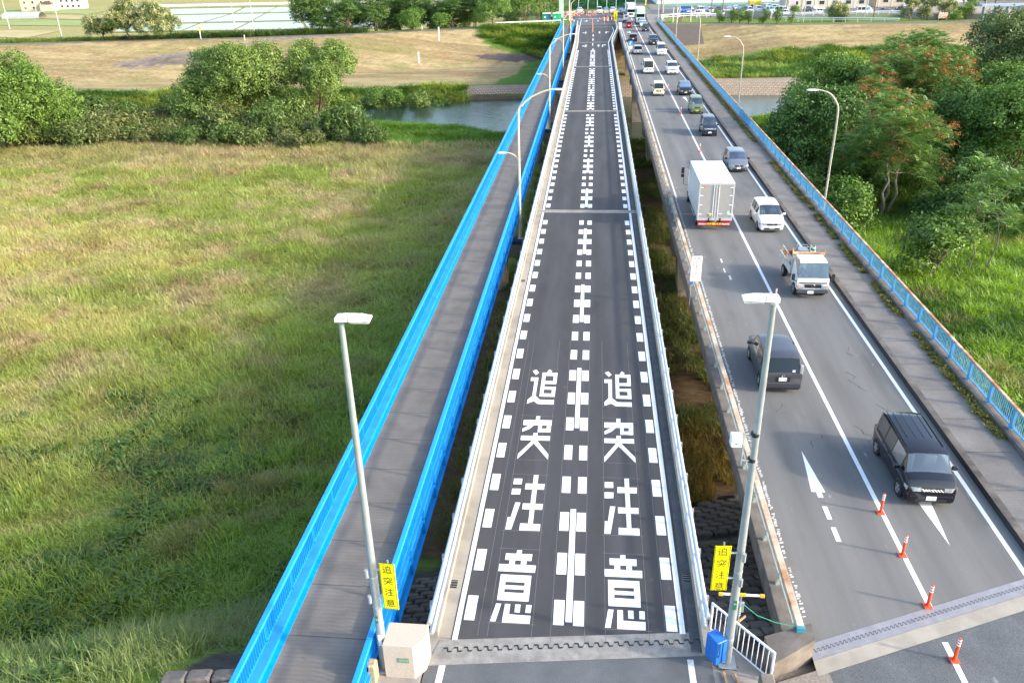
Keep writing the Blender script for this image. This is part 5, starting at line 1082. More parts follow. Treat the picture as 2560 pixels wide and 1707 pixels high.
# trucks and cars beyond the bridge
def lorry(name, label, x, y, col, box_c, facing, L_=8.0, wd=1.15, hh=3.6):
    t = thing(name, label, "truck", (x, y, 0), PI if facing < 0 else 0, "vehicles queueing on the old road bridge")
    # local: +y = front; origin at the end nearest the camera
    f0 = 0 if facing < 0 else L_
    yb = (lambda a: -a) if facing < 0 else (lambda a: L_ - a)
    def bx(nm, x0, x1, a0, a1, z0, z1, m_, c=.06): a, b_ = sorted((yb(a0), yb(a1))); return MB().cbox(x0, x1, a, b_, z0, z1, c).build(nm, m_, t)
    bx("cab", -wd + .05, wd - .05, 0, 1.9, .5, 2.7, col, .1); bx("cargo_box", -wd, wd, 2.0, L_, .95, hh, box_c, .03); bx("chassis", -.5, .5, .5, L_ - .1, .5, .94, dark)
    bx("windscreen", -wd + .14, wd - .14, -.015, .2, 1.55, 2.35, gl_dark, .01); bx("bumper", -wd + .02, wd - .02, -.05, .3, .3, .62, col); bx("grille", -.6, .6, -.03, .1, .85, 1.3, dark, .01)
    bx("wind_deflector", -wd + .2, wd - .2, .5, 1.9, 2.7, hh - .15, col, .12)
    for s in (-1, 1):
        bx("headlight", s * .85 - .18, s * .85 + .18, -.06, .2, .66, .84, lampg, .02); bx("mirror", s * (wd + .2) - .1, s * (wd + .2) + .1, .1, .2, 1.7, 2.3, dark, .02)
        for a in (1.0, L_ - 1.8, L_ - 2.8): wheel(t, s * (wd - .18), yb(a), .45, .28)
    return t
mint = paint("mint_paint", (.50, .68, .55), 0, .4)
lorry("green_truck", "pale mint green box truck facing the camera at the far end of the queue", 11.85, 230.2, mint, mint, -1, 9.5, 1.2, 3.75)
lorry("grey_truck", "tall grey box truck with white cab beside the mint green one", 10.1, 249.5, P_["white"], M("box_grey", (.50, .51, .52), .5), -1, 10.5, 1.2, 3.7)
kt = thing("light_truck", "small white light truck seen from behind, ahead of the red kei car", "truck", (8.2, 233.2, 0), 0, "vehicles queueing on the old road bridge")
MB().cbox(-.74, .74, 0, 2.1, .75, 1.95, .03).build("cargo_box", P_["white"], kt); MB().cbox(-.72, .72, 2.15, 3.35, .4, 1.85, .1).build("cab", P_["white"], kt); MB().box(-.6, .6, .05, 3.2, .4, .74).build("chassis", dark, kt)
MB().box(-.3, .3, -.012, -.002, 1.45, 1.8).build("rear_window", gl_dark, kt); truck_lights(kt, -.0, .5, .6)
for yy in (.7, 2.8):
    for s in (-1, 1): wheel(kt, s * .64, yy, .26, .16)
# ------------------------------------------------------------------ vegetation
leaf_m = foliage("leaves"); tuft_m = foliage("grass_blades", inst=True, trans=0.42)
bark = M("bark", (0.16, 0.12, 0.085), .95, var=.3, sc=5); bark_p = M("pale_bark", (0.24, 0.205, 0.16), .95, var=.2, sc=4)
def quads_mesh(name, V, tint, mat):
    "V (N,4,3) quads, tint (N,3)"
    N = len(V); me = bpy.data.meshes.new(name)
    me.vertices.add(N * 4); me.vertices.foreach_set("co", V.astype('f').ravel()); me.loops.add(N * 4)
    me.loops.foreach_set("vertex_index", np.arange(N * 4, dtype='i')); me.polygons.add(N); me.polygons.foreach_set("loop_start", np.arange(0, N * 4, 4, dtype='i'))
    me.update(calc_edges=True); a = me.color_attributes.new("tint", 'FLOAT_COLOR', 'POINT')
    c = np.concatenate([np.repeat(tint, 4, 0), np.ones((N * 4, 1))], 1); a.data.foreach_set("color", c.astype('f').ravel()); me.materials.append(mat); return me
def unit(v): return v / np.maximum(np.linalg.norm(v, axis=-1, keepdims=True), 1e-6)
def leaves(P, Nrm, size, asp, rng, fold=.25):
    N = len(P); r = unit(rng.normal(size=(N, 3))); a = unit(np.cross(Nrm, r)); b_ = np.cross(Nrm, a); s = size[:, None]
    return np.stack([P - a * s * .5, P + b_ * s * asp * .5 - Nrm * s * fold * .3, P + a * s * .5 - Nrm * s * fold, P - b_ * s * asp * .5 - Nrm * s * fold * .3], 1)
def crown(blobs, n_clump, per, lsize, csize, cols, rng, up=.6, asp=.55, flat=1.0, top=None, low=-.6):
    """blobs [(x,y,z,rx,ry,rz)] -> leaf quads gathered in clumps on the blob shells"""
    B = np.array(blobs, float); w = B[:, 3] * B[:, 5]; ib = rng.choice(len(B), n_clump, p=w / w.sum()); d = unit(rng.normal(size=(n_clump, 3)))
    d[:, 2] = np.where(d[:, 2] < low, -d[:, 2], d[:, 2]); rr = rng.uniform(.72, 1.05, n_clump)[:, None]
    C = B[ib, :3] + d * B[ib, 3:6] * rr; sub = rng.normal(size=(n_clump, per, 3)) * csize * np.array([1, 1, flat]); P = (C[:, None] + sub).reshape(-1, 3)
    Nn = unit(np.repeat(d, per, 0) * .7 + np.array([0, 0, up]) + rng.normal(size=(n_clump * per, 3)) * .55)
    sz = lsize * rng.uniform(.6, 1.3, len(P)); V = leaves(P, Nn, sz, asp, rng)
    ca = np.array(cols[0]); cb = np.array(cols[1]); t = np.clip(np.repeat(rng.uniform(0, 1, n_clump), per) * .7 + rng.uniform(0, .5, len(P)) - .1, 0, 1)[:, None]
    return V, ca * (1 - t) + cb * t
def fronds(C, D, n_f, L_, cols, rng, nl=6):
    "compound leaves radiating from each point C, drooping at the tip"
    out = []; tn = []
    N = len(C); az = rng.uniform(0, 2 * PI, (N, 1)) + np.linspace(0, 2 * PI, n_f, endpoint=False)[None] + rng.normal(size=(N, n_f)) * .25
    el = rng.uniform(-.15, .75, (N, n_f)); dirs = np.stack([np.cos(az) * np.cos(el), np.sin(az) * np.cos(el), np.sin(el)], -1).reshape(-1, 3)
    dirs = unit(dirs + np.repeat(D, n_f, 0) * .5); base = np.repeat(C, n_f, 0); K = len(base); Lf = L_ * rng.uniform(.65, 1.2, (K, 1)); side = unit(np.cross(dirs, [0, 0, 1.0])); up_ = np.cross(side, dirs)
    t0 = np.clip(np.repeat(rng.uniform(0, 1, N), n_f) * .6 + rng.uniform(0, .4, K), 0, 1)[:, None]; col = np.array(cols[0]) * (1 - t0) + np.array(cols[1]) * t0
    for i in range(nl):
        f = (i + .6) / nl; p = base + dirs * Lf * f - np.array([0, 0, 1.0]) * (Lf * .45 * f * f)
        for s in (-1, 1):
            q = p + side * s * Lf * .26 * (1 - .5 * f) + dirs * Lf * .08 - np.array([0, 0, .05]); m_ = (p + q) / 2; wv = dirs * Lf * .055
            out.append(np.stack([p, m_ + wv, q, m_ - wv], 1)); tn.append(col * (.9 + .2 * rng.random((K, 1))))
    return np.concatenate(out), np.concatenate(tn)
def limb(m, a, b_, r0, r1, rng, n=4, bend=.12):
    a = np.array(a, float); b_ = np.array(b_, float); L_ = np.linalg.norm(b_ - a)
    P = [a + (b_ - a) * i / n + (rng.normal(size=3) * L_ * bend * math.sin(PI * i / n)) * [1, 1, .5] for i in range(n + 1)]
    m.tube(P, r0, 6, r1, cap=False)
def tree_blobs(W_, H_, n, rng, z_lo=.35, rfrac=.38, flat=.8):
    B = []
    for i in range(n):
        a = 2 * PI * (i * .618) + rng.uniform(-.3, .3); f = math.sqrt((i + .5) / n); zc = z_lo + (1 - z_lo) * (rng.uniform(.12, .85) if f > .45 else rng.uniform(.5, .82))
        zc = min(zc, 1 - rfrac * flat * .55 * W_ / H_ * .8); r = W_ * rfrac * rng.uniform(.62, 1.0) * .62; s = W_ * .5 - r * .75
        B.append((s * f * math.cos(a), s * f * math.sin(a), H_ * zc, r, r, r * flat))
    return B
def make_tree(name, label, x, y, z, W_, H_, kind, seed, group=None, lod=1.0, nb=9, cat="tree", zl=None):
    rng = np.random.default_rng(seed); t = thing(name, label, cat, (x, y, z - .15), 0, group); zl = zl if zl is not None else {'cherry': .14, 'ail': .22, 'dark': .12, 'broad': .14, 'fresh': .12, 'flower': .1}.get(kind, .15); B = tree_blobs(W_, H_, nb, rng, zl, .39 if kind in ('willow', 'olive') else .44)
    if kind in ('willow', 'olive', 'fresh'): B += [(b_[0] * 1.12, b_[1] * 1.12, b_[2] + b_[5] * .75, b_[3] * .55, b_[4] * .55, b_[5] * .6) for b_ in B[1::2]]
    pal = {'willow': [(.075, .145, .026), (.26, .36, .085)], 'dark': [(.045, .11, .025), (.14, .255, .055)], 'broad': [(.065, .15, .028), (.20, .33, .06)], 'olive': [(.075, .13, .038), (.20, .27, .095)], 'ail': [(.07, .155, .034), (.20, .33, .075)],
           'fresh': [(.07, .15, .026), (.21, .33, .06)], 'cherry': [(.040, .10, .025), (.135, .24, .05)], 'flower': [(.05, .10, .025), (.14, .21, .055)]}[kind]
    m = MB(); n0 = H_ * .3
    if kind == 'ail':
        k = max(1, int(rng.integers(2, 4)))
        for i in range(k):
            bx_, by_ = rng.uniform(-.6, .6, 2); tip = (bx_ * 2.2, by_ * 2.2, H_ * .62); limb(m, (bx_, by_, 0), tip, .15 * H_ / 12 * (.5 if W_ < 7 else 1), .06 * (.5 if W_ < 7 else 1), rng, 6, .03)
            for b_ in B[i::k]:
                f = rng.uniform(.45, .9); s0 = np.array((bx_, by_, 0)) * (1 - f) + np.array(tip) * f; limb(m, s0, b_[:3], .055, .02, rng, 4, .08)
    else:
        st = [(0, 0), (.5, .2)] if kind in ('cherry', 'willow') else [(0, 0)]
        for bx_, by_ in st[:1 if W_ < 7 else 2]: limb(m, (bx_ * .5, by_ * .5, 0), (bx_, by_, n0 + .3), .05 * math.sqrt(W_) + .07, .16, rng, 3, .06)
        for b_ in B: limb(m, (rng.uniform(-.1, .3), rng.uniform(-.1, .2), n0 * rng.uniform(.6, 1.1)), b_[:3], .10, .03, rng, 4, .09)
    m.build("trunk", bark if kind != 'ail' else bark_p, t, smooth=60)
    area = sum(b_[3] * b_[5] for b_ in B)
    if kind == 'ail':
        nC = int(area * 10.5 * lod); Bn = np.array(B); ib = rng.choice(len(B), nC, p=Bn[:, 3] / Bn[:, 3].sum()); d = unit(rng.normal(size=(nC, 3))); d[:, 2] = np.where(d[:, 2] < -.45, -d[:, 2], d[:, 2])
        C = Bn[ib, :3] + d * Bn[ib, 3:6] * rng.uniform(.55, 1.02, (nC, 1)); V, T = fronds(C, d, 7, .92, pal, rng, 5)
    elif kind in ('willow', 'olive'): V, T = crown(B, int(area * 15 * lod), 24, .35 / math.sqrt(lod), .31, pal, rng, up=.75, asp=.48)
    elif kind == 'cherry': V, T = crown(B, int(area * 20 * lod), 20, .34 / math.sqrt(lod), .42, pal, rng, up=1.1, asp=.6, flat=.35)
    else: V, T = crown(B, int(area * 17 * lod), 22, .32 / math.sqrt(lod), .31, pal, rng, up=.7)
    obj("crown", quads_mesh("crown", V, T, leaf_m), t)
    if kind in ('ail', 'flower') and 'plain' not in label:
        if kind == 'ail': 
            V2, T2 = crown([(b_[0], b_[1], b_[2] + .1, b_[3] * 1.02, b_[4] * 1.02, b_[5] * 1.08) for b_ in B if rng.random() < .72], int(area * (2.6 if 'top' in label else 1.5)), 46, .15, .27, [(.30, .105, .032), (.50, .23, .07)], rng, up=.4, flat=.5, low=-.05)
            obj("seed_clusters", quads_mesh("seed_clusters", V2, T2, leaf_m), t)
        else: V2, T2 = crown([(b_[0], b_[1], b_[2] + .15, b_[3] * 1.05, b_[4] * 1.05, b_[5] * 1.1) for b_ in B], int(area * 14), 16, .32, .28, [(.36, .38, .16), (.62, .60, .30)], rng, up=1.0, low=.0); obj("blossom", quads_mesh("blossom", V2, T2, leaf_m), t)
    return t
wlabels = "willows on the river bank"
make_tree("willow_tree", "largest round willow left of centre on the near river bank, with two leaning stems", -57.2, 126.4, -7.0, 19.5, 13.0, 'willow', 1, nb=17)
make_tree("willow_tree", "willow with a forked dark trunk standing by the open water, right of the largest one", -44.2, 128.0, -7.2, 15.0, 12.0, 'willow', 2, nb=12)
make_tree("willow_tree", "slim young willow at the left foot of the largest willow", -69.2, 131, -7.5, 6.5, 6.6, 'willow', 3, nb=6)
make_tree("broad_tree", "big bushy green tree cut by the left edge of the photo", -83.8, 108, -6.3, 16.0, 11.2, 'fresh', 4, nb=14)
make_tree("broad_tree", "lower bushy green tree filling the gap beside the big one at the left edge", -82.0, 114, -6.3, 13, 7.0, 'fresh', 44, nb=9)
for i, (x, y, w, h, l) in enumerate(((-40.2, 157.5, 8.6, 4.8, "wide rounded bush hanging over the far river bank"), (-33.8, 158.2, 5.6, 5.3, "upright reedy bush at the right end of the far bank clump"), (-30.2, 160.5, 4.0, 2.6, "lowest pale bush on the far bank, nearest the footbridge"), (-45.5, 158, 5, 2.8, "low bush on the far bank at the left end of the clump"))):
    make_tree("bank_bush", l, x, y, hz(x, y) - .2, w, h, 'fresh' if i % 2 == 0 else 'willow', 10 + i, nb=7, cat="bush")
# thicket of dark feathery shrubs along the near bank
def shrub_mesh(seed, w, h, pal):
    rng = np.random.default_rng(seed); B = [(rng.uniform(-.5, .5) * w * .7, rng.uniform(-.5, .5) * w * .7, h * rng.uniform(.3, .62), w * .27, w * .27, h * .34) for _ in range(7)]
    return crown(B, int(w * w * 6), 18, .55, .34, pal, rng, up=.9, asp=.32, low=-.2)
protos = []
for i, (w, h) in enumerate(((6, 3.6), (5, 3.0), (7, 4.0), (4.5, 3.4), (5.5, 2.6))):
    V, T = shrub_mesh(60 + i, w, h, [[(.035, .07, .016), (.21, .27, .07)], [(.05, .08, .02), (.26, .28, .09)], [(.03, .07, .014), (.18, .27, .06)]][i % 3]); protos.append(quads_mesh("foliage", V, T, leaf_m))
stm = MB()
for k in range(4): a = k * 1.6; stm.tube([(0, 0, 0), (.6 * math.cos(a), .6 * math.sin(a), 1.6)], .05, 5, .02)
stm = stm.mesh("stems", bark); rq = random.Random(5); n = 0
for row, y0 in enumerate((109.5, 113.5, 118, 122.5)):
    x = -84 + row * 1.2
    while x < (-27, -30, -43, -47)[row]:
        y = y0 + rq.uniform(-1.2, 1.2); s = rq.uniform(.75, 1.15) * (.85 if row == 0 else 1.0); 
        if x > -46: s *= .88
        t = thing("shrub", "dark feathery shrub in the dense thicket between the grass field and the river", "shrub", (x, y, hz(x, y) - .2), rq.uniform(0, 6.28), "shrubs of the river-bank thicket")
        t.scale = (s, s, s * rq.uniform(1.0, 1.4)); obj("foliage", rq.choice(protos), t); obj("stems", stm, t); x += rq.uniform(3.4, 4.8); n += 1
# right-hand trees
R_ = (("ailanthus_tree", "tall ailanthus with orange-red seed clusters and pale stems, nearest of the right-hand trees", 28.4, 79.0, 10.6, 12.0, 'ail', 21, 12),
      ("ailanthus_tree", "wide ailanthus with an orange-red top, behind the tallest pale-stemmed one", 36.5, 99.0, 13.5, 13.0, 'ail', 22, 13),
      ("ailanthus_tree", "ailanthus on the left of the orange-topped pair, half hidden by dark leaves", 30.5, 92, 9.0, 11.5, 'ail', 23, 9),
      ("broad_tree", "dark leafy tree at the left end of the right-hand wood, beside the blue railing", 23.4, 89.0, 10.2, 12.2, 'dark', 24, 11),
      ("broad_tree", "taller mid-green tree behind the dark leafy one, above the curved lamp", 30.0, 106, 10.5, 12.6, 'broad', 25, 10),
      ("ailanthus_tree", "plain green ailanthus at the back of the wood, its flat top against the dry levee", 42.5, 113, 15.0, 13.2, 'ail', 26, 12),
      ("willow_tree", "grey-green willow with bare twigs at the upper right", 54.0, 113, 15, 14.6, 'olive', 27, 14),
      ("willow_tree", "high willow at the right edge, topmost of the right-hand wood", 63.0, 115, 14, 16.5, 'olive', 28, 12),
      ("broad_tree", "dense dark green tree at the right edge below the willows", 41.5, 84, 11.5, 11.0, 'broad', 29, 11),
      ("broad_tree", "broad dark tree between the pale-stemmed ailanthus and the right edge", 38.5, 90, 10.5, 11.0, 'dark', 30, 10),
      ("broad_tree", "dark tree beyond the right edge of the picture's wood", 50.0, 92, 13, 12.5, 'dark', 31, 11),
      ("broad_tree", "rounded green tree behind the dense dark ones at the right edge", 49.5, 101, 11, 11, 'broad', 32, 9),
      ("ailanthus_tree", "thin leaning sapling with a sparse crown in the bright meadow grass", 30.2, 62, 6.2, 9.2, 'ail', 33, 6),
      ("leafy_bush", "rounded leafy bush in the meadow, left of the thin sapling", 26.6, 61, 5.6, 4.8, 'fresh', 34, 7),
      ("vine_bush", "dark creeper-covered bush behind the blue railing under the wood", 22.8, 73.5, 6.0, 4.6, 'broad', 35, 7),
      ("vine_bush", "second creeper mound further along the railing, below the dark leafy tree", 20.8, 79.5, 5.0, 4.6, 'dark', 36, 6),
      ("vine_bush", "low dark undergrowth mound below the pale-stemmed ailanthus", 33, 74, 7.0, 4.4, 'dark', 37, 7),
      ("vine_bush", "undergrowth mound hiding the feet of the orange-topped ailanthus pair", 28.5, 86, 8.0, 6.0, 'broad', 39, 7), ("vine_bush", "shaded undergrowth mound between the dark broad tree and the sapling", 36.5, 79, 8.0, 5.2, 'dark', 40, 7), ("vine_bush", "undergrowth mound on the water side of the wood", 25, 98, 9.0, 6.0, 'dark', 41, 7), ("vine_bush", "far undergrowth mound under the grey-green willow", 47, 106, 11, 7.5, 'broad', 42, 8),
      ("vine_bush", "undergrowth mound at the right edge of the meadow", 40, 74, 8.0, 5.2, 'broad', 38, 8))
for nm, lab, x, y, w, h, k, s, nb in R_:
    if "plain green" in lab or "thin leaning" in lab: lab2 = lab if "plain" in lab else lab.replace("sparse crown", "sparse plain crown")
    else: lab2 = lab
    make_tree(nm, lab2, x, y, hz(x, y), w * 1.06, h * (1.06 if h > 8 else 1), k, s, nb=nb + (3 if h > 8 else 1), cat="bush" if "bush" in nm else "tree", lod=1.0 if k != 'ail' else 1.0)
# far levee trees on the left
F_ = [("cherry_tree", "dark tree filling the gap behind the brownish bush-like one on the far levee", -67.5, 231, 14, 11.5, 'cherry'), ("cherry_tree", "dark tree behind the low rounded bright shrub on the far levee", -51.0, 233, 13, 11.5, 'cherry'), ("cherry_tree", "dark tree right of the pair of rounded levee shrubs", -39.5, 233, 12, 10.5, 'cherry'), ("flowering_tree", "small leaning tree at the left of the pale-flowered group on the far levee", -124.8, 205.5, 9, 5.6, 'flower'), ("flowering_tree", "tallest dark tree of the pale-flowered group on the far levee", -118.0, 205.5, 10.2, 9.7, 'flower'), ("flowering_tree", "round tree covered in cream blossom at the right of the far levee group", -110.2, 207, 11.8, 8.0, 'flower'),
      ("cherry_tree", "leftmost spreading tree of the dark row on the far levee", -73.0, 221, 16, 11.0, 'cherry'), ("cherry_tree", "brownish bush-like tree tucked beside the leftmost spreading one", -64.5, 218, 9, 8.0, 'cherry'), ("cherry_tree", "many-stemmed tree of the dark row, third from its left end", -58.8, 225, 13, 11, 'cherry'), ("cherry_tree", "tall tree behind the many-stemmed one in the levee row", -56, 240, 13, 12, 'cherry'),
      ("round_shrub", "low rounded bright shrub at the front of the levee row, above the mown slope", -48.0, 222, 7.4, 5.0, 'broad'), ("round_shrub", "smaller rounded shrub right of the bright one on the levee crest", -41.0, 225.3, 6.0, 3.4, 'broad'), ("cherry_tree", "dark tree over the pair of rounded levee shrubs", -46, 243, 14, 12, 'cherry'), ("cherry_tree", "dark tree with dense stems midway along the levee row", -37.4, 241, 13, 12, 'cherry'),
      ("broad_tree", "light green broad tree in front of the white levee guardrail's left end", -27.4, 227, 11.5, 8.6, 'broad'), ("cherry_tree", "dark tree left of the light green broad one by the guardrail", -33.5, 236, 11, 10, 'cherry'), ("broad_tree", "upright tree with several straight trunks behind the guardrail", -21.0, 249, 10.5, 11.5, 'broad'), ("broad_tree", "mid-green tree behind the green site toilets", -16.8, 256, 9, 10.5, 'broad'), ("broad_tree", "tree behind the tall pale sign post at the bridge end", -12.8, 266, 9, 10.5, 'broad'), ("broad_tree", "dark tree at the back of the junction left of the road sign", -25, 260, 13, 12, 'dark')]
for i, (nm, lab, x, y, w, h, k) in enumerate(F_): make_tree(nm, lab, x, y, hz(x, y), w, h, k, 80 + i, nb=8, lod=1.0, group=None, cat="bush" if "shrub" in nm else "tree")

# ---- grass: one object per stand, blades instanced on scattered points
def tuft_obj(seed, n, h, w, spread, lean=.5, broad=False):
    rng = np.random.default_rng(seed); a = rng.uniform(0, 2 * PI, n); r = spread * np.sqrt(rng.random(n)); b_ = np.stack([r * np.cos(a), r * np.sin(a), np.zeros(n)], 1)
    a2 = a + rng.normal(size=n) * .9; d = np.stack([np.cos(a2), np.sin(a2), np.zeros(n)], 1); s = np.stack([-np.sin(a2), np.cos(a2), np.zeros(n)], 1); hh = h * rng.uniform(.5, 1.15, n)[:, None]; ln = (lean * rng.uniform(.3, 1.3, n))[:, None]
    up = np.array([0, 0, 1.0]); p1 = b_ + up * hh * .6 + d * hh * ln * .28; p2 = b_ + up * hh * (1 - .25 * ln) + d * hh * ln * .85; sw = s * w
    V = np.concatenate([np.stack([b_ - sw, b_ + sw, p1 + sw * .9, p1 - sw * .9], 1), np.stack([p1 - sw * .9, p1 + sw * .9, p2 + sw * .15, p2 - sw * .15], 1)])
    me = quads_mesh("tuft", V, np.ones((len(V), 3)), tuft_m); at = me.attributes.new("bl", 'FLOAT', 'POINT'); v = np.repeat(np.concatenate([rng.uniform(.85, 1.15, n)] * 2), 4); at.data.foreach_set("value", v.astype('f'))
    return bpy.data.objects.new("tuft_shape", me)
def scatter(name, label, cat, P, S, T, tufts, rng, kind="stuff"):
    N = len(P); me = bpy.data.meshes.new(name); me.vertices.add(N); me.vertices.foreach_set("co", P.astype('f').ravel())
    for nm, ty, arr in (("rot", 'FLOAT_VECTOR', np.stack([rng.normal(size=N) * .12, rng.normal(size=N) * .12, rng.uniform(0, 6.28, N)], 1)), ("scl", 'FLOAT_VECTOR', S), ("tint", 'FLOAT_COLOR', np.concatenate([T, np.ones((N, 1))], 1))):
        a = me.attributes.new(nm, ty, 'POINT'); a.data.foreach_set("color" if ty == 'FLOAT_COLOR' else "vector", arr.astype('f').ravel())
    a = me.attributes.new("pick", 'INT', 'POINT'); a.data.foreach_set("value", rng.integers(0, len(tufts), N).astype('i'))
    o = obj(name, me, kind=kind); ng = bpy.data.node_groups.new(name, 'GeometryNodeTree'); ng.interface.new_socket("Geometry", in_out='INPUT', socket_type='NodeSocketGeometry'); ng.interface.new_socket("Geometry", in_out='OUTPUT', socket_type='NodeSocketGeometry')
    n = ng.nodes; L = ng.links; gi = n.new("NodeGroupInput"); go = n.new("NodeGroupOutput"); ip = n.new("GeometryNodeInstanceOnPoints"); jn = n.new("GeometryNodeJoinGeometry")
    for tf in reversed(tufts):
        oi = n.new("GeometryNodeObjectInfo"); oi.inputs[0].default_value = tf; gt = n.new("GeometryNodeGeometryToInstance"); L.new(oi.outputs["Geometry"], gt.inputs[0]); L.new(gt.outputs[0], jn.inputs[0])
    L.new(jn.outputs[0], ip.inputs["Instance"]); ip.inputs["Pick Instance"].default_value = True; L.new(gi.outputs[0], ip.inputs["Points"]); L.new(ip.outputs[0], go.inputs[0])
    for nm, ty, sk_ in (("rot", 'FLOAT_VECTOR', "Rotation"), ("scl", 'FLOAT_VECTOR', "Scale"), ("pick", 'INT', "Instance Index")):
        na = n.new("GeometryNodeInputNamedAttribute"); na.data_type = ty; na.inputs[0].default_value = nm; L.new(na.outputs[0], ip.inputs[sk_])
    md = o.modifiers.new("scatter", 'NODES'); md.node_group = ng; o["label"] = label; o["category"] = cat; return o
tf_g = [tuft_obj(1, 26, .62, .014, .34, .8), tuft_obj(2, 22, .80, .015, .40, 1.0), tuft_obj(3, 30, .45, .015, .42, 1.2), tuft_obj(4, 16, .9, .013, .30, .8)]
tf_w = [tuft_obj(5, 24, .70, .022, .40, 1.0), tuft_obj(6, 22, .85, .024, .42, 1.1), tuft_obj(7, 30, .5, .024, .48, 1.3)]
tf_b = [tuft_obj(8, 26, .35, .05, .32, 1.3), tuft_obj(9, 22, .45, .06, .36, 1.4)]
def region(x0, x1, y0, y1, dens, rng, keep=None):
    N = int((x1 - x0) * (y1 - y0) * dens); X = rng.uniform(x0, x1, N); Y = rng.uniform(y0, y1, N)
    if keep is not None: k = keep(X, Y); X, Y = X[k], Y[k]
    return X, Y
rg = np.random.default_rng(99)
XY = [region(-46, -9.4, 11, 52, 9.5, rg), region(-72, -9.4, 52, 82, 5.5, rg), region(-92, -9.4, 82, 110, 3.6, rg)]
X = np.concatenate([a for a, _ in XY]); Y = np.concatenate([b_ for _, b_ in XY])
k = (X > -12 - (Y + 6) * .86) & (Y > np.where(X < -11.4, 11.0, top(X) + 1.5)) & ~((np.abs(Y - 17.6 - .06 * (X + 18)) < .55) & (X < -14.2)) & ~((Y < 16.8) & (X > -11.4) & (X < -9)); X, Y = X[k], Y[k]; wob = 1.6 * (vnoise(X / 6, Y * 0, 5) - .5); trk = np.maximum(np.exp(-((Y - (27.5 + (X + 27) * .42) - wob) / .55) ** 2), .8 * np.exp(-((Y - (24.2 + (X + 27) * .42) - wob) / .45) ** 2)); Z = height(X, Y) - .05
T = field_colour(X, Y) * rg.uniform(.84, 1.16, (len(X), 1)); T = T * (1 + rg.normal(size=(len(X), 3)) * .05)
T = mix3(T, (.50, .40, .20), trk * .7); T = mix3(T, (.17, .20, .085), (Y < toe(X)) * .6); hs = (1 - .6 * trk) * (.5 + .85 * vnoise(X / 3.4, Y / 3.4, 91) ** 1.2) * np.where(Y > 92, 1.25, 1.0) * np.where(Y < toe(X), .9, 1.0); ws_ = np.where(Y > 52, 1.35, 1.0) * np.where(Y > 82, 1.25, 1.0)
scatter("field_grass", "tall yellow-green grass covering the flood plain left of the footbridge", "grass", np.stack([X, Y, Z], 1), np.stack([ws_, ws_, hs * 1.05], 1), np.clip(T, .01, 1), tf_g, rg)
# leafy weeds among the grass and on the near embankment
X, Y = region(-40, -9.4, 12, 40, 2.2, rg, lambda x, y: (x > -12 - y * .86) & (vnoise(x / 3, y / 3, 7) > .60) & (y > np.where(x < -11.4, 12, top(x) + 1.5)) & ~((y < 16.8) & (x > -11.4)))
T = mix3((.05, .12, .02), (.13, .22, .04), rg.random(len(X)))
scatter("broadleaf_weeds", "patches of leafy green weeds in the near part of the grass field", "weeds", np.stack([X, Y, height(X, Y)], 1), np.repeat(rg.uniform(.8, 1.5, (len(X), 1)), 3, 1), T, tf_b, rg)
# right meadow
X1, Y1 = region(17.2, 40, 24, 80, 6.0, rg); X2, Y2 = region(17.2, 75, 80, 146, 1.5, rg); X = np.concatenate([X1, X2]); Y = np.concatenate([Y1, Y2]); k = (X < 14 + Y * .62); X, Y = X[k], Y[k]; nn = fbm(X / 4, Y / 4, 61)
T = mix3((.075, .175, .02), (.24, .39, .055), sstep(.32, .66, nn)) * rg.uniform(.7, 1.3, (len(X), 1)); T = mix3(T, (.30, .24, .10), (vnoise(X / 2.5, Y / 2.5, 62) > .8) * .6)
scatter("meadow_grass", "bright broad-bladed grass on the meadow right of the old bridge", "grass", np.stack([X, Y, height(X, Y) - .05], 1), np.stack([np.full(len(X), 1.15), np.full(len(X), 1.15), .8 + .8 * nn], 1), np.clip(T, .01, 1), tf_w, rg)
# strips of ground cover between and under the bridges
X1, Y1 = region(3.4, 6.2, 31.5, 40, 16, rg); X2, Y2 = region(3.2, 9, 33, 120, 7, rg, lambda x, y: vnoise(x / 2.0, y / 3.0, 15) > .40); X3, Y3 = region(-6.6, -3.0, 26, 128, 5, rg); X = np.concatenate([X1, X2, X3]); Y = np.concatenate([Y1, Y2, Y3])
T = mix3((.08, .12, .03), (.20, .23, .06), rg.random(len(X))); w_ = (X > 3) & (Y < 38); T[w_] = mix3((.24, .16, .045), (.30, .27, .06), rg.random(w_.sum()))
scatter("gap_weeds", "weeds and tawny grass growing in the gaps between the bridges", "weeds", np.stack([X, Y, height(X, Y) - .03], 1), np.repeat(rg.uniform(.6, 1.1, (len(X), 1)), 3, 1), T, tf_g, rg)
# far banks
X1, Y1 = region(-110, -26, 155, 170, 1.5, rg, lambda x, y: (y > np.interp(x, *FB) + .5) & (y < np.interp(x, *FB) + 7)); X2, Y2 = region(17.5, 85, 178, 208, 1.1, rg, lambda x, y: y < 204 + 4 * vnoise(x / 5, y / 5, 3)); X3, Y3 = region(-30, -9, 205, 229, 2.0, rg, lambda x, y: y > 207 - (x + 9) * .5); X4, Y4 = region(-40, -9.5, 108, 138, 3.2, rg, lambda x, y: (y < np.interp(x, *NB) - .5))
X = np.concatenate([X1, X2, X3, X4]); Y = np.concatenate([Y1, Y2, Y3, Y4]); nn = vnoise(X / 5, Y / 3, 72); T = mix3((.08, .18, .028), (.32, .40, .085), sstep(.3, .75, nn)) * rg.uniform(.75, 1.25, (len(X), 1)); w_ = (Y < 140); T[w_] = mix3((.09, .20, .02), (.17, .32, .03), rg.random(w_.sum()))
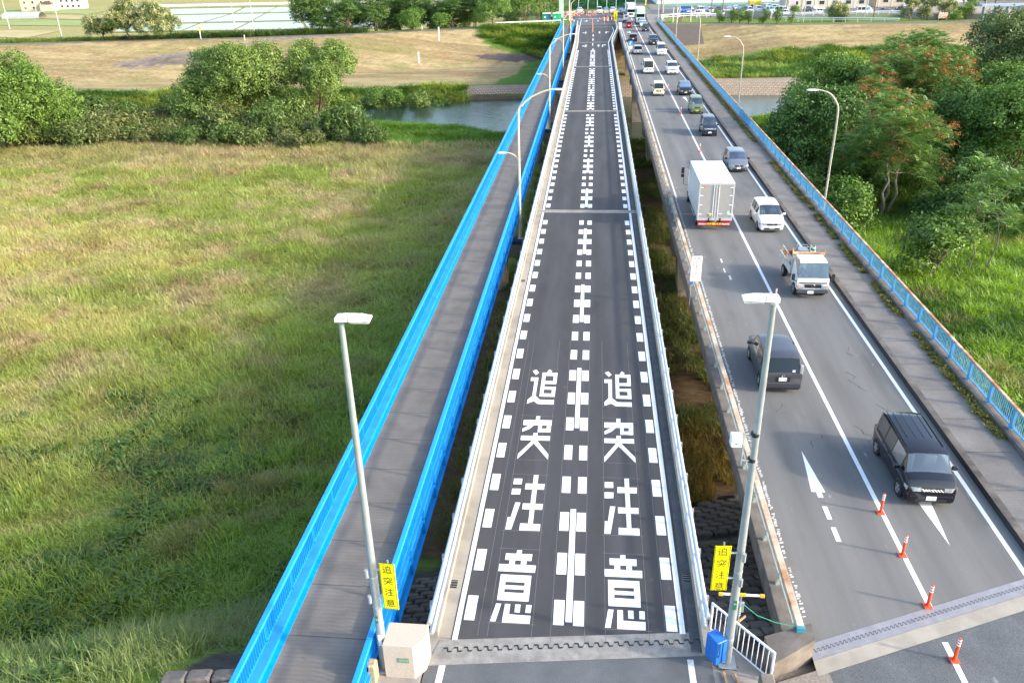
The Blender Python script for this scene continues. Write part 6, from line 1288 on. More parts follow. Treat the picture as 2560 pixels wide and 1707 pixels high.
X5, Y5 = region(-108, -60, 203, 226, 1.6, rg, lambda x, y: (y > np.interp(x, *CR) + 4.5) & (y < np.interp(x, *CR) + 9)); X6, Y6 = region(-180, -108, 196, 226, .8, rg, lambda x, y: (y > np.interp(x, *CR) + 4.5) & (y < np.interp(x, *CR) + 20)); X = np.concatenate([X, X5, X6]); Y = np.concatenate([Y, Y5, Y6]); nn = np.concatenate([nn, np.full(len(X5), 1.1), np.full(len(X6), .4)]); T = np.concatenate([T, mix3((.04, .09, .02), (.12, .20, .05), rg.random(len(X5))), mix3((.10, .17, .03), (.24, .30, .07), rg.random(len(X6)))])
scatter("bank_grass", "rough green grass along the river banks and the foot of the far levee", "grass", np.stack([X, Y, height(X, Y) - .05], 1), np.repeat((.9 + .9 * nn)[:, None], 3, 1) * np.array([1.7, 1.7, 1.0]) * np.where(Y < 140, .6, 1.0)[:, None], np.clip(T, .01, 1), tf_w, rg)
# weeds along the parapet kerb of the old bridge and its worn joints
Y = rg.uniform(23, 226, 2600); X = 16.12 + np.abs(rg.normal(size=len(Y))) * -.10; k = vnoise(Y / 3.2, Y * 0, 8) > .34; X, Y = X[k], Y[k]; T = mix3((.13, .15, .03), (.30, .28, .07), rg.random(len(X)))
scatter("kerb_weeds", "yellow-green weeds growing along the parapet of the old bridge's sidewalk", "weeds", np.stack([X, Y, np.full(len(X), .19)], 1), np.repeat(rg.uniform(.25, .55, (len(X), 1)), 3, 1), T, tf_b, rg)
# ------------------------------------------------------------------ beyond the levee: fields, houses, car park
wet = bpy.data.materials.new("flooded_field"); wet.use_nodes = True; b = wet.node_tree.nodes["Principled BSDF"]; b.inputs["Base Color"].default_value = (.26, .28, .235, 1); b.inputs["Roughness"].default_value = .22; b.inputs["Specular IOR Level"].default_value = .4
wetg = bpy.data.materials.new("planted_field"); wetg.use_nodes = True; b = wetg.node_tree.nodes["Principled BSDF"]; b.inputs["Base Color"].default_value = (.24, .31, .13, 1); b.inputs["Roughness"].default_value = .22
bank_g = M("field_bank", (.20, .22, .06), .95, col2=(.28, .22, .11), sc=.2)
zf = -4.47
# corner points of the field grid (rows going away, columns going right)
rows = [[(-170, 285), (-145, 287), (-126, 288), (-98, 284), (-70, 284)], [(-185, 322), (-155, 325), (-136, 328), (-116, 329), (-88, 329)], [(-206, 376), (-165, 379), (-150, 381), (-137, 382), (-105, 382)], [(-240, 430), (-180, 430), (-163, 430), (-155, 430), (-118, 430)]]
q = 0
for i in range(3):
    for j in range(4):
        a, b_, c, d = rows[i][j], rows[i][j + 1], rows[i + 1][j + 1], rows[i + 1][j]; cxy = (sum(p[0] for p in (a, b_, c, d)) / 4, sum(p[1] for p in (a, b_, c, d)) / 4)
        P = [(p[0] + (cxy[0] - p[0]) * .045, p[1] + (cxy[1] - p[1]) * .045) for p in (a, b_, c, d)]
        MB().sheet(P, zf + .06).build("paddy_field", wetg if (i == 2 or (i == 0 and j == 0)) else wet, kind="structure")
for i in range(4): MB().prism([(rows[i][0][0], rows[i][0][1] - .9), (rows[i][4][0], rows[i][4][1] - .9), (rows[i][4][0], rows[i][4][1] + .9), (rows[i][0][0], rows[i][0][1] + .9)], zf - .2, zf + .35).build("field_bank", bank_g, kind="structure")
for k, (a, b_) in enumerate((((-300, 300), (-190, 268)), ((-300, 345), (-200, 318)), ((-290, 384), (-215, 352)), ((-330, 430), (-245, 395)))):
    MB().sheet([a, b_, (b_[0] - 6, b_[1] + 28), (a[0] - 8, a[1] + 24)], zf + .05).build("farm_plot", M("farm_plot%s" % "abcd"[k], [(.40, .33, .15), (.24, .30, .09), (.38, .31, .14), (.26, .31, .10)][k], .95, var=.15, sc=.12), kind="structure")
g = thing("white_barrier", "long low white barrier running across the far fields at the upper left", "barrier", (0, 0, 0))
rail = MB().cbox(-.1, 9.6, -.15, .15, .1, 1.3, .04).mesh("panel", whitep)
for k in range(20): o = obj("panel", rail, g, (-250 + 9.9 * k, 445 + .35 * k, zf))
strip("concrete_strip", [((-18.5, 12.9, hz(-18.5, 12.9) + .12), (-18.9, 13.8, hz(-18.9, 13.8) + .12)), ((-16, 14.6, hz(-16, 14.6) + .12), (-16.5, 15.4, hz(-16.5, 15.4) + .12)), ((-14.0, 16.4, hz(-14, 16.4) + .12), (-14.5, 17.2, hz(-14.5, 17.2) + .12))], conc)
# houses at the upper left
def windows(m_par, pts, w, h, gm_):
    for x, y, z, r in pts:
        f = MB().cbox(-w / 2 - .06, w / 2 + .06, -.05, .05, -h / 2 - .06, h / 2 + .06, .01).build("window", whitep, m_par, loc=(x, y, z)); f.rotation_euler = (0, 0, r); MB().box(-w / 2, w / 2, -.07, -.052, -h / 2, h / 2).build("pane", gm_, f)
pane = M("window_pane", (.05, .06, .07), .15)
def house(label, x, y, rz, w, d, h, wall, roof, storeys=2):
    t = thing("house", label, "house", (x, y, zf), rz); MB().box(-w / 2, w / 2, -d / 2, d / 2, 0, h).build("wall", wall, t)
    MB().add([(-w / 2 - .6, -d / 2 - .6, h), (w / 2 + .6, -d / 2 - .6, h), (w / 2 + .6, d / 2 + .6, h), (-w / 2 - .6, d / 2 + .6, h), (-w / 4, 0, h + 1.9), (w / 4, 0, h + 1.9)], [(0, 1, 5, 4), (1, 2, 5), (2, 3, 4, 5), (3, 0, 4), (3, 2, 1, 0)]).build("roof", roof, t)
    pts = [(-w / 2 + w * (i + .6) / 4.2, -d / 2, 1.5 + 2.7 * s, 0) for s in range(storeys) for i in range(4)] ; windows(t, pts, 1.2, 1.2, pane); windows(t, [(w / 2, -d / 4, 1.5 + 2.7 * s, PI / 2) for s in range(storeys)], 1.2, 1.2, pane); return t
cw = M("cream_wall", (.55, .45, .34), .8, var=.05); ww = M("white_wall", (.62, .62, .60), .8, var=.04); dr = M("dark_tile_roof", (.09, .075, .075), .7)
h1 = house("cream two-storey house with dark roof at the upper left corner", -296, 436, .25, 17, 9, 7.5, cw, dr); MB().box(2, 8, -7.5, -4.5, 0, 3.4).build("porch", cw, h1); MB().add([(1.4, -8.1, 3.4), (8.6, -8.1, 3.4), (8.6, -4.6, 3.4), (1.4, -4.6, 3.4), (5, -5.5, 4.8)], [(0, 1, 4), (1, 2, 4), (2, 3, 4), (3, 0, 4)]).build("porch_roof", dr, h1)
house("white house partly hidden behind the cream one", -285, 448, .2, 12, 9, 7, ww, M("grey_roof", (.25, .25, .26), .7))
t = thing("greenhouse", "low plastic tunnel greenhouse in the field at the left edge", "greenhouse", (-262, 372, zf)); m = MB()
P = [(3 * math.cos(a), 2.6 * math.sin(a)) for a in np.linspace(0, PI, 9)]
m.add([(-9, c, s) for c, s in P] + [(9, c, s) for c, s in P], [(i, 9 + i, 10 + i, i + 1) for i in range(8)]); m.build("cover", M("greenhouse_film", (.42, .45, .42), .3), t)
hp = MB().tube([(0, c * 1.01, s * 1.01) for c, s in P], .05, 4).mesh("hoop", galv)
for k in range(10): obj("hoop", hp, t, (-9 + 2 * k, 0, 0))
def pylon(x, y, h):
    t = thing("pylon", "lattice power pylon beside the greenhouse at the upper left", "pylon", (x, y, zf)); m = MB(); w = 2.6
    for sx in (-1, 1):
        for sy in (-1, 1): m.tube([(sx * w, sy * w, 0), (sx * .6, sy * .6, h)], .12, 4)
    for k in range(9):
        f0, f1 = k / 9, (k + 1) / 9; a = w + (.6 - w) * f0; c = w + (.6 - w) * f1
        for s in (-1, 1): m.tube([(-a, s * a, h * f0), (c, s * c, h * f1)], .06, 3).tube([(a, s * a, h * f0), (-c, s * c, h * f1)], .06, 3).tube([(s * a, -a, h * f0), (s * c, c, h * f1)], .06, 3)
    m.build("lattice", galv, t); a = MB()
    for z in (.7, .82, .94): a.tube([(-5, 0, h * z), (5, 0, h * z)], .12, 4)
    a.build("cross_arm", galv, t)
pylon(-270, 392, 32)
def pole(label, x, y, z, h, mat_, arms=1, grp="utility poles", name="utility_pole", r=.16):
    t = thing(name, label, "pole", (x, y, z), 0, grp); MB().cyl(0, 0, 0, h, r, r * .65, 8).build("shaft", mat_, t)
    if arms: MB().box(-.9, .9, -.05, .05, h - .8, h - .68).box(-.7, .7, -.05, .05, h - 1.6, h - 1.5).build("cross_arm", galv, t)
pc = M("pole_concrete", (.45, .44, .41), .85); pb_ = M("pole_brown", (.15, .11, .085), .85)
for x, y, z, h, l in ((-176, 266, -4.2, 12, "tall concrete pole left of the blossom-covered trees"), (-222, 305, -4.4, 11, "concrete pole at the far left edge"), (-196, 345, -4.4, 12, "concrete pole behind the blossom-covered trees"), (-113, 274, -4.4, 14, "tall concrete pole among the flooded fields"), (-136, 312, -4.4, 8, "thin pole standing in the flooded fields")): pole(l, x, y, z, h, pc)
t = thing("levee_marker", "yellow-topped white marker post on the far levee crest", "post", (-98.5, 204.5, -.1)); MB().cyl(0, 0, 0, 2.4, .09, n=6).build("post", whitep, t); MB().cbox(-.35, .35, -.05, .05, 1.9, 2.9, .02).build("panel", yel, t)
for x, y, h, l in ((-39.5, 213, 3.4, "taller white gauge post on the mown slope of the far levee"), (-42.5, 200.5, 2.6, "shorter white gauge post lower on the mown slope")): tag(MB().cbox(-.16, .16, -.1, .1, 0, h, .02).build("gauge_post", whitep, loc=(x, y, hz(x, y) - .1)), l, "post", "white gauge posts on the levee slope")
for i, (x, y, l) in enumerate(((-86.5, 203.0, "small white stake where the levee path meets the crest"), (-45.5, 221.5, "thin white stake between the rounded levee shrubs"))): tag(MB().cbox(-.08, .08, -.08, .08, 0, 1.3, .02).build("stake", whitep, loc=(x, y, hz(x, y) - .05)), l, "post")
# white guardrail on the levee crest left of the bridge end
g = thing("crest_guardrail", "white guardrail on the levee crest between the trees and the footbridge end", "guardrail", (0, 0, 0)); a, b_ = Vector((-27, 231, -.05)), Vector((-9.6, 236, -.05))
MB().tube([a + Vector((0, 0, .72)), b_ + Vector((0, 0, .72))], .17, 6).build("beam", whitep, g)
pm = MB().cyl(0, 0, -.5, .75, .07, n=6).mesh("post", whitep)
for k in range(9): obj("post", pm, g, a + (b_ - a) * (k / 8))
# site toilets
for x, c, l in ((-13.8, (.02, .22, .16), "dark green site toilet at the left of the pair by the guardrail"), (-10.9, (.01, .34, .17), "bright green site toilet nearest the footbridge end")):
    t = thing("site_toilet", l, "toilet", (x, 241.5, -.1), .1, "site toilets by the levee guardrail"); mc = M("toilet_%d" % int(c[1] * 100), c, .5)
    MB().cbox(-1.2, 1.2, -.7, .7, .1, 2.2, .05).build("cabin", mc, t); MB().cbox(-1.25, 1.25, -.75, .75, 2.2, 2.4, .08).build("roof", whitep, t); MB().box(.3, 1.0, -.72, -.701, .2, 2.0).build("door", M("toilet_door_blue", (.02, .08, .25), .5) if x < -12 else M("toilet_door_green", (.02, .42, .2), .5), t); MB().box(-.7, -.3, -.72, -.701, 1.1, 1.5).build("notice", whitep, t)
# overhead road sign at the bridge end
t = thing("direction_sign", "blue overhead direction sign with white arrows at the far end of the new bridge", "sign", (-7.5, 246, 0)); MB().cyl(0, 0, 0, 9.5, .14, .11, 8).build("pole", whitep, t); MB().tube([(0, 0, 8.6), (4.2, 0, 8.8)], .07, 6).tube([(0, 0, 6.9), (4.2, 0, 7.0)], .07, 6).build("arm", whitep, t)
MB().cbox(2.0, 5.2, -.06, -.0, 6.3, 9.6, .03).build("panel", sb, t); m = MB()
for p, z in (([(3.5, 6.8), (3.75, 6.8), (3.75, 8.8), (3.5, 8.8)], 0), ([(3.25, 8.7), (4.0, 8.7), (3.62, 9.2)], .002), ([(2.5, 7.6), (4.7, 7.6), (4.7, 7.8), (2.5, 7.8)], .004)): m.add([(x, -.064 - z, y) for x, y in p], [tuple(range(len(p)))])
m.build("arrow_mark", white, t)
for x, z, s in ((2.6, 9.0, "国道"), (4.6, 9.0, "市街"), (2.7, 7.2, "公園")): lettering(s, .5, white, t, (x, -.075, z))
t = thing("pale_sign_post", "tall pale green upright sign panel behind the footbridge end", "sign", (-9.9, 247, -.05)); MB().cbox(-.65, .65, -.12, .12, .6, 7.2, .04).build("panel", M("pale_green_panel", (.55, .68, .58), .6), t); MB().cyl(-.45, .2, 0, 7, .08, n=6).cyl(.45, .2, 0, 7, .08, n=6).build("leg", galv, t)
# cones and people at the closed lane
def far_cone(label): 
    t = thing("road_cone", label, "cone", group="orange cones at the closed junction"); MB().lathe([(.18, .03), (.04, .72), (.03, .73)], 8).build("cone", red_o, t); MB().box(-.2, .2, -.2, .2, 0, .035).build("base", red_o, t); MB().lathe([(.135, .30), (.138, .31), (.10, .46), (.095, .47)], 8).build("white_band", refl, t); return t
fc = far_cone("orange cone in the scatter of cones closing off the junction"); rc = random.Random(9); fc.location = (-7.0, 255, 0)
for k in range(46):
    if k < 30: x, y = -16 + k * .55, 262 + rc.uniform(-3, 6)
    elif k < 40: x, y = 3.0 + rc.uniform(-2.2, 1.6), 247 + rc.uniform(-4, 6)
    else: x, y = -6.6 + rc.uniform(-.8, .8), 240 + (k - 40) * 2.2
    dup(fc, (x, y, 0.0), rc.uniform(0, 3))
bar_o = M("barricade_orange", (.75, .25, .05), .5, col2=(.8, .75, .68), sc=2.5, thr=(.48, .52))
bp_ = thing("barricade", "orange and white barricade in the row across the junction", "barricade", (-13, 268, 0), 0, "barricades across the junction"); MB().cbox(-.7, .7, -.05, .05, .35, .95, .02).build("board", bar_o, bp_); MB().tube([(-.6, -.3, 0), (-.6, 0, 1.0), (-.6, .3, 0)], .03, 5).tube([(.6, -.3, 0), (.6, 0, 1.0), (.6, .3, 0)], .03, 5).build("legs", galv, bp_)
for k in range(14): dup(bp_, (-12 + k * 1.7, 268 + rc.uniform(-.6, .6), 0), rc.uniform(-.1, .1))
cm_ = paint("person_green", (.03, .40, .18), 0, .8); ym_ = paint("person_orange", (.85, .35, .05), 0, .8)
for lab, x, y, mt in (("road worker in a green vest standing by the closed lane", 4.05, 243, cm_), ("road worker in an orange vest behind the yellow sign board", 4.8, 241, ym_), ("road worker in dark clothes among the cones at the junction", -3.2, 262, M("dark_cloth", (.03, .03, .05), .9)), ("road worker by the cones left of the bridge end", -6.2, 247, ym_)):
    o = figure("person", None, mt, M("white_helmet", (.75, .75, .74), .5), (x, y, 0), PI, False); tag(o, lab, "person")
t = thing("yellow_sign", "tall yellow warning board standing at the fork beside the workers", "sign", (5.35, 234.5, 0)); MB().cbox(-.45, .45, -.03, .03, .35, 2.9, .02).build("panel", yel, t); MB().tube([(-.3, .4, 0), (-.3, .04, 2.6)], .03, 5).tube([(.3, .4, 0), (.3, .04, 2.6)], .03, 5).build("leg", galv, t); MB().box(-.2, .2, -.034, -.0305, .9, 2.3).build("print", M("yellow_print", (.5, .35, .02), .6), t)
t = thing("cushion_drum", "stack of red and white crash drums at the closed lane", "barrel", (3.2, 240.5, 0)); MB().lathe([(.42, 0), (.42, .9)], 12).build("drum", bar_o, t); MB().lathe([(.3, .9), (.3, 1.1)], 12).build("lid", red_o, t)
dup(t, (2.2, 241.5, 0), 0, "second red and white crash drum left of the stack at the closed lane")
# cars waiting at the junction
cs = [("white_minivan", "white van turned at the junction in front of the green netting", "van", 'van', 1.15, 270, -1, "white", 4.4, 1.7, 1.95), ("silver_car", "silver car right of the white van at the junction", "car", 'hatch', 3.2, 273, -1, "silver", 4.1, 1.7, 1.5), ("white_car", "white car in the middle of the junction row", "car", 'wagon', 5.3, 272, -1, "white", 4.3, 1.7, 1.6), ("dark_green_car", "dark car right of the middle of the junction row", "car", 'wagon', 8.0 - .3, 268, -1, "offblack", 4.4, 1.75, 1.6), ("black_sedan", "black saloon at the right end of the junction row", "car", 'sedan', 7.6 + 2.0 - 1.2, 262.5, -1, "black", 4.6, 1.75, 1.45), ("white_car", "white car left of the junction near the cones", "car", 'hatch', -5.2, 276, -1, "white", 4.0, 1.7, 1.5)]
for nm, lab, cat, sty, x, y, f, p, L_, w, h in cs: car(nm, lab, cat, x, y, f, sty, L_, w, h, P_[p], None, simple=True, group="vehicles at the far junction", z=0.0)
# green sports netting with posts
nm_ = glass("green_netting", (.18, .52, .36), .1)
t = thing("net_fence", "tall green netting fence behind the far junction", "fence", (-9, 292, -.05)); MB().box(0, 22, -.02, .02, .2, 9).build("netting", nm_, t)
pm = MB().cyl(0, 0, 0, 9.4, .12, n=6).mesh("post", M("pale_green_post", (.45, .62, .55), .5))
for k in range(8): obj("post", pm, t, (k * 3.14, 0, 0))
for i in range(7): x = -24 + i * 5.2; make_tree("broad_tree", ("dark tree behind the green netting", "tree behind the junction left of the netting", "leafy tree behind the netting posts")[i % 3] + ", number of trees in a row beyond", x, 304 + (i % 2) * 5, -.2, 8, 11, 'dark' if i % 2 else 'broad', 140 + i, nb=7, lod=.35, group="trees beyond the green netting")["label"] = "leafy tree in the row beyond the green netting"
# right: white factory building, office, car park
zl = -1.0
t = thing("factory", "long low white-roofed building behind the car park at the top", "building", (22, 318, zl)); MB().box(0, 95, 0, 30, 0, 4.2).build("wall", M("factory_wall", (.80, .81, .80), .8, var=.03), t); MB().add([(-1, -1.5, 4.2), (96, -1.5, 4.2), (96, 31, 9.5), (-1, 31, 9.5), (-1, -1.5, 4.8), (96, -1.5, 4.8), (96, 31, 10.1), (-1, 31, 10.1)], [(3, 2, 1, 0), (4, 5, 6, 7), (0, 1, 5, 4), (1, 2, 6, 5), (2, 3, 7, 6), (3, 0, 4, 7)]).build("roof", roofw, t)
MB().box(0, 94, -.06, -.01, .0, .9).build("green_dado", M("pale_green_wall", (.25, .45, .36), .7), t)
t = thing("billboard_frame", "blue and red roadside sign frame at the left end of the white building", "sign", (17.5, 310, zl)); MB().cyl(0, 0, 0, 9, .2, n=8).build("pole", M("yellow_pole", (.8, .65, .03), .5), t); MB().cbox(-4, -.6, -.2, .2, 5.0, 8, .05).build("panel", M("panel_blue", (.15, .35, .65), .5), t); MB().cbox(-7, -4.2, -.2, .2, 6.5, 8.3, .05).build("red_panel", M("panel_red", (.45, .08, .04), .5), t)
def office(label, x, y, rz, L_, d, h, wall, roofc):
    t = thing("office_building", label, "building", (x, y, zl), rz); MB().box(0, L_, 0, d, 0, h).build("wall", wall, t); MB().cbox(-.6, L_ + .6, -.8, d + .6, h, h + .45, .05).build("roof", roofc, t)
    windows(t, [(3.2 + k * 4.2, 0, 1.9, 0) for k in range(int(L_ / 4.2))], 1.6, 1.1, pane); pm = MB().box(-.09, .09, -.10, -.0, 0, h).mesh("pilaster", whitep)
    for k in range(int(L_ / 4.2) + 1): obj("pilaster", pm, t, (1.1 + k * 4.2, 0, 0))
    ac = MB().cbox(-.45, .45, -.5, -.12, 0, .75, .04).mesh("air_conditioner", whitep)
    for k in (1, 3): obj("air_conditioner", ac, t, (5.2 + k * 4.2, 0, .1))
office("long beige prefabricated office with grey roof behind the car park", 62, 291, .02, 26, 9, 4.6, M("beige_panel", (.60, .54, .43), .75, var=.05), M("brown_roof_edge", (.30, .27, .26), .6))
office("second beige building right of the long office", 92, 296, .03, 16, 10, 5.4, M("beige_panel_warm", (.62, .53, .40), .75, var=.05), MATS["brown_roof_edge"])
t = thing("storage_tank", "pale grey curved tank building at the upper right", "tank", (122, 330, zl)); MB().lathe([(16, 0), (16, 9), (12, 13), (5, 15), (.3, 15.6)], 28).build("shell", M("tank_grey", (.55, .55, .53), .6, var=.06), t, smooth=50); MB().lathe([(16.2, 4.4), (16.25, 4.5), (16.25, 5.2), (16.2, 5.3)], 28).build("band", M("tank_teal", (.30, .42, .42), .6), t)
t = thing("storage_tank", "white plant building with pipework at the top right corner", "building", (150, 322, zl)); MB().cbox(-14, 22, 0, 20, 0, 13, .2).build("wall", ww, t); MB().box(14, 21, -6, -.1, 0, 14).build("blue_tower", M("tower_blue", (.42, .52, .66), .6), t)
pr = MB()
for z in (3, 5.5): pr.tube([(-30, -4, z), (14, -4, z)], .25, 6)
pr.build("pipe", whitep, t); pm = MB().cyl(0, 0, 0, 6, .12, n=6).mesh("pipe_support", galv)
for k in range(9): obj("pipe_support", pm, t, (-30 + 5.4 * k, -4.3, 0))
t = thing("pipe_bridge", "low blue-grey pipe trestle along the levee at the right edge", "trestle", (118, 236, -.6)); MB().box(-18, 30, -.9, .9, 3.0, 3.6).build("deck", M("trestle_blue", (.38, .45, .58), .6), t); pm = MB().box(-.1, .1, -.8, .8, -2, 3.0).mesh("support", M("trestle_teal", (.25, .38, .40), .6))
for k in range(17): obj("support", pm, t, (-17 + 2.9 * k, 0, 0))
t = thing("settling_basin", "round flat-roofed brown basin beside the levee road at the right", "basin", (101, 252, -1.1)); MB().lathe([(14, 0), (14, 1.6), (13, 1.9), (.2, 2.2)], 30).build("drum", M("basin_brown", (.32, .26, .22), .8), t)
t = thing("hazard_board", "orange and white striped barrier board on the levee road at the right", "barricade", (88.5, 229.5, -.1)); MB().cbox(-1.1, 1.1, -.05, .05, .3, 1.7, .02).build("board", bar_o, t); MB().box(-1, -.9, -.1, .1, -.2, .3).box(.9, 1, -.1, .1, -.2, .3).build("leg", galv, t)
# levee-side guardrails, hedges, little blue sign
def rail_run(label, pts, h=.8, nm="white_guardrail"):
    g = thing(nm, label, "guardrail", (0, 0, 0), 0, "white guardrails along the levee road"); MB().tube([(x, y, z + h) for x, y, z in pts], .14, 6).tube([(x, y, z + h * .5) for x, y, z in pts], .08, 6).build("beam", whitep, g); pm = MB().cyl(0, 0, -.3, h, .06, n=6).mesh("post", whitep)
    for (xa, ya, za), (xb, yb, zb) in zip(pts[:-1], pts[1:]):
        k = max(2, int(math.hypot(xb - xa, yb - ya) / 3))
        for i in range(k): obj("post", pm, g, (xa + (xb - xa) * i / k, ya + (yb - ya) * i / k, za + (zb - za) * i / k))
rail_run("white guardrail in front of the car park's parked cars", [(27, 262, -.8), (55, 262.5, -.9), (92, 262, -.9)])
rail_run("white guardrail along the ramp down to the levee road", [(50, 247, -.8), (58, 239, -.7), (68, 231, -.3), (76, 224, -.1)])
rail_run("white railing bounding the sidewalk at the far end of the old bridge", [(18.2, 236, -.1), (18.6, 248, -.3), (26, 258, -.7), (34, 260, -.8)], 1.1)
hw_ = thing("flood_wall", "low pale wall beside the car park entrance", "wall", (0, 0, 0)); MB().prism([(38, 259.4), (50, 252.4), (50.3, 252.8), (38.2, 259.9)], -1, 1.0).build("panel", conc_new, hw_)
for i, (x, y, w, h, l) in enumerate(((32.5, 230.5, 3.4, 3.2, "leftmost conifer-like shrub on the right levee verge"), (35.6, 229.5, 2.8, 4.2, "second levee verge shrub, taller than its left neighbour"), (37.4, 227.5, 3.2, 4.3, "third levee verge shrub of the close pair"), (39.5, 227, 2.6, 3.4, "fourth levee verge shrub, right of the close pair"), (43.0, 225.5, 3.0, 3.9, "levee verge shrub standing apart near the pale wall"), (46.2, 224.5, 3.2, 4.0, "levee verge shrub left of the last tall one"), (49.8, 224, 3.2, 4.8, "last and tallest levee verge shrub"), (64.5, 238, 7, 5.0, "rounded yellow-green bush by the ramp guardrail"), (82, 234, 5, 6.2, "left tree of the yellowish group on the levee road"), (87, 235.5, 5.5, 6.2, "middle tree of the yellowish group on the levee road"), (91.5, 236.5, 6, 5.8, "right tree of the yellowish group on the levee road"), (97, 239, 6, 3.8, "hedge bush right of the yellowish trees"), (90.5, 226.5, 3.6, 1.8, "small bright bush on the levee verge at the right"))):
    make_tree("verge_shrub", l, x, y, hz(x, y), w, h, 'broad' if i < 7 else ('flower' if 7 <= i < 11 else 'fresh'), 200 + i, nb=7, lod=1.1, cat="bush", zl=.03)
for i in range(12): make_tree("broad_tree", "clipped dark tree in the green belt before the tank at the upper right", 96 + i * 6.2, 275 + (i % 3) * 7 + (i > 6) * 6, zl, 6 + (i % 2), 6.5 + (i % 3) * 1.5, 'dark' if i % 2 else 'broad', 230 + i, nb=5, lod=.4, group="trees before the tank")
t = thing("name_sign", "small blue sign with white hiragana lettering on two white legs", "sign", (23.9, 233.5, -.1)); MB().cbox(-1.45, 1.45, -.05, .05, 2.3, 4.0, .03).build("panel", M("sign_navy", (.02, .10, .36), .5), t); MB().cyl(-1.5, 0, 0, 4.0, .09, n=6).cyl(1.5, 0, 0, 4.0, .09, n=6).build("leg", whitep, t); lettering("あっぺばた", .62, white, t, (0, -.056, 3.12), sx=.9)
for i, x in enumerate((20.6, 21.7)): tag(MB().cyl(0, 0, 0, 3.8, .08, n=6).build("white_post", whitep, loc=(x, 232, -.1)), ("left", "right")[i] + " of the two bare white posts beside the blue hiragana sign", "post")
t = thing("brown_stump", "small brown cabinet between the white posts and the blue hiragana sign", "cabinet", (22.7, 233.5, -.1)); MB().cbox(-.5, .5, -.4, .4, 0, 1.1, .05).build("case", M("cabinet_brown", (.25, .16, .10), .8), t); MB().cbox(-.55, .55, -.45, .45, 1.1, 1.25, .05).build("lid", M("cabinet_lid", (.2, .14, .1), .8), t)
for x, y, h, mt, l in ((19.5, 262, 15, pb_, "brown utility pole at the end of the sidewalk"), (20.6, 268, 16, pc, "concrete utility pole close behind the brown one"), (34.5, 263, 13, pb_, "leaning brown pole beside the hiragana sign"), (38.0, 264.5, 13, pb_, "brown pole right of the leaning one"), (57.5, 268, 12, pb_, "dark pole in the middle of the car park"), (76.5, 246, 16, pb_, "brown pole by the ramp guardrail's lower end"), (75.3, 250, 16, pc, "pale pole just left of the brown one at the ramp"), (66, 285, 14, pc, "white pole in front of the beige office"), (16.9, 236, 14, M("pole_grey", (.5, .5, .5), .6), "thin grey pole at the far end of the blue railing"), (40.3, 226.5, 9, MATS["pole_grey"], "thin pole among the levee verge shrubs"), (54.5, 232, 12, MATS["pole_grey"], "thin grey pole before the ramp guardrail"), (96.5, 225, 13, MATS["pole_grey"], "slanting pale pole on the levee verge at the right"), (93.3, 238, 13, MATS["pole_grey"], "pale pole right of the striped board"), (88.9, 244, 14, MATS["pole_grey"], "pale pole behind the striped board"), (128, 300, 15, M("pole_navy", (.05, .08, .12), .6), "dark pole before the plant at the upper right")): pole(l, x, y, hz(x, y), h, mt, arms=1 if mt in (pb_, pc) else 0, r=.15 if mt in (pb_, pc) else .09)
t = thing("banner", "pale pink upright banner by the beige office entrance", "banner", (63.3, 286.5, zl)); MB().cbox(-.8, .8, -.04, .04, 1.0, 6.2, .02).build("cloth", M("banner_pink", (.70, .52, .58), .8), t); MB().cyl(-.85, 0, 0, 6.4, .05, n=5).cyl(.85, 0, 0, 6.4, .05, n=5).build("pole", whitep, t)
# parked cars: one per kind built with parts, the rest copied
kinds = []
for nm, sty, L_, w, h, colr in (("parked_car", 'hatch', 4.1, 1.7, 1.5, "white"), ("parked_car", 'wagon', 4.5, 1.75, 1.5, "pearl"), ("parked_van", 'van', 4.6, 1.7, 1.95, "white"), ("parked_car", 'kei', 3.4, 1.48, 1.75, "paleblue"), ("parked_car", 'sedan', 4.6, 1.75, 1.45, "graphite"), ("parked_car", 'suv', 4.4, 1.8, 1.65, "offblack"), ("parked_car", 'wagon', 4.4, 1.7, 1.5, "silver"), ("parked_van", 'van', 4.4, 1.7, 1.95, "paleblue")):
    kinds.append(car(nm, "", "car" if "car" in nm else "van", 0, 0, -1, sty, L_, w, h, P_[colr], None, simple=True, group="vehicles in the car park"))
nice = ["white hatchback", "pearl estate car", "white van", "pale blue kei car", "graphite saloon", "black crossover", "silver estate car", "pale blue van"]
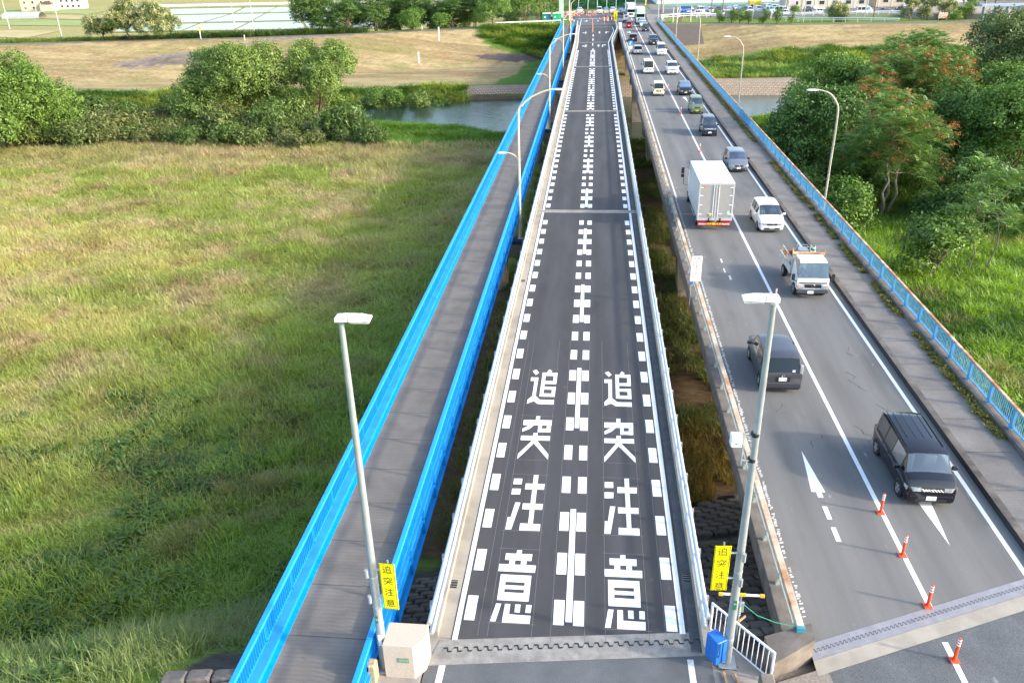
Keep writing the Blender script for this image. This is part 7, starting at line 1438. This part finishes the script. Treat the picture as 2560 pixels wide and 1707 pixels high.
spots = [(29.5, 273, .0, 2), (32.3, 271.5, 1.5, 0), (40.5, 270, 1.55, 1), (47.2, 268.5, 1.55, 0), (57.5, 267.5, 1.5, 0), (68.6, 269.5, 1.62, 1), (27.2, 281, .1, 5), (30.2, 280.5, .1, 4), (33.6, 282, .1, 2), (36.6, 281, .0, 3), (39.6, 285, .0, 5), (42.8, 283, .1, 6), (45.8, 282, 0, 4), (48.6, 279, 0, 3), (51.4, 281, .1, 7), (54.4, 277, .2, 7), (58.0, 276, 1.3, 2), (56, 289, .1, 2), (59.4, 292, 1.5, 0), (66, 277, 0, 5), (80.5, 268.5, 1.55, 2), (86.5, 269, 1.6, 4), (92.5, 270.5, 1.6, 5), (36, 289, .1, 6), (31, 290, .1, 1), (46, 291, .1, 0), (50.5, 294, .1, 4)]
used = set(); rowname = lambda y: "front row" if y < 274 else ("middle rows" if y < 286 else "back row")
for i, (x, y, rz, k) in enumerate(spots):
    lab = "%s in car park %s, %s" % (nice[k], rowname(y), ("nearest the bridge" if x < 31 else "left of the two brown poles" if x < 35 else "between poles and pale wall" if x < 45 else "behind the levee verge shrubs" if x < 56 else "towards the beige office" if x < 70 else "in front of the beige office"))
    if i == 15: lab = "pale blue van just behind the front row, beyond the tallest levee verge shrub"
    if k not in used: o = kinds[k]; used.add(k); o.location = (x, y, zl + .03); o.rotation_euler = (0, 0, rz + PI); o["label"] = lab
    else: dup(kinds[k], (x, y, zl + .03), rz + PI, lab)
m = thing("red_car", "red car between the pale vans in the car park", "car"); bpy.data.objects.remove(m); car("red_car", "small red car in the middle rows of the car park", "car", 43.8, 288, -1, 'hatch', 4.0, 1.7, 1.5, P_["red"], None, simple=True, group="vehicles in the car park", z=zl + .03)
t = thing("yellow_excavator", "yellow excavator body showing above the parked cars", "machine", (53.5, 300, zl)); MB().cbox(-2, 2, -1.5, 1.5, 1.0, 2.4, .2).build("body", M("machine_yellow", (.75, .52, .03), .5), t); MB().tube([(1.5, 0, 2), (4, 0, 4.4), (6.5, 0, 2.2)], .3, 6).build("arm", MATS["machine_yellow"], t); MB().cbox(-2, 2, -1.6, -1, 0, .95, .1).cbox(-2, 2, 1, 1.6, 0, .95, .1).build("track", black, t)
t = thing("parked_car", "", "car"); bpy.data.objects.remove(t)
